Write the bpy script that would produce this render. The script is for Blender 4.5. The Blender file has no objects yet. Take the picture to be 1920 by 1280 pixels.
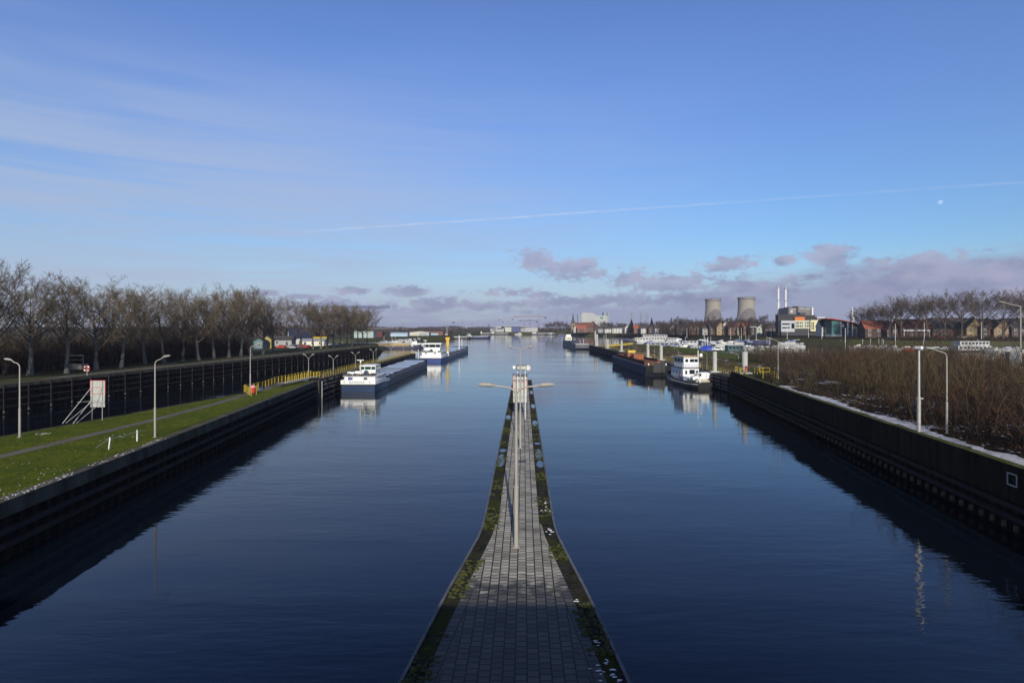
import bpy, bmesh, math, random
from mathutils import Vector, Matrix
from mathutils.geometry import tessellate_polygon
R = math.radians
scene = bpy.context.scene
COL = scene.collection

# ------------------------------------------------------------------ camera
CAMZ = 14.5
F = 1066.7            # focal length in pixels of the 1920 px photograph (20 mm lens)
cam_d = bpy.data.cameras.new('camera')
cam = bpy.data.objects.new('camera', cam_d)
COL.objects.link(cam)
cam.location = (0, 0, CAMZ)
cam.rotation_euler = (R(90), 0, 0)
cam_d.lens = 20.0
cam_d.sensor_width = 36.0
cam_d.shift_y = -27.0 / 1920.0
cam_d.clip_start = 0.1
cam_d.clip_end = 30000
scene.camera = cam

# ------------------------------------------------------------------ exposure
scene.view_settings.view_transform = 'Standard'
scene.view_settings.look = 'None'
scene.view_settings.gamma = 1
scene.view_settings.exposure = 0.0
scene.cycles.use_denoising = True
scene.cycles.max_bounces = 6
scene.cycles.diffuse_bounces = 2
scene.cycles.glossy_bounces = 3
scene.cycles.transparent_max_bounces = 6
scene.cycles.volume_bounces = 0
scene.cycles.caustics_reflective = False
scene.cycles.caustics_refractive = False

# ------------------------------------------------------------------ sun
SUN_EL = R(24)
SUN_ROT = math.pi - 0.05
sd = bpy.data.lights.new('sun', 'SUN')
sd.energy = 4.8
sd.angle = R(0.5)
sd.color = (1.0, 0.93, 0.80)
so = bpy.data.objects.new('sun', sd)
COL.objects.link(so)
sun_dir = Vector((math.sin(SUN_ROT) * math.cos(SUN_EL), math.cos(SUN_ROT) * math.cos(SUN_EL), math.sin(SUN_EL)))
so.rotation_euler = sun_dir.to_track_quat('Z', 'Y').to_euler()
so.location = (0, -50, 200)

# ------------------------------------------------------------------ sky
def px_dir(px, py):
    return Vector(((px - 960) / F, 1.0, (613 - py) / F)).normalized()
def px_azel(px, py):
    d = px_dir(px, py)
    return math.degrees(math.atan2(d.x, d.y)), math.degrees(math.asin(d.z))

world = bpy.data.worlds.new('World')
scene.world = world
world.use_nodes = True
wt = world.node_tree
for n in list(wt.nodes):
    wt.nodes.remove(n)
def wn(t):
    return wt.nodes.new(t)
def wlink(a, b):
    wt.links.new(a, b)
def M(op, a, b=None, c=None, clamp=False):
    n = wn('ShaderNodeMath'); n.operation = op; n.use_clamp = clamp
    for i, v in enumerate((a, b, c)):
        if v is None: continue
        if isinstance(v, (int, float)): n.inputs[i].default_value = v
        else: wlink(v, n.inputs[i])
    return n.outputs[0]
def SS(v, lo, hi):
    n = wn('ShaderNodeMapRange'); n.interpolation_type = 'SMOOTHSTEP'
    wlink(v, n.inputs[0]); n.inputs[1].default_value = lo; n.inputs[2].default_value = hi
    return n.outputs[0]
def MIXC(fac, a, b, mode='MIX'):
    n = wn('ShaderNodeMix'); n.data_type = 'RGBA'; n.blend_type = mode
    if isinstance(fac, (int, float)): n.inputs[0].default_value = fac
    else: wlink(fac, n.inputs[0])
    for i, v in ((6, a), (7, b)):
        if isinstance(v, tuple): n.inputs[i].default_value = (*v, 1)
        else: wlink(v, n.inputs[i])
    return n.outputs[2]
def NOISE(vec, scale, detail=5, rough=0.55, dist=0.0):
    n = wn('ShaderNodeTexNoise'); n.inputs['Scale'].default_value = scale
    n.inputs['Detail'].default_value = detail; n.inputs['Roughness'].default_value = rough
    n.inputs['Distortion'].default_value = dist
    wlink(vec, n.inputs['Vector']); return n.outputs['Fac']

tc = wn('ShaderNodeTexCoord')
sep = wn('ShaderNodeSeparateXYZ'); wlink(tc.outputs['Generated'], sep.inputs[0])
dx, dy, dz = sep.outputs
az = M('MULTIPLY', M('ARCTAN2', dx, dy), 57.2958)
el = M('MULTIPLY', M('ARCSINE', dz), 57.2958)
def cvec(sa, se, off=0.0):
    n = wn('ShaderNodeCombineXYZ')
    wlink(M('MULTIPLY', az, sa), n.inputs[0]); wlink(M('MULTIPLY', el, se), n.inputs[1]); n.inputs[2].default_value = off
    return n.outputs[0]

sky = wn('ShaderNodeTexSky')
sky.sky_type = 'NISHITA'; sky.sun_disc = False
sky.sun_elevation = SUN_EL; sky.sun_rotation = SUN_ROT
sky.altitude = 20; sky.air_density = 1.0; sky.dust_density = 0.6; sky.ozone_density = 2.0
SK = 0.10                      # background strength; the cloud colours below are divided by it
def C(r, g, b):
    return (r / SK, g / SK, b / SK)
tint = MIXC(SS(el, 2, 26), (0.70, 0.97, 1.22), (0.94, 1.12, 1.62))
base = MIXC(1.0, sky.outputs[0], tint, 'MULTIPLY')
base = MIXC(SS(el, 27, 54), base, MIXC(1.0, base, (0.38, 0.21, 0.24), 'MULTIPLY'))

# high thin cirrus veil, thickest to the north-west
ci = NOISE(cvec(0.030, 0.50, 3.1), 1.0, 6, 0.6, 0.5)
ci2 = NOISE(cvec(0.02, 0.07, 9.7), 1.0, 3, 0.5, 0.3)
left = M('SUBTRACT', 1.0, SS(az, -42, 30))
band = M('MULTIPLY', SS(el, -2.0, 4.0), M('SUBTRACT', 1.0, SS(el, 9.0, 27.0)))
veil = M('MULTIPLY', M('MULTIPLY', left, band), SS(M('ADD', M('MULTIPLY', ci, 0.75), M('MULTIPLY', ci2, 0.55)), 0.34, 0.80))
veil = M('MULTIPLY', veil, 1.0, clamp=True)
col = MIXC(veil, base, C(0.43, 0.51, 0.69))
wide = M('MULTIPLY', SS(M('ADD', M('MULTIPLY', ci2, 0.7), M('MULTIPLY', ci, 0.3)), 0.42, 0.72), M('SUBTRACT', 1.0, SS(el, 14, 34)))
col = MIXC(M('MULTIPLY', M('MULTIPLY', wide, M('SUBTRACT', 1.0, SS(az, 0, 34))), 0.26), col, C(0.36, 0.48, 0.78))
# pale air near the horizon
hz = M('SUBTRACT', 1.0, SS(el, -0.5, 8.0))
col = MIXC(M('MULTIPLY', hz, 0.72), col, C(0.50, 0.54, 0.68))
# contrail
d1, d2 = px_dir(480, 441), px_dir(1750, 353)
nrm = d1.cross(d2).normalized()
vm = wn('ShaderNodeVectorMath'); vm.operation = 'DOT_PRODUCT'
wlink(tc.outputs['Generated'], vm.inputs[0]); vm.inputs[1].default_value = nrm
cw = NOISE(cvec(0.9, 0.9, 5.0), 1.0, 4)
dist = M('ABSOLUTE', M('ADD', M('MULTIPLY', vm.outputs['Value'], 57.2958), M('MULTIPLY', M('SUBTRACT', cw, 0.5), 0.26)))
tr = M('SUBTRACT', 1.0, SS(dist, 0.0, 0.16))
tr = M('MULTIPLY', tr, M('MULTIPLY', SS(az, -26, -14), M('SUBTRACT', 1.0, M('MULTIPLY', SS(az, 6, 30), 0.62))))
tr = M('MULTIPLY', tr, SS(NOISE(cvec(0.55, 0.9, 2.0), 1.0, 5), 0.18, 0.72))
col = MIXC(M('MULTIPLY', tr, 0.62), col, C(0.58, 0.68, 0.88))
# low mauve cloud bank
bn = NOISE(cvec(0.11, 0.75, 1.3), 1.0, 5, 0.55)
bank_top = M('ADD', 1.9, M('MULTIPLY', SS(az, -6, 40), 3.6))
bk = M('SUBTRACT', M('ADD', bank_top, M('MULTIPLY', M('SUBTRACT', bn, 0.5), 5.0)), el)
bk = M('MULTIPLY', SS(bk, -0.5, 1.6), M('MULTIPLY', SS(az, -34, -16), M('SUBTRACT', 1.0, SS(az, 70, 95))))
col = MIXC(M('MULTIPLY', bk, 0.78), col, C(0.300, 0.325, 0.500))
# broken cumulus
blobs = [(1420, 535, 130, 20), (1300, 562, 210, 17), (1110, 566, 170, 14), (830, 572, 200, 13), (630, 577, 160, 10), (1000, 486, 46, 20), (1072, 504, 64, 20), (1112, 514, 34, 15), (1180, 522, 46, 21), (1262, 528, 88, 19),
         (1365, 490, 58, 15), (1342, 500, 34, 12), (1475, 488, 26, 11), (1560, 482, 66, 21), (1580, 470, 24, 17),
         (1640, 488, 52, 12), (1730, 512, 150, 36), (1660, 540, 170, 32), (1860, 530, 130, 46), (1900, 500, 60, 14),
         (755, 547, 46, 12), (660, 545, 44, 8), (955, 548, 66, 12), (1012, 553, 40, 8), (500, 549, 40, 7), (575, 556, 50, 7),
         (2050, 520, 120, 40), (2250, 505, 160, 44), (-150, 540, 120, 24)]
cn = NOISE(cvec(0.33, 0.62, 7.7), 1.0, 6, 0.58, 0.25)
cm = None
for (bx_, by_, rx_, ry_) in blobs:
    a0, e0 = px_azel(bx_, by_); a1, _ = px_azel(bx_ + rx_, by_); _, e1 = px_azel(bx_, by_ - ry_)
    p = M('POWER', M('MULTIPLY', M('SUBTRACT', az, a0), 1 / (a1 - a0)), 2)
    q = M('POWER', M('MULTIPLY', M('SUBTRACT', el, e0), 1 / (e1 - e0)), 2)
    m = M('SUBTRACT', 1.0, M('SQRT', M('ADD', p, q)))
    cm = m if cm is None else M('MAXIMUM', cm, m)
cn2 = NOISE(cvec(1.1, 1.9, 3.3), 1.0, 5, 0.6)
cm2 = M('ADD', M('MULTIPLY', cm, 0.9), M('ADD', M('MULTIPLY', M('SUBTRACT', cn, 0.5), 2.6), M('MULTIPLY', M('SUBTRACT', cn2, 0.5), 2.0)))
cmask = M('MULTIPLY', SS(cm2, -0.20, 0.55), SS(cm, -1.0, -0.1))
lite = SS(M('ADD', M('MULTIPLY', NOISE(cvec(0.28, 0.55, 1.1), 1.0, 4), 1.0), M('MULTIPLY', el, 0.035)), 0.48, 0.84)
ccol = MIXC(lite, C(0.250, 0.275, 0.440), C(0.435, 0.425, 0.570))
col = MIXC(M('MULTIPLY', cmask, 0.80), col, ccol)
bg = wn('ShaderNodeBackground'); wlink(col, bg.inputs[0]); bg.inputs[1].default_value = SK
wo = wn('ShaderNodeOutputWorld'); wlink(bg.outputs[0], wo.inputs[0])

# ------------------------------------------------------------------ materials
MATS = {}
def mat(name, c, rough=0.75, var=0.18, scale=1.5, metallic=0.0, bump=0.0, bscale=None, c2=None, spec=None, detail=5, stretch=None):
    if name in MATS: return MATS[name]
    m = bpy.data.materials.new(name); m.use_nodes = True
    nt = m.node_tree; b = nt.nodes['Principled BSDF']
    t = nt.nodes.new('ShaderNodeTexCoord')
    vec = t.outputs['Object']
    if stretch:
        mp = nt.nodes.new('ShaderNodeMapping'); mp.inputs['Scale'].default_value = stretch
        nt.links.new(vec, mp.inputs[0]); vec = mp.outputs[0]
    n = nt.nodes.new('ShaderNodeTexNoise'); n.inputs['Scale'].default_value = scale; n.inputs['Detail'].default_value = detail
    n.inputs['Roughness'].default_value = 0.62
    nt.links.new(vec, n.inputs['Vector'])
    r = nt.nodes.new('ShaderNodeValToRGB')
    a = c2 if c2 else tuple(x * (1 - var) for x in c)
    e = c if c2 else tuple(min(1, x * (1 + var)) for x in c)
    r.color_ramp.elements[0].position = 0.32; r.color_ramp.elements[0].color = (*a, 1)
    r.color_ramp.elements[1].position = 0.68; r.color_ramp.elements[1].color = (*e, 1)
    nt.links.new(n.outputs['Fac'], r.inputs[0])
    nt.links.new(r.outputs[0], b.inputs['Base Color'])
    b.inputs['Roughness'].default_value = rough; b.inputs['Metallic'].default_value = metallic
    if spec is not None: b.inputs['Specular IOR Level'].default_value = spec
    if bump:
        n2 = nt.nodes.new('ShaderNodeTexNoise'); n2.inputs['Scale'].default_value = bscale or scale * 6; n2.inputs['Detail'].default_value = 6
        nt.links.new(vec, n2.inputs['Vector'])
        bp = nt.nodes.new('ShaderNodeBump'); bp.inputs['Strength'].default_value = bump; bp.inputs['Distance'].default_value = 0.1
        nt.links.new(n2.outputs['Fac'], bp.inputs['Height']); nt.links.new(bp.outputs[0], b.inputs['Normal'])
    MATS[name] = m
    return m

def multi(name, layers, rough=0.9, bump=0.4, bscale=4.0):
    """layers: list of (colour, noise scale, lo, hi) laid over each other"""
    if name in MATS: return MATS[name]
    m = bpy.data.materials.new(name); m.use_nodes = True
    nt = m.node_tree; b = nt.nodes['Principled BSDF']; b.inputs['Roughness'].default_value = rough
    b.inputs['Specular IOR Level'].default_value = 0.08
    t = nt.nodes.new('ShaderNodeTexCoord'); prev = None
    for i, (c, s, lo, hi) in enumerate(layers):
        if prev is None:
            rgb = nt.nodes.new('ShaderNodeRGB'); rgb.outputs[0].default_value = (*c, 1); prev = rgb.outputs[0]; continue
        mp = nt.nodes.new('ShaderNodeMapping'); mp.inputs['Location'].default_value = (i * 13.7, i * 5.1, 0)
        nt.links.new(t.outputs['Object'], mp.inputs[0])
        n = nt.nodes.new('ShaderNodeTexNoise'); n.inputs['Scale'].default_value = s; n.inputs['Detail'].default_value = 7
        n.inputs['Roughness'].default_value = 0.65
        nt.links.new(mp.outputs[0], n.inputs['Vector'])
        mr = nt.nodes.new('ShaderNodeMapRange'); mr.inputs[1].default_value = lo; mr.inputs[2].default_value = hi
        nt.links.new(n.outputs['Fac'], mr.inputs[0])
        mx = nt.nodes.new('ShaderNodeMix'); mx.data_type = 'RGBA'
        nt.links.new(mr.outputs[0], mx.inputs[0]); nt.links.new(prev, mx.inputs[6]); mx.inputs[7].default_value = (*c, 1)
        prev = mx.outputs[2]
    nt.links.new(prev, b.inputs['Base Color'])
    n2 = nt.nodes.new('ShaderNodeTexNoise'); n2.inputs['Scale'].default_value = bscale; n2.inputs['Detail'].default_value = 8
    nt.links.new(t.outputs['Object'], n2.inputs['Vector'])
    bp = nt.nodes.new('ShaderNodeBump'); bp.inputs['Strength'].default_value = bump; bp.inputs['Distance'].default_value = 0.25
    nt.links.new(n2.outputs['Fac'], bp.inputs['Height']); nt.links.new(bp.outputs[0], b.inputs['Normal'])
    MATS[name] = m
    return m

def water_mat():
    m = bpy.data.materials.new('canal_water'); m.use_nodes = True
    nt = m.node_tree; b = nt.nodes['Principled BSDF']
    b.inputs['Base Color'].default_value = (0.0020, 0.0045, 0.0095, 1)
    b.inputs['Roughness'].default_value = 0.03; b.inputs['IOR'].default_value = 1.37; b.inputs['Specular Tint'].default_value = (0.66, 0.84, 1.0, 1)
    t = nt.nodes.new('ShaderNodeTexCoord')
    def ns(sx, sy, sc, det, rot=0):
        mp = nt.nodes.new('ShaderNodeMapping'); mp.inputs['Scale'].default_value = (sx, sy, 1); mp.inputs['Rotation'].default_value = (0, 0, rot)
        nt.links.new(t.outputs['Object'], mp.inputs[0])
        n = nt.nodes.new('ShaderNodeTexNoise'); n.inputs['Scale'].default_value = sc; n.inputs['Detail'].default_value = det
        n.inputs['Roughness'].default_value = 0.5
        nt.links.new(mp.outputs[0], n.inputs['Vector']); return n.outputs['Fac']
    def mm(op, a, bb):
        n = nt.nodes.new('ShaderNodeMath'); n.operation = op
        for i, v in enumerate((a, bb)):
            if isinstance(v, (int, float)): n.inputs[i].default_value = v
            else: nt.links.new(v, n.inputs[i])
        return n.outputs[0]
    big = ns(0.02, 0.05, 1.0, 3, 0.3)
    amp = nt.nodes.new('ShaderNodeMapRange'); amp.inputs[1].default_value = 0.36; amp.inputs[2].default_value = 0.66
    amp.inputs[3].default_value = 0.12; amp.inputs[4].default_value = 1.35
    nt.links.new(big, amp.inputs[0])
    rip = ns(0.45, 1.5, 1.0, 3, 0.08)
    fine = ns(1.1, 3.4, 1.0, 2, -0.12)
    swell = ns(0.10, 0.30, 1.0, 2, 0.15)
    h = mm('ADD', mm('MULTIPLY', rip, 0.055), mm('ADD', mm('MULTIPLY', fine, 0.016), mm('MULTIPLY', swell, 0.10)))
    h = mm('MULTIPLY', h, amp.outputs[0])
    bp = nt.nodes.new('ShaderNodeBump'); bp.inputs['Strength'].default_value = 0.36; bp.inputs['Distance'].default_value = 1.0
    nt.links.new(h, bp.inputs['Height']); nt.links.new(bp.outputs[0], b.inputs['Normal'])
    return m

def glass(name, c, rough=0.08):
    return mat(name, c, rough=rough, var=0.3, scale=0.6, spec=0.8)

# ------------------------------------------------------------------ mesh helper
class MB:
    def __init__(s): s.v = []; s.f = []; s.m = []; s.mi = 0
    def add(s, vs, fs):
        o = len(s.v); s.v += [tuple(p) for p in vs]
        for f in fs: s.f.append([i + o for i in f]); s.m.append(s.mi)
        return s
    def box(s, c, d, rz=0.0, ry=0.0):
        x, y, z = d[0] / 2, d[1] / 2, d[2] / 2
        vs = [Vector(p) for p in ((-x,-y,-z),(x,-y,-z),(x,y,-z),(-x,y,-z),(-x,-y,z),(x,-y,z),(x,y,z),(-x,y,z))]
        if ry or rz:
            mt = Matrix.Rotation(rz, 3, 'Z') @ Matrix.Rotation(ry, 3, 'Y'); vs = [mt @ p for p in vs]
        c = Vector(c)
        return s.add([p + c for p in vs], [(0,3,2,1),(4,5,6,7),(0,1,5,4),(1,2,6,5),(2,3,7,6),(3,0,4,7)])
    def bb(s, x0, x1, y0, y1, z0, z1):
        return s.box(((x0+x1)/2, (y0+y1)/2, (z0+z1)/2), (abs(x1-x0), abs(y1-y0), abs(z1-z0)))
    def tube(s, pts, r, n=8, caps=True):
        pts = [Vector(p) for p in pts]
        rs = r if isinstance(r, (list, tuple)) else [r] * len(pts)
        rings = []
        for i, p in enumerate(pts):
            d = (pts[min(i+1, len(pts)-1)] - pts[max(i-1, 0)])
            if d.length < 1e-9: d = Vector((0, 0, 1))
            d.normalize()
            u = d.cross(Vector((0, 0, 1)))
            if u.length < 1e-3: u = Vector((1, 0, 0))
            u.normalize(); w = u.cross(d)
            rings.append([p + (u * math.cos(2*math.pi*k/n) + w * math.sin(2*math.pi*k/n)) * rs[i] for k in range(n)])
        vs = [q for ring in rings for q in ring]; fs = []
        for i in range(len(pts)-1):
            for k in range(n):
                fs.append((i*n+k, (i+1)*n+k, (i+1)*n+(k+1) % n, i*n+(k+1) % n))
        if caps:
            fs.append(tuple(range(n))); fs.append(tuple(reversed(range((len(pts)-1)*n, len(pts)*n))))
        return s.add(vs, fs)
    def prism(s, poly, z0, z1):
        n = len(poly)
        vs = [(p[0], p[1], z0) for p in poly] + [(p[0], p[1], z1) for p in poly]
        fs = [tuple(reversed(range(n))), tuple(range(n, 2*n))]
        for i in range(n): fs.append((i, (i+1) % n, n+(i+1) % n, n+i))
        return s.add(vs, fs)
    def xprism(s, prof, x0, x1):     # profile in (y,z), extruded along x
        n = len(prof)
        vs = [(x0, p[0], p[1]) for p in prof] + [(x1, p[0], p[1]) for p in prof]
        fs = [tuple(reversed(range(n))), tuple(range(n, 2*n))]
        for i in range(n): fs.append((i, (i+1) % n, n+(i+1) % n, n+i))
        return s.add(vs, fs)
    def yprism(s, prof, y0, y1):     # profile in (x,z), extruded along y
        n = len(prof)
        vs = [(p[0], y0, p[1]) for p in prof] + [(p[0], y1, p[1]) for p in prof]
        fs = [tuple(range(n)), tuple(reversed(range(n, 2*n)))]
        for i in range(n): fs.append((n+i, n+(i+1) % n, (i+1) % n, i))
        return s.add(vs, fs)
    def loft(s, secs, closed=False, caps=True):
        n = len(secs[0]); vs = [q for r in secs for q in r]; fs = []
        for i in range(len(secs)-1):
            for k in range(n if closed else n-1):
                fs.append((i*n+k, i*n+(k+1) % n, (i+1)*n+(k+1) % n, (i+1)*n+k))
        if caps:
            fs.append(tuple(reversed(range(n)))); fs.append(tuple(range((len(secs)-1)*n, len(secs)*n)))
        return s.add(vs, fs)
    def sheet(s, poly, z):           # poly may be concave
        pv = [Vector((p[0], p[1], 0)) for p in poly]
        tris = tessellate_polygon([pv])
        vs = [(p[0], p[1], z) for p in poly]; fs = []
        for t in tris:
            a, b, c = (pv[i] for i in t)
            fs.append(t if (b-a).cross(c-a).z > 0 else (t[0], t[2], t[1]))
        return s.add(vs, fs)
    def build(s, name, m, parent=None, loc=None, smooth=False):
        me = bpy.data.meshes.new(name); me.from_pydata(s.v, [], s.f)
        ms = m if isinstance(m, (list, tuple)) else [m]
        for q in ms: me.materials.append(q)
        if len(ms) > 1: me.polygons.foreach_set('material_index', s.m)
        if smooth: me.polygons.foreach_set('use_smooth', [True] * len(me.polygons))
        me.update()
        o = bpy.data.objects.new(name, me); COL.objects.link(o)
        if parent is not None: o.parent = parent
        if loc is not None: o.location = loc
        return o
def fixn(o):
    bm = bmesh.new(); bm.from_mesh(o.data); bmesh.ops.recalc_face_normals(bm, faces=bm.faces); bm.to_mesh(o.data); bm.free()
    return o
def thing(name, label, cat, loc=(0, 0, 0), rz=0.0, group=None):
    o = bpy.data.objects.new(name, None); COL.objects.link(o); o.empty_display_size = 0.5
    o.location = loc; o.rotation_euler = (0, 0, rz); tag(o, label, cat, group)
    return o
def tag(o, label, cat, group=None, kind=None):
    o['label'] = label; o['category'] = cat
    if group: o['group'] = group
    if kind: o['kind'] = kind
    return o
def struct(o, label=None):
    o['kind'] = 'structure'
    if label: o['label'] = label
    return o
def dup(root, loc, rz=None, label=None, scale=None):
    def cp(o, parent):
        c = o.copy(); COL.objects.link(c)
        if parent is not None: c.parent = parent
        for ch in list(o.children): cp(ch, c)
        return c
    r = cp(root, None); r.location = loc
    if rz is not None: r.rotation_euler = (0, 0, rz)
    if scale is not None: r.scale = scale
    if label: r['label'] = label
    return r
def W(px, Y): return (px - 960) / F * Y                       # X of photo column px at depth Y
def ZY(py, Y): return CAMZ + (613 - py) / F * Y               # height of photo row py at depth Y
def YZ(py, Z): return (CAMZ - Z) * F / (py - 613)             # depth of a point of height Z on row py
ORD = ['first', 'second', 'third', 'fourth', 'fifth', 'sixth', 'seventh', 'eighth', 'ninth', 'tenth', 'eleventh', 'twelfth', 'thirteenth',
       'fourteenth', 'fifteenth', 'sixteenth', 'seventeenth', 'eighteenth', 'nineteenth', 'twentieth', 'twenty-first', 'twenty-second', 'twenty-third',
       'twenty-fourth', 'twenty-fifth', 'twenty-sixth', 'twenty-seventh', 'twenty-eighth', 'twenty-ninth', 'thirtieth', 'thirty-first', 'thirty-second',
       'thirty-third', 'thirty-fourth', 'thirty-fifth', 'thirty-sixth', 'thirty-seventh', 'thirty-eighth', 'thirty-ninth', 'fortieth', 'forty-first', 'forty-second', 'forty-third', 'forty-fourth', 'forty-fifth', 'forty-sixth', 'forty-seventh', 'forty-eighth']

GALV = mat('galvanised_steel', (0.42, 0.41, 0.38), 0.45, 0.12, 3, 0.35)
LAMPW = mat('lamp_paint', (0.30, 0.28, 0.245), 0.5, 0.08, 2)
STEELD = mat('dark_sheet_steel', (0.020, 0.015, 0.014), 0.9, 0.5, 1.3, bump=0.3, c2=(0.006, 0.005, 0.005), stretch=(1.6, 1.6, 0.18), spec=.1)
STEELW = mat('waler_steel', (0.036, 0.032, 0.033), 0.8, 0.4, 0.5, bump=0.2, c2=(0.016, 0.013, 0.012), spec=.2)
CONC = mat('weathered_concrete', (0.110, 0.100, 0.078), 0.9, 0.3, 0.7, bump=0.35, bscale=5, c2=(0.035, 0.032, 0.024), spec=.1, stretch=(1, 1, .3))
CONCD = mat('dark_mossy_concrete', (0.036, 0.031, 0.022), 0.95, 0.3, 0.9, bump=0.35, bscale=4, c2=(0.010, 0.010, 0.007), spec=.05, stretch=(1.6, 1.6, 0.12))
CONCL = mat('light_concrete', (0.40, 0.40, 0.37), 0.85, 0.15, 0.8, bump=0.15, stretch=(2, 2, 0.4))
YEL = mat('yellow_paint', (0.50, 0.36, 0.012), 0.5, 0.2, 2)
WHITE = mat('white_paint', (0.74, 0.74, 0.72), 0.4, 0.07, 0.8)
CREAM = mat('cream_paint', (0.62, 0.59, 0.48), 0.5, 0.08, 0.8)
NAVY = mat('navy_paint', (0.004, 0.020, 0.062), 0.4, 0.25, 0.6)
BLUE = mat('blue_paint', (0.018, 0.04, 0.20), 0.45, 0.2, 0.6)
BLACK = mat('black_paint', (0.012, 0.012, 0.014), 0.5, 0.3, 0.8)
REDP = mat('red_paint', (0.50, 0.035, 0.025), 0.5, 0.15, 2)
RUST = mat('rusty_steel', (0.13, 0.045, 0.018), 0.9, 0.3, 0.8, c2=(0.055, 0.022, 0.012), bump=0.3)
ORANGE = mat('orange_paint', (0.26, 0.07, 0.018), 0.6, 0.2, 0.8)
HATCH = mat('hatch_cover_grey', (0.30, 0.36, 0.45), 0.4, 0.14, 0.5)
COAM = mat('hull_slate_blue', (0.085, 0.115, 0.185), 0.55, 0.3, 0.5)
DGLASS = glass('dark_glass', (0.012, 0.022, 0.024))
GGLASS = glass('green_glass', (0.015, 0.055, 0.045))
GREYP = mat('grey_paint', (0.26, 0.27, 0.29), 0.55, 0.1, 0.8)
DGREY = mat('dark_grey_paint', (0.05, 0.052, 0.058), 0.6, 0.2, 0.8)
RUBBER = mat('black_rubber', (0.012, 0.012, 0.012), 0.85, 0.2, 4)
GRASS = multi('short_green_grass', [((0.062, 0.092, 0.004), 1, 0, 1), ((0.112, 0.128, 0.006), 0.35, 0.38, 0.66), ((0.030, 0.046, 0.004), 1.7, 0.50, 0.72),
                                    ((0.110, 0.088, 0.018), 5.0, 0.60, 0.78), ((0.024, 0.034, 0.004), 9.0, 0.56, 0.70)], 0.95, 0.9, 9.0)
GRASSD = multi('winter_bank_grass', [((0.020, 0.019, 0.009), 1, 0, 1), ((0.034, 0.023, 0.013), 0.25, 0.40, 0.60), ((0.012, 0.012, 0.007), 1.1, 0.48, 0.68)], 0.95, 0.8, 5.0)
SNOW = mat('old_snow', (0.62, 0.64, 0.68), 0.8, 0.12, 2.0, bump=0.4)
# ================================================================== SETTING
# water
wb = MB(); wb.sheet([(-6500, -400), (6500, -400), (6500, 9000), (-6500, 9000)], 0.0)
struct(wb.build('water', water_mat()), 'calm blue canal water reflecting the sky')

# one ground sheet with the basin left open; flag s = sloping bank
def LWX(y): return -84.6 + (y - 94) * 0.0874       # far quay line
def RWX(y): return 34.8 + (y - 38.6) * 0.1508      # near right quay line
def IWX(y): return -31.2 - (y - 34.7) * 0.0971     # island quay line
ring = [(LWX(-60)-.95, -60, 0), (-85.55, 94, 0), (-68.95, 284, 0), (-84, 352, 1), (-170, 372, 1), (-170, 425, 1), (-128, 455, 1), (-97, 586, 1),
        (-78, 640, 1), (-64, 770, 1), (-64, 1105, 1), (20, 1110, 1), (104, 1090, 1), (92, 1000, 1), (128, 930, 1), (168, 900, 1), (176, 775, 1),
        (212, 640, 1), (246, 540, 1), (254, 480, 1), (262, 440, 1), (300, 398, 1), (440, 384, 1), (600, 380, 1), (600, 142, 1),
        (300, 150, 1), (120, 168, 1), (92, 190, 1), (88, 250, 1), (76, 322, 1), (66, 340, 1), (66, 128, 0), (51.2, 122.3, 0), (48.4, 122.3, 0),
        (RWX(-60)+.85, -60, 0)]
outer = [(9000, -60), (9000, 8000), (-9000, 8000), (-9000, -60)]
GZ = 4.6
gb = MB(); gb.sheet([(p[0], p[1]) for p in ring] + outer, GZ)
n = len(ring)
offs = []
for i, (x, y, s) in enumerate(ring):
    a = Vector(ring[max(i-1, 0)][:2]); c = Vector(ring[min(i+1, n-1)][:2]); d = (c - a).normalized()
    nrm_ = Vector((d.y, -d.x))              # to the right of travel = into the basin
    w = 7.0 if s else 0.0
    offs.append((x + nrm_.x * w, y + nrm_.y * w))
sk_v = []; sk_f = []
for i in range(n): sk_v += [(ring[i][0], ring[i][1], GZ), (offs[i][0], offs[i][1], -1.5)]
for i in range(n-1): sk_f.append((2*i, 2*i+1, 2*i+3, 2*i+2))
gb.add(sk_v, sk_f)
GROUND = multi('winter_ground', [((0.055, 0.052, 0.028), 1, 0, 1), ((0.045, 0.060, 0.016), 0.05, 0.42, 0.6), ((0.075, 0.062, 0.045), 0.4, 0.5, 0.7), ((0.40, 0.41, 0.43), 0.09, 0.66, 0.72)], 0.95, 0.6, 1.5)
struct(fixn(gb.build('ground', GROUND)), 'flat winter land around the basin')

# raised terrace that carries the houses on the far bank
def terrace(name, top, slope, z0, z1, m, sub=None):
    b = MB(); b.sheet(top, z1); k = len(top)
    vs = []; fs = []
    cx = sum(p[0] for p in top) / k; cy = sum(p[1] for p in top) / k
    for i in range(k):
        a = Vector(top[i-1][:2]); c = Vector(top[(i+1) % k][:2]); d = (c - a).normalized(); nn = Vector((d.y, -d.x))
        if nn.dot(Vector((top[i][0] - cx, top[i][1] - cy))) < 0: nn = -nn
        vs += [(top[i][0], top[i][1], z1), (top[i][0] + nn.x*slope, top[i][1] + nn.y*slope, z0)]
    for i in range(k):
        j = (i+1) % k; fs.append((2*i, 2*i+1, 2*j+1, 2*j))
    b.add(vs, fs)
    return struct(fixn(b.build(name, m)))
terrace('grass_terrace', [(276, 446), (308, 412), (450, 398), (1200, 394), (1200, 620), (268, 620), (262, 540), (268, 482)], 9, 4.58, 6.5, GRASSD)
terrace('village_terrace', [(138, 940), (184, 905), (192, 782), (226, 650), (700, 640), (900, 1000), (900, 1300), (138, 1300)], 8, 4.58, 6.0, GRASSD)

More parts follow.
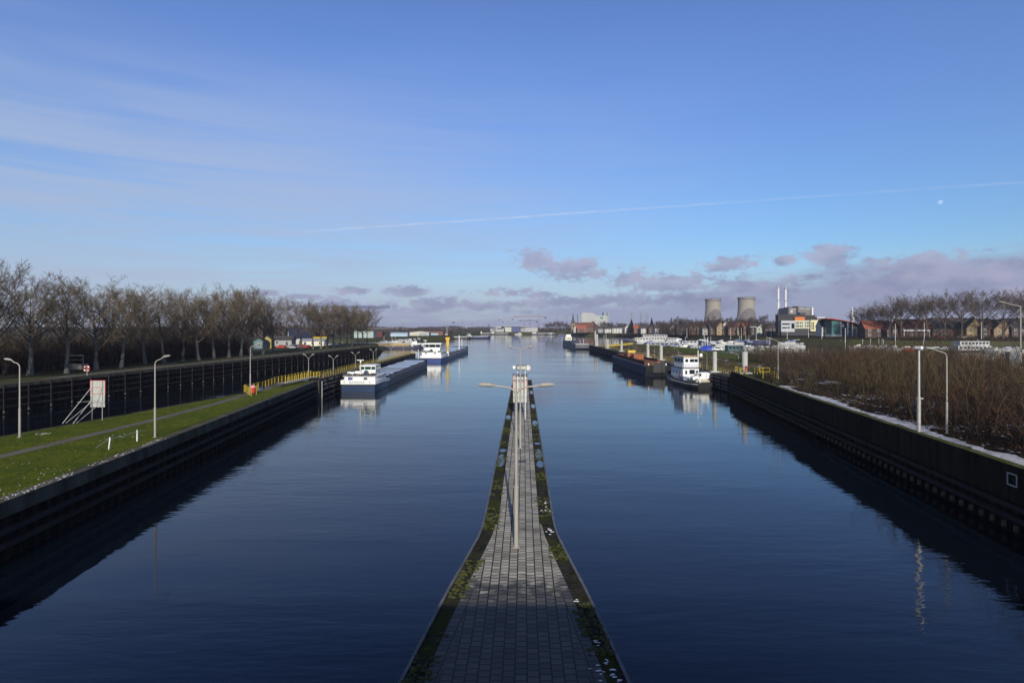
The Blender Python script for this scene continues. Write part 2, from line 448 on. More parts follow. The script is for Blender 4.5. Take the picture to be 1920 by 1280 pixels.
# distant fields and a flat dyke on the horizon
fb = MB()
for (x0, x1, y0, y1, z) in ((-1600, -160, 1900, 1960, 8.6), (-2600, 200, 2700, 2800, 10.0)):
    fb.bb(x0, x1, y0, y1, 4.5, z)
struct(fb.build('dyke', mat('pale_dyke_grass', (0.13, 0.12, 0.075), 0.95, 0.2, 0.02)), 'low pale dykes on the horizon')

# ------------------------------------------------------------------ quay walls
def sheetpile(mb, L, y, z0, z1, per=1.2, amp=0.32, x0=0.0):
    pts = []; x = x0
    while x < L:
        pts += [(x, y), (x + per*0.36, y), (x + per*0.5, y + amp), (x + per*0.86, y + amp)]; x += per
    pts = [p for p in pts if p[0] <= L] + [(L, y)]
    o = [(p[0], p[1], z0) for p in pts] + [(p[0], p[1], z1) for p in pts]; k = len(pts)
    mb.add(o, [(i, i+1, k+i+1, k+i) for i in range(k-1)])
def wall_along(name, label, p0, p1, cat='quay wall'):
    d = Vector((p1[0]-p0[0], p1[1]-p0[1])); L = d.length
    return thing(name, label, cat, (p0[0], p0[1], 0), math.atan2(d.y, d.x)), L

# island quay (water on its right when walking away from the camera -> local -Y is water)
t, L = wall_along('quay_wall', 'dark steel quay wall with concrete coping along the mown grass island', (IWX(-40), -40), (-39.0, 114.6))
b = MB(); b.bb(0, L, -0.05, 0.85, 2.8, 3.78)
for i in range(1, 12): b.bb(i*L/12-0.02, i*L/12+0.02, -0.054, -0.04, 2.83, 3.74)
b.build('coping', CONC, t)
b = MB(); sheetpile(b, L, 0.12, -1.5, 2.8); b.build('sheet_piling', STEELD, t)
for z in (1.95, 1.05):
    b = MB(); b.bb(0, L, -0.16, 0.115, z-0.16, z+0.16); b.build('waler', STEELW, t)
b = MB(); b.bb(L-0.9, L+0.9, -0.35, 0.95, -1.5, 3.76); b.build('corner_column', CONC, t)
b = MB(); b.tube([(L+1.0, -0.45, -1), (L+1.0, -0.45, 3.5)], 0.14, 8); b.build('fender_tube', GALV, t)

# near right quay, local +Y is water: build walking towards the camera so that water is local -Y
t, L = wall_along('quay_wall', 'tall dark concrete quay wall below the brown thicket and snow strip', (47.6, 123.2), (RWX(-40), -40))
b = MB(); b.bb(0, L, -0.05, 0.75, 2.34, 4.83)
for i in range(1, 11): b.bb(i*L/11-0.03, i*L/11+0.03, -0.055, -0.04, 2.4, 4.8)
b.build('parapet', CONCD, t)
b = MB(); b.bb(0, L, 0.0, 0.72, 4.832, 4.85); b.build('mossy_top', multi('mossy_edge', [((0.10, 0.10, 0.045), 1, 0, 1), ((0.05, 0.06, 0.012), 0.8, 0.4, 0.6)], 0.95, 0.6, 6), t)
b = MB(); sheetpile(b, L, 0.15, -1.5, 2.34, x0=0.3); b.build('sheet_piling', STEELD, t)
for z in (1.95, 1.15):
    b = MB(); b.bb(0.2, L, -0.14, 0.145, z-0.15, z+0.15); b.build('waler', STEELW, t)
b = MB()
x = 2.0
while x < L: b.tube([(x, -0.05, 0.35), (x, -0.05, 0.75)], 0.16, 8); x += 1.2
b.build('pile_head', mat('rusty_pile_head', (0.10, 0.075, 0.04), 0.9, 0.4, 3), t)
b = MB(); b.bb(-0.35, 0.0, -0.3, 1.2, -1.5, 4.8); b.build('corner_column', CONC, t)
# boat ring recess near the right frame edge
sgn = L - (38.6 + 40) / math.cos(math.atan(0.1508)) - 1.1
b = MB()
for (a, c) in (((-0.45, 3.45), (0.45, 3.45)), ((0.45, 3.45), (0.45, 4.25)), ((0.45, 4.25), (-0.45, 4.25)), ((-0.45, 4.25), (-0.45, 3.45))):
    b.tube([(sgn + a[0], -0.09, a[1]), (sgn + c[0], -0.09, c[1])], 0.045, 6)
b.build('recess_frame', GALV, t)

# far left quay
t, L = wall_along('quay_wall', 'long black sheet pile quay under the row of bare poplars', (LWX(-40), -40), (-68.0, 284.0))
b = MB(); b.bb(0, L, -0.05, 1.0, 4.35, 4.95)
b.build('coping', CONC, t)
b = MB(); sheetpile(b, L, 0.14, -1.5, 4.35, per=1.4, amp=0.35); b.build('sheet_piling', STEELD, t)
for z in (3.6, 2.4, 1.2):
    b = MB(); b.bb(0, L, -0.1, 0.135, z-0.13, z+0.13); b.build('waler', STEELW, t)
post = MB(); post.bb(-0.10, 0.10, -0.22, -0.1, 0.15, 4.9)
pm = mat('fender_post_grey', (0.036, 0.034, 0.032), 0.85, 0.25, 1)
p0 = None
tip0 = None
x = L - 1
while x > 118:
    if p0 is None:
        p0 = post.build('fender_post', STEELW, t, (x, 0, 0))
        tp = MB(); tp.bb(-0.13, 0.13, -0.26, -0.1, 0.2, 0.6); tip0 = tp.build('post_foot', mat('pale_post_foot', (0.10, 0.097, 0.09), 0.85, 0.2, 2), p0)
    else:
        q = p0.copy(); COL.objects.link(q); q.parent = t; q.location = (x, 0, 0)
        r_ = tip0.copy(); COL.objects.link(r_); r_.parent = q
    x -= 4.4
b = MB(); b.bb(L-0.1, L+0.8, -0.3, 1.0, -1.5, 4.98); b.build('corner_column', CONC, t)

# ------------------------------------------------------------------ grass island
isl = [(IWX(-40) - 0.8, -40), (IWX(114) - 0.8, 114.0), (-41.9, 114.0), (-43.6, 92), (-50.2, 55.7), (-68.5, -40)]
b = MB(); b.sheet(isl, 3.72)
k = len(isl)
b.add([(p[0], p[1], 3.72) for p in isl] + [(p[0], p[1], -1.5) for p in isl], [(i, (i+1) % k, k+(i+1) % k, k+i) for i in range(k)])
struct(fixn(b.build('grass_bank', GRASS)), 'mown green grass island between two channels')
t, L2 = wall_along('kerb', 'thin concrete kerb along the back edge of the grass island', (-68.5, -40), (-50.2, 55.7), 'kerb')
b = MB(); b.bb(0, L2, -0.02, 0.22, -1.5, 3.75); b.build('kerb_edge', CONC, t)
t, L2 = wall_along('kerb', 'short concrete kerb behind the red panel at the island tip', (-50.2, 55.7), (-43.6, 92), 'kerb')
b = MB(); b.bb(0.02, L2, -0.02, 0.22, -1.5, 3.75); b.build('kerb_edge', CONC, t)
# footpath
pc = [(-46.0, -40), (-44.0, 20), (-42.6, 47.4), (-41.6, 66), (-41.7, 80), (-42.7, 100.5)]
b = MB(); vs = []
for i, p in enumerate(pc):
    a = Vector(pc[max(i-1, 0)]); c = Vector(pc[min(i+1, len(pc)-1)]); d = (c-a).normalized(); nn = Vector((d.y, -d.x))
    vs += [(p[0]-nn.x*0.68, p[1]-nn.y*0.68, 3.735), (p[0]+nn.x*0.68, p[1]+nn.y*0.68, 3.735)]
b.add(vs, [(2*i, 2*i+1, 2*i+3, 2*i+2) for i in range(len(pc)-1)])
struct(b.build('path', multi('worn_asphalt_path', [((0.135, 0.125, 0.105), 1, 0, 1), ((0.09, 0.08, 0.062), 0.7, 0.4, 0.65), ((0.19, 0.18, 0.155), 6, 0.55, 0.75)], 0.9, 0.3, 14)), 'grey worn path along the grass island')

def snow_scatter(name, label, pts, z, seed):
    rnd = random.Random(seed); b = MB()
    for (x, y, s) in pts:
        kk = rnd.randint(5, 8); ph = rnd.random()*6.28
        pl = []
        for i in range(kk):
            rr = s * rnd.uniform(0.35, 1.0); a = ph + i*2*math.pi/kk
            pl.append((x + math.cos(a)*rr*1.5, y + math.sin(a)*rr*0.8))
        b.add([(p[0], p[1], z) for p in pl] + [(x, y, z + 0.02 + s*0.06)], [(i, (i+1) % kk, kk) for i in range(kk)])
    o = b.build(name, SNOW); o['kind'] = 'stuff'; o['label'] = label
    return o
rnd = random.Random(5)
pts = []
while len(pts) < 45:
    y = rnd.uniform(33, 49); x = IWX(y) - 1.0 - abs(rnd.gauss(0, 4.6))
    dens = math.sin(x*0.9 + 1.3*math.sin(y*0.5))*0.5 + math.sin(y*1.1 + x*0.4)*0.4
    if dens < 0.1 or y > 46 and rnd.random() < 0.7: continue
    pts.append((x, y, rnd.uniform(0.02, 0.06)))
for i in range(30):
    y = rnd.gauss(56, 1.3); pts.append((rnd.gauss(-38.4, 1.0), y, rnd.uniform(0.02, 0.07)))
for i in range(20):
    pts.append((rnd.gauss(-47.4, 0.4), rnd.gauss(57.5, 0.4), rnd.uniform(0.03, 0.12)))
snow_scatter('snow', 'last scraps of snow on the grass island', pts, 3.725, 1)
# snow along the coping
pts = []
for i in range(110):
    y = rnd.choice([rnd.uniform(33, 42), rnd.uniform(44, 55)]); pts.append((IWX(y) - rnd.uniform(0.1, 0.75), y, rnd.uniform(0.03, 0.09)))
snow_scatter('snow', 'thin snow on the quay coping', pts, 3.785, 2)

# snow strip and thicket floor on the right bank
FLOOR = multi('leaf_litter', [((0.038, 0.026, 0.014), 1, 0, 1), ((0.022, 0.018, 0.009), 0.5, 0.4, 0.62), ((0.50, 0.52, 0.57), 0.16, 0.60, 0.64)], 0.95, 0.9, 3)
fl = [(RWX(-30)+1.0, -30), (RWX(112)+1.0, 112), (66, 132), (90, 180), (120, 160), (320, 142), (320, -30)]
b = MB(); b.sheet(fl, 4.62); struct(b.build('thicket_ground', FLOOR), 'leaf litter with snow patches under the thicket')
vs = []; rs = random.Random(9); y = -10.0
while y < 96:
    a = 1.35 + 0.18*math.sin(y*0.7) + rs.uniform(-0.12, 0.12); c = 2.95 + 0.55*math.sin(y*0.33 + 1) + rs.uniform(-0.5, 0.4) - max(0, y-70)*0.03
    vs += [(RWX(y)+a, y, 4.64), (RWX(y)+(a+c)/2, y+rs.uniform(-.2, .2), 4.70), (RWX(y)+max(c, a+0.15), y, 4.64)]; y += 0.55
b = MB(); kk = len(vs)//3
b.add(vs, [f for i in range(kk-1) for f in ((3*i, 3*i+1, 3*i+4, 3*i+3), (3*i+1, 3*i+2, 3*i+5, 3*i+4))])
o = b.build('snow_strip', multi('trodden_snow', [((0.50, 0.52, 0.56), 1, 0, 1), ((0.38, 0.39, 0.42), 0.9, 0.4, 0.7), ((0.055, 0.05, 0.028), 1.9, 0.57, 0.64)], 0.85, 0.6, 5)); struct(o, 'strip of snow along the right quay')

pts = []
while len(pts) < 560:
    y = rs.uniform(40, 84); off = rs.uniform(3.2, 20); x = RWX(y) + off
    if math.sin(x*.8+y*.3)+math.sin(y*.55-x*.35)+.5*math.sin(x*2.1) < .35: continue
    pts.append((x, y, rs.uniform(.05, .30)))
snow_scatter('snow', 'patchy snow between the stems of the thicket', pts, 4.63, 7)
# grass embankment behind the right jetty
EMB = multi('embankment_grass', [((0.070, 0.078, 0.018), 1, 0, 1), ((0.120, 0.080, 0.045), 0.30, 0.42, 0.56), ((0.050, 0.045, 0.022), 1.1, 0.46, 0.66), ((0.50, 0.52, 0.56), 0.42, 0.585, 0.63)], 0.95, 0.9, 3)
rs = random.Random(4); NX, NY = 10, 46; vs = []
for j in range(NY+1):
    yy = 126 + (345-126)*j/NY
    for i in range(NX+1):
        f_ = i/NX; xx = 52.4 + 14.2*f_
        z = 0.6 + 4.15*(f_**0.9) + (rs.uniform(-.16, .16) if 0 < i < NX else 0)
        vs.append((xx, yy, z if i < NX else 4.72))
    
b = MB(); b.add(vs, [(j*(NX+1)+i, j*(NX+1)+i+1, (j+1)*(NX+1)+i+1, (j+1)*(NX+1)+i) for j in range(NY) for i in range(NX)])
struct(b.build('embankment', EMB), 'grass embankment with brown tufts and snow streaks')
b = MB(); b.sheet([(66.4, 128), (66.4, 345), (75, 326), (87, 250), (91, 190), (112, 170), (66.6, 128)][:6], 4.68)
struct(b.build('grass_field', multi('field_grass', [((0.070, 0.090, 0.010), 1, 0, 1), ((0.050, 0.066, 0.010), 0.15, 0.4, 0.65), ((0.10, 0.085, 0.03), 0.5, 0.5, 0.7)], 0.95, 0.6, 3)), 'green field on the spit beside the marina')
b = MB(); b.sheet([(79, 246), (82.5, 247), (87.5, 196), (104, 176), (101, 172), (83.5, 193)], 4.70)
struct(b.build('road', multi('wet_road', [((0.085, 0.085, 0.09), 1, 0, 1), ((0.30, 0.31, 0.34), 0.2, 0.55, 0.66)], 0.6, 0.2, 6)), 'narrow wet road on the spit')

b = MB(); b.add([(LWX(110)-7.5, 110, 4.63), (LWX(110)-5.0, 110, 4.63), (LWX(284)-5.5, 284, 4.63), (LWX(284)-9.5, 284, 4.63)], [(0, 1, 2, 3)])
struct(b.build('road', multi('quay_road', [((0.10, 0.10, 0.10), 1, 0, 1), ((0.16, 0.16, 0.155), 0.5, 0.45, 0.65)], 0.8, 0.2, 6)), 'grey service road under the left poplars')
# ------------------------------------------------------------------ the bridge the picture is taken from
t = thing('road_bridge', 'concrete road bridge over the lock with a solid parapet', 'bridge', (0, -0.6, 0))
b = MB(); b.bb(-160, 160, -12, -0.35, 11.3, 12.7); b.build('bridge_deck', CONC, t)
b = MB(); b.bb(-160, 160, -0.345, -0.05, 11.5, 13.85); b.build('parapet', CONC, t)
b = MB(); b.bb(-160, 160, -12.3, -12.005, 11.5, 13.85); b.build('parapet', CONC, t)

# ------------------------------------------------------------------ central pier
PZ = 3.66
def PCX(y): return 0.36 + (y - 31) * 0.0203
wid = [(-2, 9.6), (6, 8.9), (12, 7.9), (17.3, 7.0), (20.5, 6.35), (23.7, 5.62), (26, 5.0), (28, 4.50), (29.6, 4.1), (31, 3.93), (33, 3.88), (60, 3.84), (90, 3.8), (116.2, 3.78)]
def PW(y):
    for (a, wa), (c, wc) in zip(wid, wid[1:]):
        if a <= y <= c: return wa + (wc-wa)*(y-a)/(c-a)
    return wid[-1][1]
ys = []
y = -2.0
while y < 34: ys.append(y); y += 0.5
while y < 117: ys.append(min(y, 117)); y += 2.0
ys.append(117.0)
pier = thing('pier', 'long narrow paved pier running straight out into the canal', 'pier', (0, 0, 0))
b = MB(); vs = []
for y in ys:
    w = PW(min(y, 116.2))/2; vs += [(PCX(y)-w, y, -1.5), (PCX(y)-w, y, PZ), (PCX(y)+w, y, PZ), (PCX(y)+w, y, -1.5)]
m_ = len(ys)
b.add(vs, [f for i in range(m_-1) for f in ((4*i, 4*i+1, 4*i+5, 4*i+4), (4*i+1, 4*i+2, 4*i+6, 4*i+5), (4*i+2, 4*i+3, 4*i+7, 4*i+6))] + [(4*m_-4, 4*m_-3, 4*m_-2, 4*m_-1)])
MOSS = multi('mossy_edge_concrete', [((0.040, 0.037, 0.029), 1, 0, 1), ((0.018, 0.017, 0.012), 1.1, 0.42, 0.6), ((0.040, 0.048, 0.007), 0.42, 0.48, 0.58), ((0.085, 0.075, 0.010), 2.6, 0.60, 0.70), ((0.022, 0.026, 0.008), 3.0, 0.55, 0.68)], 0.85, 1.0, 9)
fixn(b.build('pier_body', MOSS, pier))
# steel edge rails on both sides
for sgn_ in (-1, 1):
    b = MB(); vs = []
    for y in ys:
        w = PW(min(y, 116.2))/2
        xo = PCX(y) + sgn_*(w+0.05); xi = PCX(y) + sgn_*(w-0.06)
        vs += [(xo, y, PZ-0.25), (xo, y, PZ+0.045), (xi, y, PZ+0.045), (xi, y, PZ-0.02)]
    b.add(vs, [(4*i+k_, 4*i+k_+1, 4*i+k_+5, 4*i+k_+4) for i in range(m_-1) for k_ in range(3)])
    b.build('edge_rail', mat('edge_angle_steel', (0.11, 0.11, 0.115), 0.6, 0.4, 1.2, 0.2), pier)
# paving: straight band plus two flank wedges that follow the flare
def paving_mat(name, rot, wet=True):
    m = bpy.data.materials.new(name); m.use_nodes = True
    nt = m.node_tree; bs = nt.nodes['Principled BSDF']
    t = nt.nodes.new('ShaderNodeTexCoord'); mp = nt.nodes.new('ShaderNodeMapping'); mp.inputs['Rotation'].default_value = (0, 0, R(90) + rot)
    nt.links.new(t.outputs['UV'], mp.inputs[0])
    br = nt.nodes.new('ShaderNodeTexBrick'); br.offset = 0.37; br.offset_frequency = 2; br.squash = 1.0
    br.inputs['Scale'].default_value = 1.0; br.inputs['Brick Width'].default_value = 0.315; br.inputs['Row Height'].default_value = 0.385
    br.inputs['Mortar Size'].default_value = 0.026; br.inputs['Mortar Smooth'].default_value = 0.1; br.inputs['Bias'].default_value = -0.1
    br.inputs['Color1'].default_value = (0.44, 0.415, 0.355, 1); br.inputs['Color2'].default_value = (0.23, 0.215, 0.185, 1); br.inputs['Mortar'].default_value = (0.012, 0.012, 0.008, 1)
    nt.links.new(mp.outputs[0], br.inputs['Vector'])
    n1 = nt.nodes.new('ShaderNodeTexNoise'); n1.inputs['Scale'].default_value = 0.55; n1.inputs['Detail'].default_value = 8; n1.inputs['Roughness'].default_value = 0.7
    nt.links.new(t.outputs['Object'], n1.inputs['Vector'])
    mr = nt.nodes.new('ShaderNodeMapRange'); mr.inputs[1].default_value = 0.3; mr.inputs[2].default_value = 0.7; mr.inputs[3].default_value = 0.58; mr.inputs[4].default_value = 1.22
    nt.links.new(n1.outputs['Fac'], mr.inputs[0])
    # damp stones near the landward end
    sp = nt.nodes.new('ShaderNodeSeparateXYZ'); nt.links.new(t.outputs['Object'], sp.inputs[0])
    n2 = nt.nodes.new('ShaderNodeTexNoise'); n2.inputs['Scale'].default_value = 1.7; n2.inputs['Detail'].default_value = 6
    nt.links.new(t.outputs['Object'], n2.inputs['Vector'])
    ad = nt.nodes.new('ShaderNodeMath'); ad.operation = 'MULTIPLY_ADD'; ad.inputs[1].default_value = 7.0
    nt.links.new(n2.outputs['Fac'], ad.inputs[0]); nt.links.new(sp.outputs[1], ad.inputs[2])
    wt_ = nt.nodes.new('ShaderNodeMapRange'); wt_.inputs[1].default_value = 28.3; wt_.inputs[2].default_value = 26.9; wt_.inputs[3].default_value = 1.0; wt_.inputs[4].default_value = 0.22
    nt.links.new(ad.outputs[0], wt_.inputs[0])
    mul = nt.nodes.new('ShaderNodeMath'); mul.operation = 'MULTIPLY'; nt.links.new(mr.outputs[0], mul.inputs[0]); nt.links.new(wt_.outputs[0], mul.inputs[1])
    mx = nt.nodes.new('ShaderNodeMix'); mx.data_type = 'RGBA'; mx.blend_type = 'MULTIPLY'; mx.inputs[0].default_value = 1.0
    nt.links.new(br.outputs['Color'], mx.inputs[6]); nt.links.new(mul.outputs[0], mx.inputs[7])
    # moss in the joints
    n3 = nt.nodes.new('ShaderNodeTexNoise'); n3.inputs['Scale'].default_value = 0.8; n3.inputs['Detail'].default_value = 7
    nt.links.new(t.outputs['Object'], n3.inputs['Vector'])
    ms = nt.nodes.new('ShaderNodeMapRange'); ms.inputs[1].default_value = 0.60; ms.inputs[2].default_value = 0.74; ms.inputs[4].default_value = 0.55
    nt.links.new(n3.outputs['Fac'], ms.inputs[0])
    mg = nt.nodes.new('ShaderNodeMix'); mg.data_type = 'RGBA'; mg.inputs[7].default_value = (0.085, 0.092, 0.045, 1)
    nt.links.new(ms.outputs[0], mg.inputs[0]); nt.links.new(mx.outputs[2], mg.inputs[6])
    nt.links.new(mg.outputs[2], bs.inputs['Base Color'])
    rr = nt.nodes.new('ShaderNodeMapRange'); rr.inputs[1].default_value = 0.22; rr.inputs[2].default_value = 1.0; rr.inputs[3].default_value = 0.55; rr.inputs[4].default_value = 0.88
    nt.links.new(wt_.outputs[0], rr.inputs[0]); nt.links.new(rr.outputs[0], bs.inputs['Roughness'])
    bs.inputs['Specular IOR Level'].default_value = 0.3
    bp = nt.nodes.new('ShaderNodeBump'); bp.inputs['Strength'].default_value = 0.5; bp.inputs['Distance'].default_value = 0.02; bp.invert = True
    nt.links.new(br.outputs['Fac'], bp.inputs['Height']); nt.links.new(bp.outputs[0], bs.inputs['Normal'])
    return m
def strip_uv(name, left, right, m, uvf, parent, z):
    vs = []; uv = []
    for y in ys:
        a = left(y); c = right(y); vs += [(a, y, z), (c, y, z)]; uv += [uvf(a, y), uvf(c, y)]
    me = bpy.data.meshes.new(name); fs = [(2*i, 2*i+1, 2*i+3, 2*i+2) for i in range(len(ys)-1)]
    me.from_pydata(vs, [], fs); me.materials.append(m)
    ul = me.uv_layers.new(name='UVMap')
    for lp in me.loops: ul.data[lp.index].uv = uv[lp.vertex_index]
    o = bpy.data.objects.new(name, me); COL.objects.link(o); o.parent = parent
    return o
def pave_half(y):                       # half width of all paving
    return max(1.17, PW(min(y, 116.2))/2 - (0.78 if y > 31 else 0.66))
def mid_half(y):                        # straight courses
    if y > 31: return pave_half(y)
    return min(pave_half(y), 1.17 + (31-y)*0.085)
PAV = paving_mat('pier_paving', 0.0)
strip_uv('paving', lambda y: PCX(y)-mid_half(y), lambda y: PCX(y)+mid_half(y), PAV, lambda x, y: (x - PCX(y), y), pier, PZ+0.006)
for s_ in (-1, 1):
    f1 = lambda y, s_=s_: PCX(y) + s_*mid_half(y)
    f2 = lambda y, s_=s_: PCX(y) + s_*pave_half(y)
    uvf = lambda x, y, s_=s_: (abs(x - PCX(y)) - pave_half(y), y*1.04)
    if s_ < 0: strip_uv('paving_flank', f2, f1, PAV, uvf, pier, PZ+0.010)
    else: strip_uv('paving_flank', f1, f2, PAV, uvf, pier, PZ+0.010)
# rain puddles in the edge strips
PUD = bpy.data.materials.new('puddle'); PUD.use_nodes = True
pb = PUD.node_tree.nodes['Principled BSDF']; pb.inputs['Base Color'].default_value = (0.012, 0.012, 0.012, 1); pb.inputs['Roughness'].default_value = 0.02
rp = random.Random(11)
pud = MB()
for (sx, y0, y1) in ((-1, 44.2, 48.5), (-1, 49.3, 50.6), (1, 43.9, 46.2), (1, 46.8, 50.5), (-1, 66.6, 70.0), (1, 62.5, 66), (1, 92, 97), (1, 76, 80), (1, 52.5, 53.4)):
    pl = []; nn_ = max(5, int((y1-y0)/.22))
    for i in range(nn_+1): pl.append((sx*1.5 + sx*min(.38, .16+.35*math.sin(math.pi*i/nn_))*rp.uniform(.75, 1.0), y0+(y1-y0)*i/nn_))
    for i in range(nn_, -1, -1): pl.append((sx*1.5 - sx*min(.30, .02+.4*math.sin(math.pi*i/nn_))*rp.uniform(.45, 1.0), y0+(y1-y0)*i/nn_))
    pud.add([(p[0]+PCX(p[1]), p[1], PZ+0.012) for p in pl], [tuple(range(len(pl)))])
o = pud.build('puddles', PUD, pier); o['kind'] = 'stuff'
pts = []
for (x, y, nn_, sp_) in ((1.62, 35.2, 5, .20), (1.58, 33.8, 12, .28), (1.68, 30.2, 9, .24), (2.36, 22.5, 5, .1), (2.75, 19.6, 6, .12), (2.95, 18.4, 5, .12), (3.1, 17.9, 6, .15), (2.6, 17.8, 10, .3), (3.2, 17.3, 5, .1)):
    for i in range(nn_): pts.append((PCX(y)+x+rp.gauss(0, sp_*.5), y+rp.gauss(0, sp_), rp.uniform(0.025, 0.085)))
snow_scatter('snow', 'small scraps of snow on the pier edge', pts, PZ+0.014, 3)
# moss cushions on the strips
mc = MB(); rm = random.Random(21)
for i in range(2600):
    s_ = rm.choice((-1, 1)); y = 15 + 60*(rm.random()**1.8)
    if math.sin(y*0.9 + s_*2) + 0.6*math.sin(y*2.3 + s_) < 0.15: continue
    w = PW(y)/2; x = PCX(y) + s_*(w - (abs(rm.gauss(0.18, 0.22)) if rm.random() < .68 else rm.uniform(.5, .86)) - 0.04)
    r0 = rm.uniform(0.04, 0.13); kk = 6
    mc.add([(x+math.cos(a)*r0*rm.uniform(.7, 1.2), y+math.sin(a)*r0*rm.uniform(.7, 1.2), PZ+0.012) for a in [j*math.pi/3 for j in range(kk)]] +
           [(x+math.cos(a)*r0*.55, y+math.sin(a)*r0*.55, PZ+r0*0.45) for a in [j*math.pi/3 for j in range(kk)]] + [(x, y, PZ+r0*.6)],
           [(j, (j+1) % kk, kk+(j+1) % kk, kk+j) for j in range(kk)] + [(kk+j, kk+(j+1) % kk, 2*kk) for j in range(kk)])
o = mc.build('moss', mat('moss_cushions', (0.055, 0.062, 0.008), 0.95, 0.4, 2, c2=(0.026, 0.032, 0.006)), pier); o['kind'] = 'stuff'
# ================================================================== LAMPS, SIGNS, RAILINGS, JETTIES
def lamp_head(mb, p, d, L=0.84, w=0.2):
    """flattened cobra-head lantern from p along d"""
    d = Vector(d).normalized(); s = d.cross(Vector((0, 0, 1))).normalized(); u = s.cross(d)
    prof = [(0, .05, .05, 0), (.16*L, .11, .075, 0), (.3*L, w*.75, .115, .02), (.85*L, w*.75, .10, .02), (L, .10, .05, .01)]
    secs = []
    for (a, hw, hh, dn) in prof:
        c = Vector(p) + d*a
        secs.append([c + s*hw*math.cos(k*math.pi/4) + u*(hh*math.sin(k*math.pi/4) + dn) for k in range(8)])
    mb.loft(secs, True)
def single_lamp(label, loc, H, rz, reach=1.5, group='single-arm lamp posts', head=0.75, r=0.085, rise=0.28, name='street_lamp'):
    t = thing(name, label, 'street lamp', loc, rz, group)
    b = MB(); b.tube([(0, 0, 0), (0, 0, H*0.36)], r*1.18, 10); b.tube([(0, 0, H*0.36), (0, 0, H-0.75)], [r*.85, r*.65], 10)
    b.tube([(0, 0, H*.36-.05), (0, 0, H*.36+.05)], r*1.35, 10); b.bb(-.16, .16, -.16, .16, 0, .03); b.build('pole', LAMPW, t, smooth=False)
    b = MB(); R_ = 0.65
    pts = [(0, 0, H-0.75)] + [(R_*(1-math.cos(a))*.9, 0, H-0.75 + (0.75-rise)*math.sin(a)) for a in (0.3, .6, .9, 1.2, 1.45)] 
    pts += [(reach-head*.9, 0, H-.06)]
    b.tube(pts, r*.55, 8); b.build('arm', LAMPW, t)
    b = MB(); lamp_head(b, (reach-head, 0, H-.05), (1, 0, .16), head); b.build('lamp_head', LAMPW, t)
    return t
def double_lamp(label, loc, H, reach=1.87, head=.84, rz=0, r=.10, vee=False, group='double-arm lamp posts'):
    t = thing('street_lamp', label, 'street lamp', loc, rz, group)
    b = MB(); b.tube([(0, 0, 0), (0, 0, H*.37)], r*1.12, 12); b.tube([(0, 0, H*.37), (0, 0, H-(.55 if not vee else 1.0))], [r*.85, r*.62], 12)
    b.tube([(0, 0, H*.37-.03), (0, 0, H*.37+.05)], r*1.4, 12); b.bb(-.17, .17, -.17, .17, 0, .03)
    b.build('pole', LAMPW, t)
    for s in (-1, 1):
        b = MB()
        if vee: pts = [(0, 0, H-1.0), (s*.1, 0, H-.9), (s*(reach-head*.8), 0, H-.25)]
        else: pts = [(0, 0, H-.57), (s*.04*reach/1.87, 0, H-.42), (s*.14*reach/1.87, 0, H-.28), (s*.28*reach/1.87, 0, H-.18), (s*.46*reach/1.87, 0, H-.12), (s*(reach-head+.03), 0, H-.06)]
        b.tube(pts, r*.42, 8); b.build('arm', LAMPW, t)
        b = MB(); lamp_head(b, (s*(reach-head), 0, H-(.04 if not vee else .32)), (s, 0, .04 if not vee else .45), head, w=.2); b.build('lamp_head', LAMPW, t)
    return t
double_lamp('tall double-arm lamp standing in the middle of the paved pier', (0.21, 28.07, PZ), 8.0)
double_lamp('slimmer double-arm lamp standing just before the grey board on the pier', (0.75, 51.0, PZ), 9.1, reach=1.1, head=.42, r=.085)
single_lamp('lamp post on the grass island left of the board on struts, head turned left', (-48.2, 55.7, 3.72), 7.6, math.pi)
single_lamp('lamp post on the grass island beside the white chain posts, head turned right', (-34.95, 55.7, 3.72), 7.9, 0)
single_lamp('lamp post on the grass island rising behind the red round panel', (-43.7, 95, 3.72), 7.9, 0.35)
single_lamp('lamp post on the quay strip beside the brown thicket, just beyond the yellow frame', (49.9, 106.7, 4.6), 7.75, math.pi, reach=1.9)
single_lamp('lamp post in the snow strip next to the taller grey camera mast', (40.35, 52.8, 4.64), 7.85, math.pi - 0.2, reach=1.75)
single_lamp('short lamp post beside the yellow railings at the corner of the right quay', (49.6, 124.6, 4.5), 4.4, math.pi, reach=1.9, r=.07)
single_lamp('very tall lamp post at the right edge of the picture with a long flat arm', (89.4, 100, 4.6), 14.2, math.pi, reach=3.9, head=1.3, r=.14, rise=.6)
for i, (y) in enumerate((150, 176, 205, 236, 270)):
    single_lamp('slim lamp post along the right jetty, %s counted away from the white tug' % ORD[i], (51.4, y, 3.4), 4.6, math.pi*.5 + 1.9, reach=1.7, r=.055, head=.6, group='slim lamps on the right jetty')
for i, y in enumerate((115.5, 131.5, 150, 169.5, 194, 217)):
    double_lamp('low lamp with two raised arms on the left jetty, %s from the grass island' % ORD[i], (-41.3, y, 3.85), 5.2 if i == 0 else 4.1, reach=1.25, head=.75, vee=True, r=.075, group='vee-armed lamps on the left jetty')
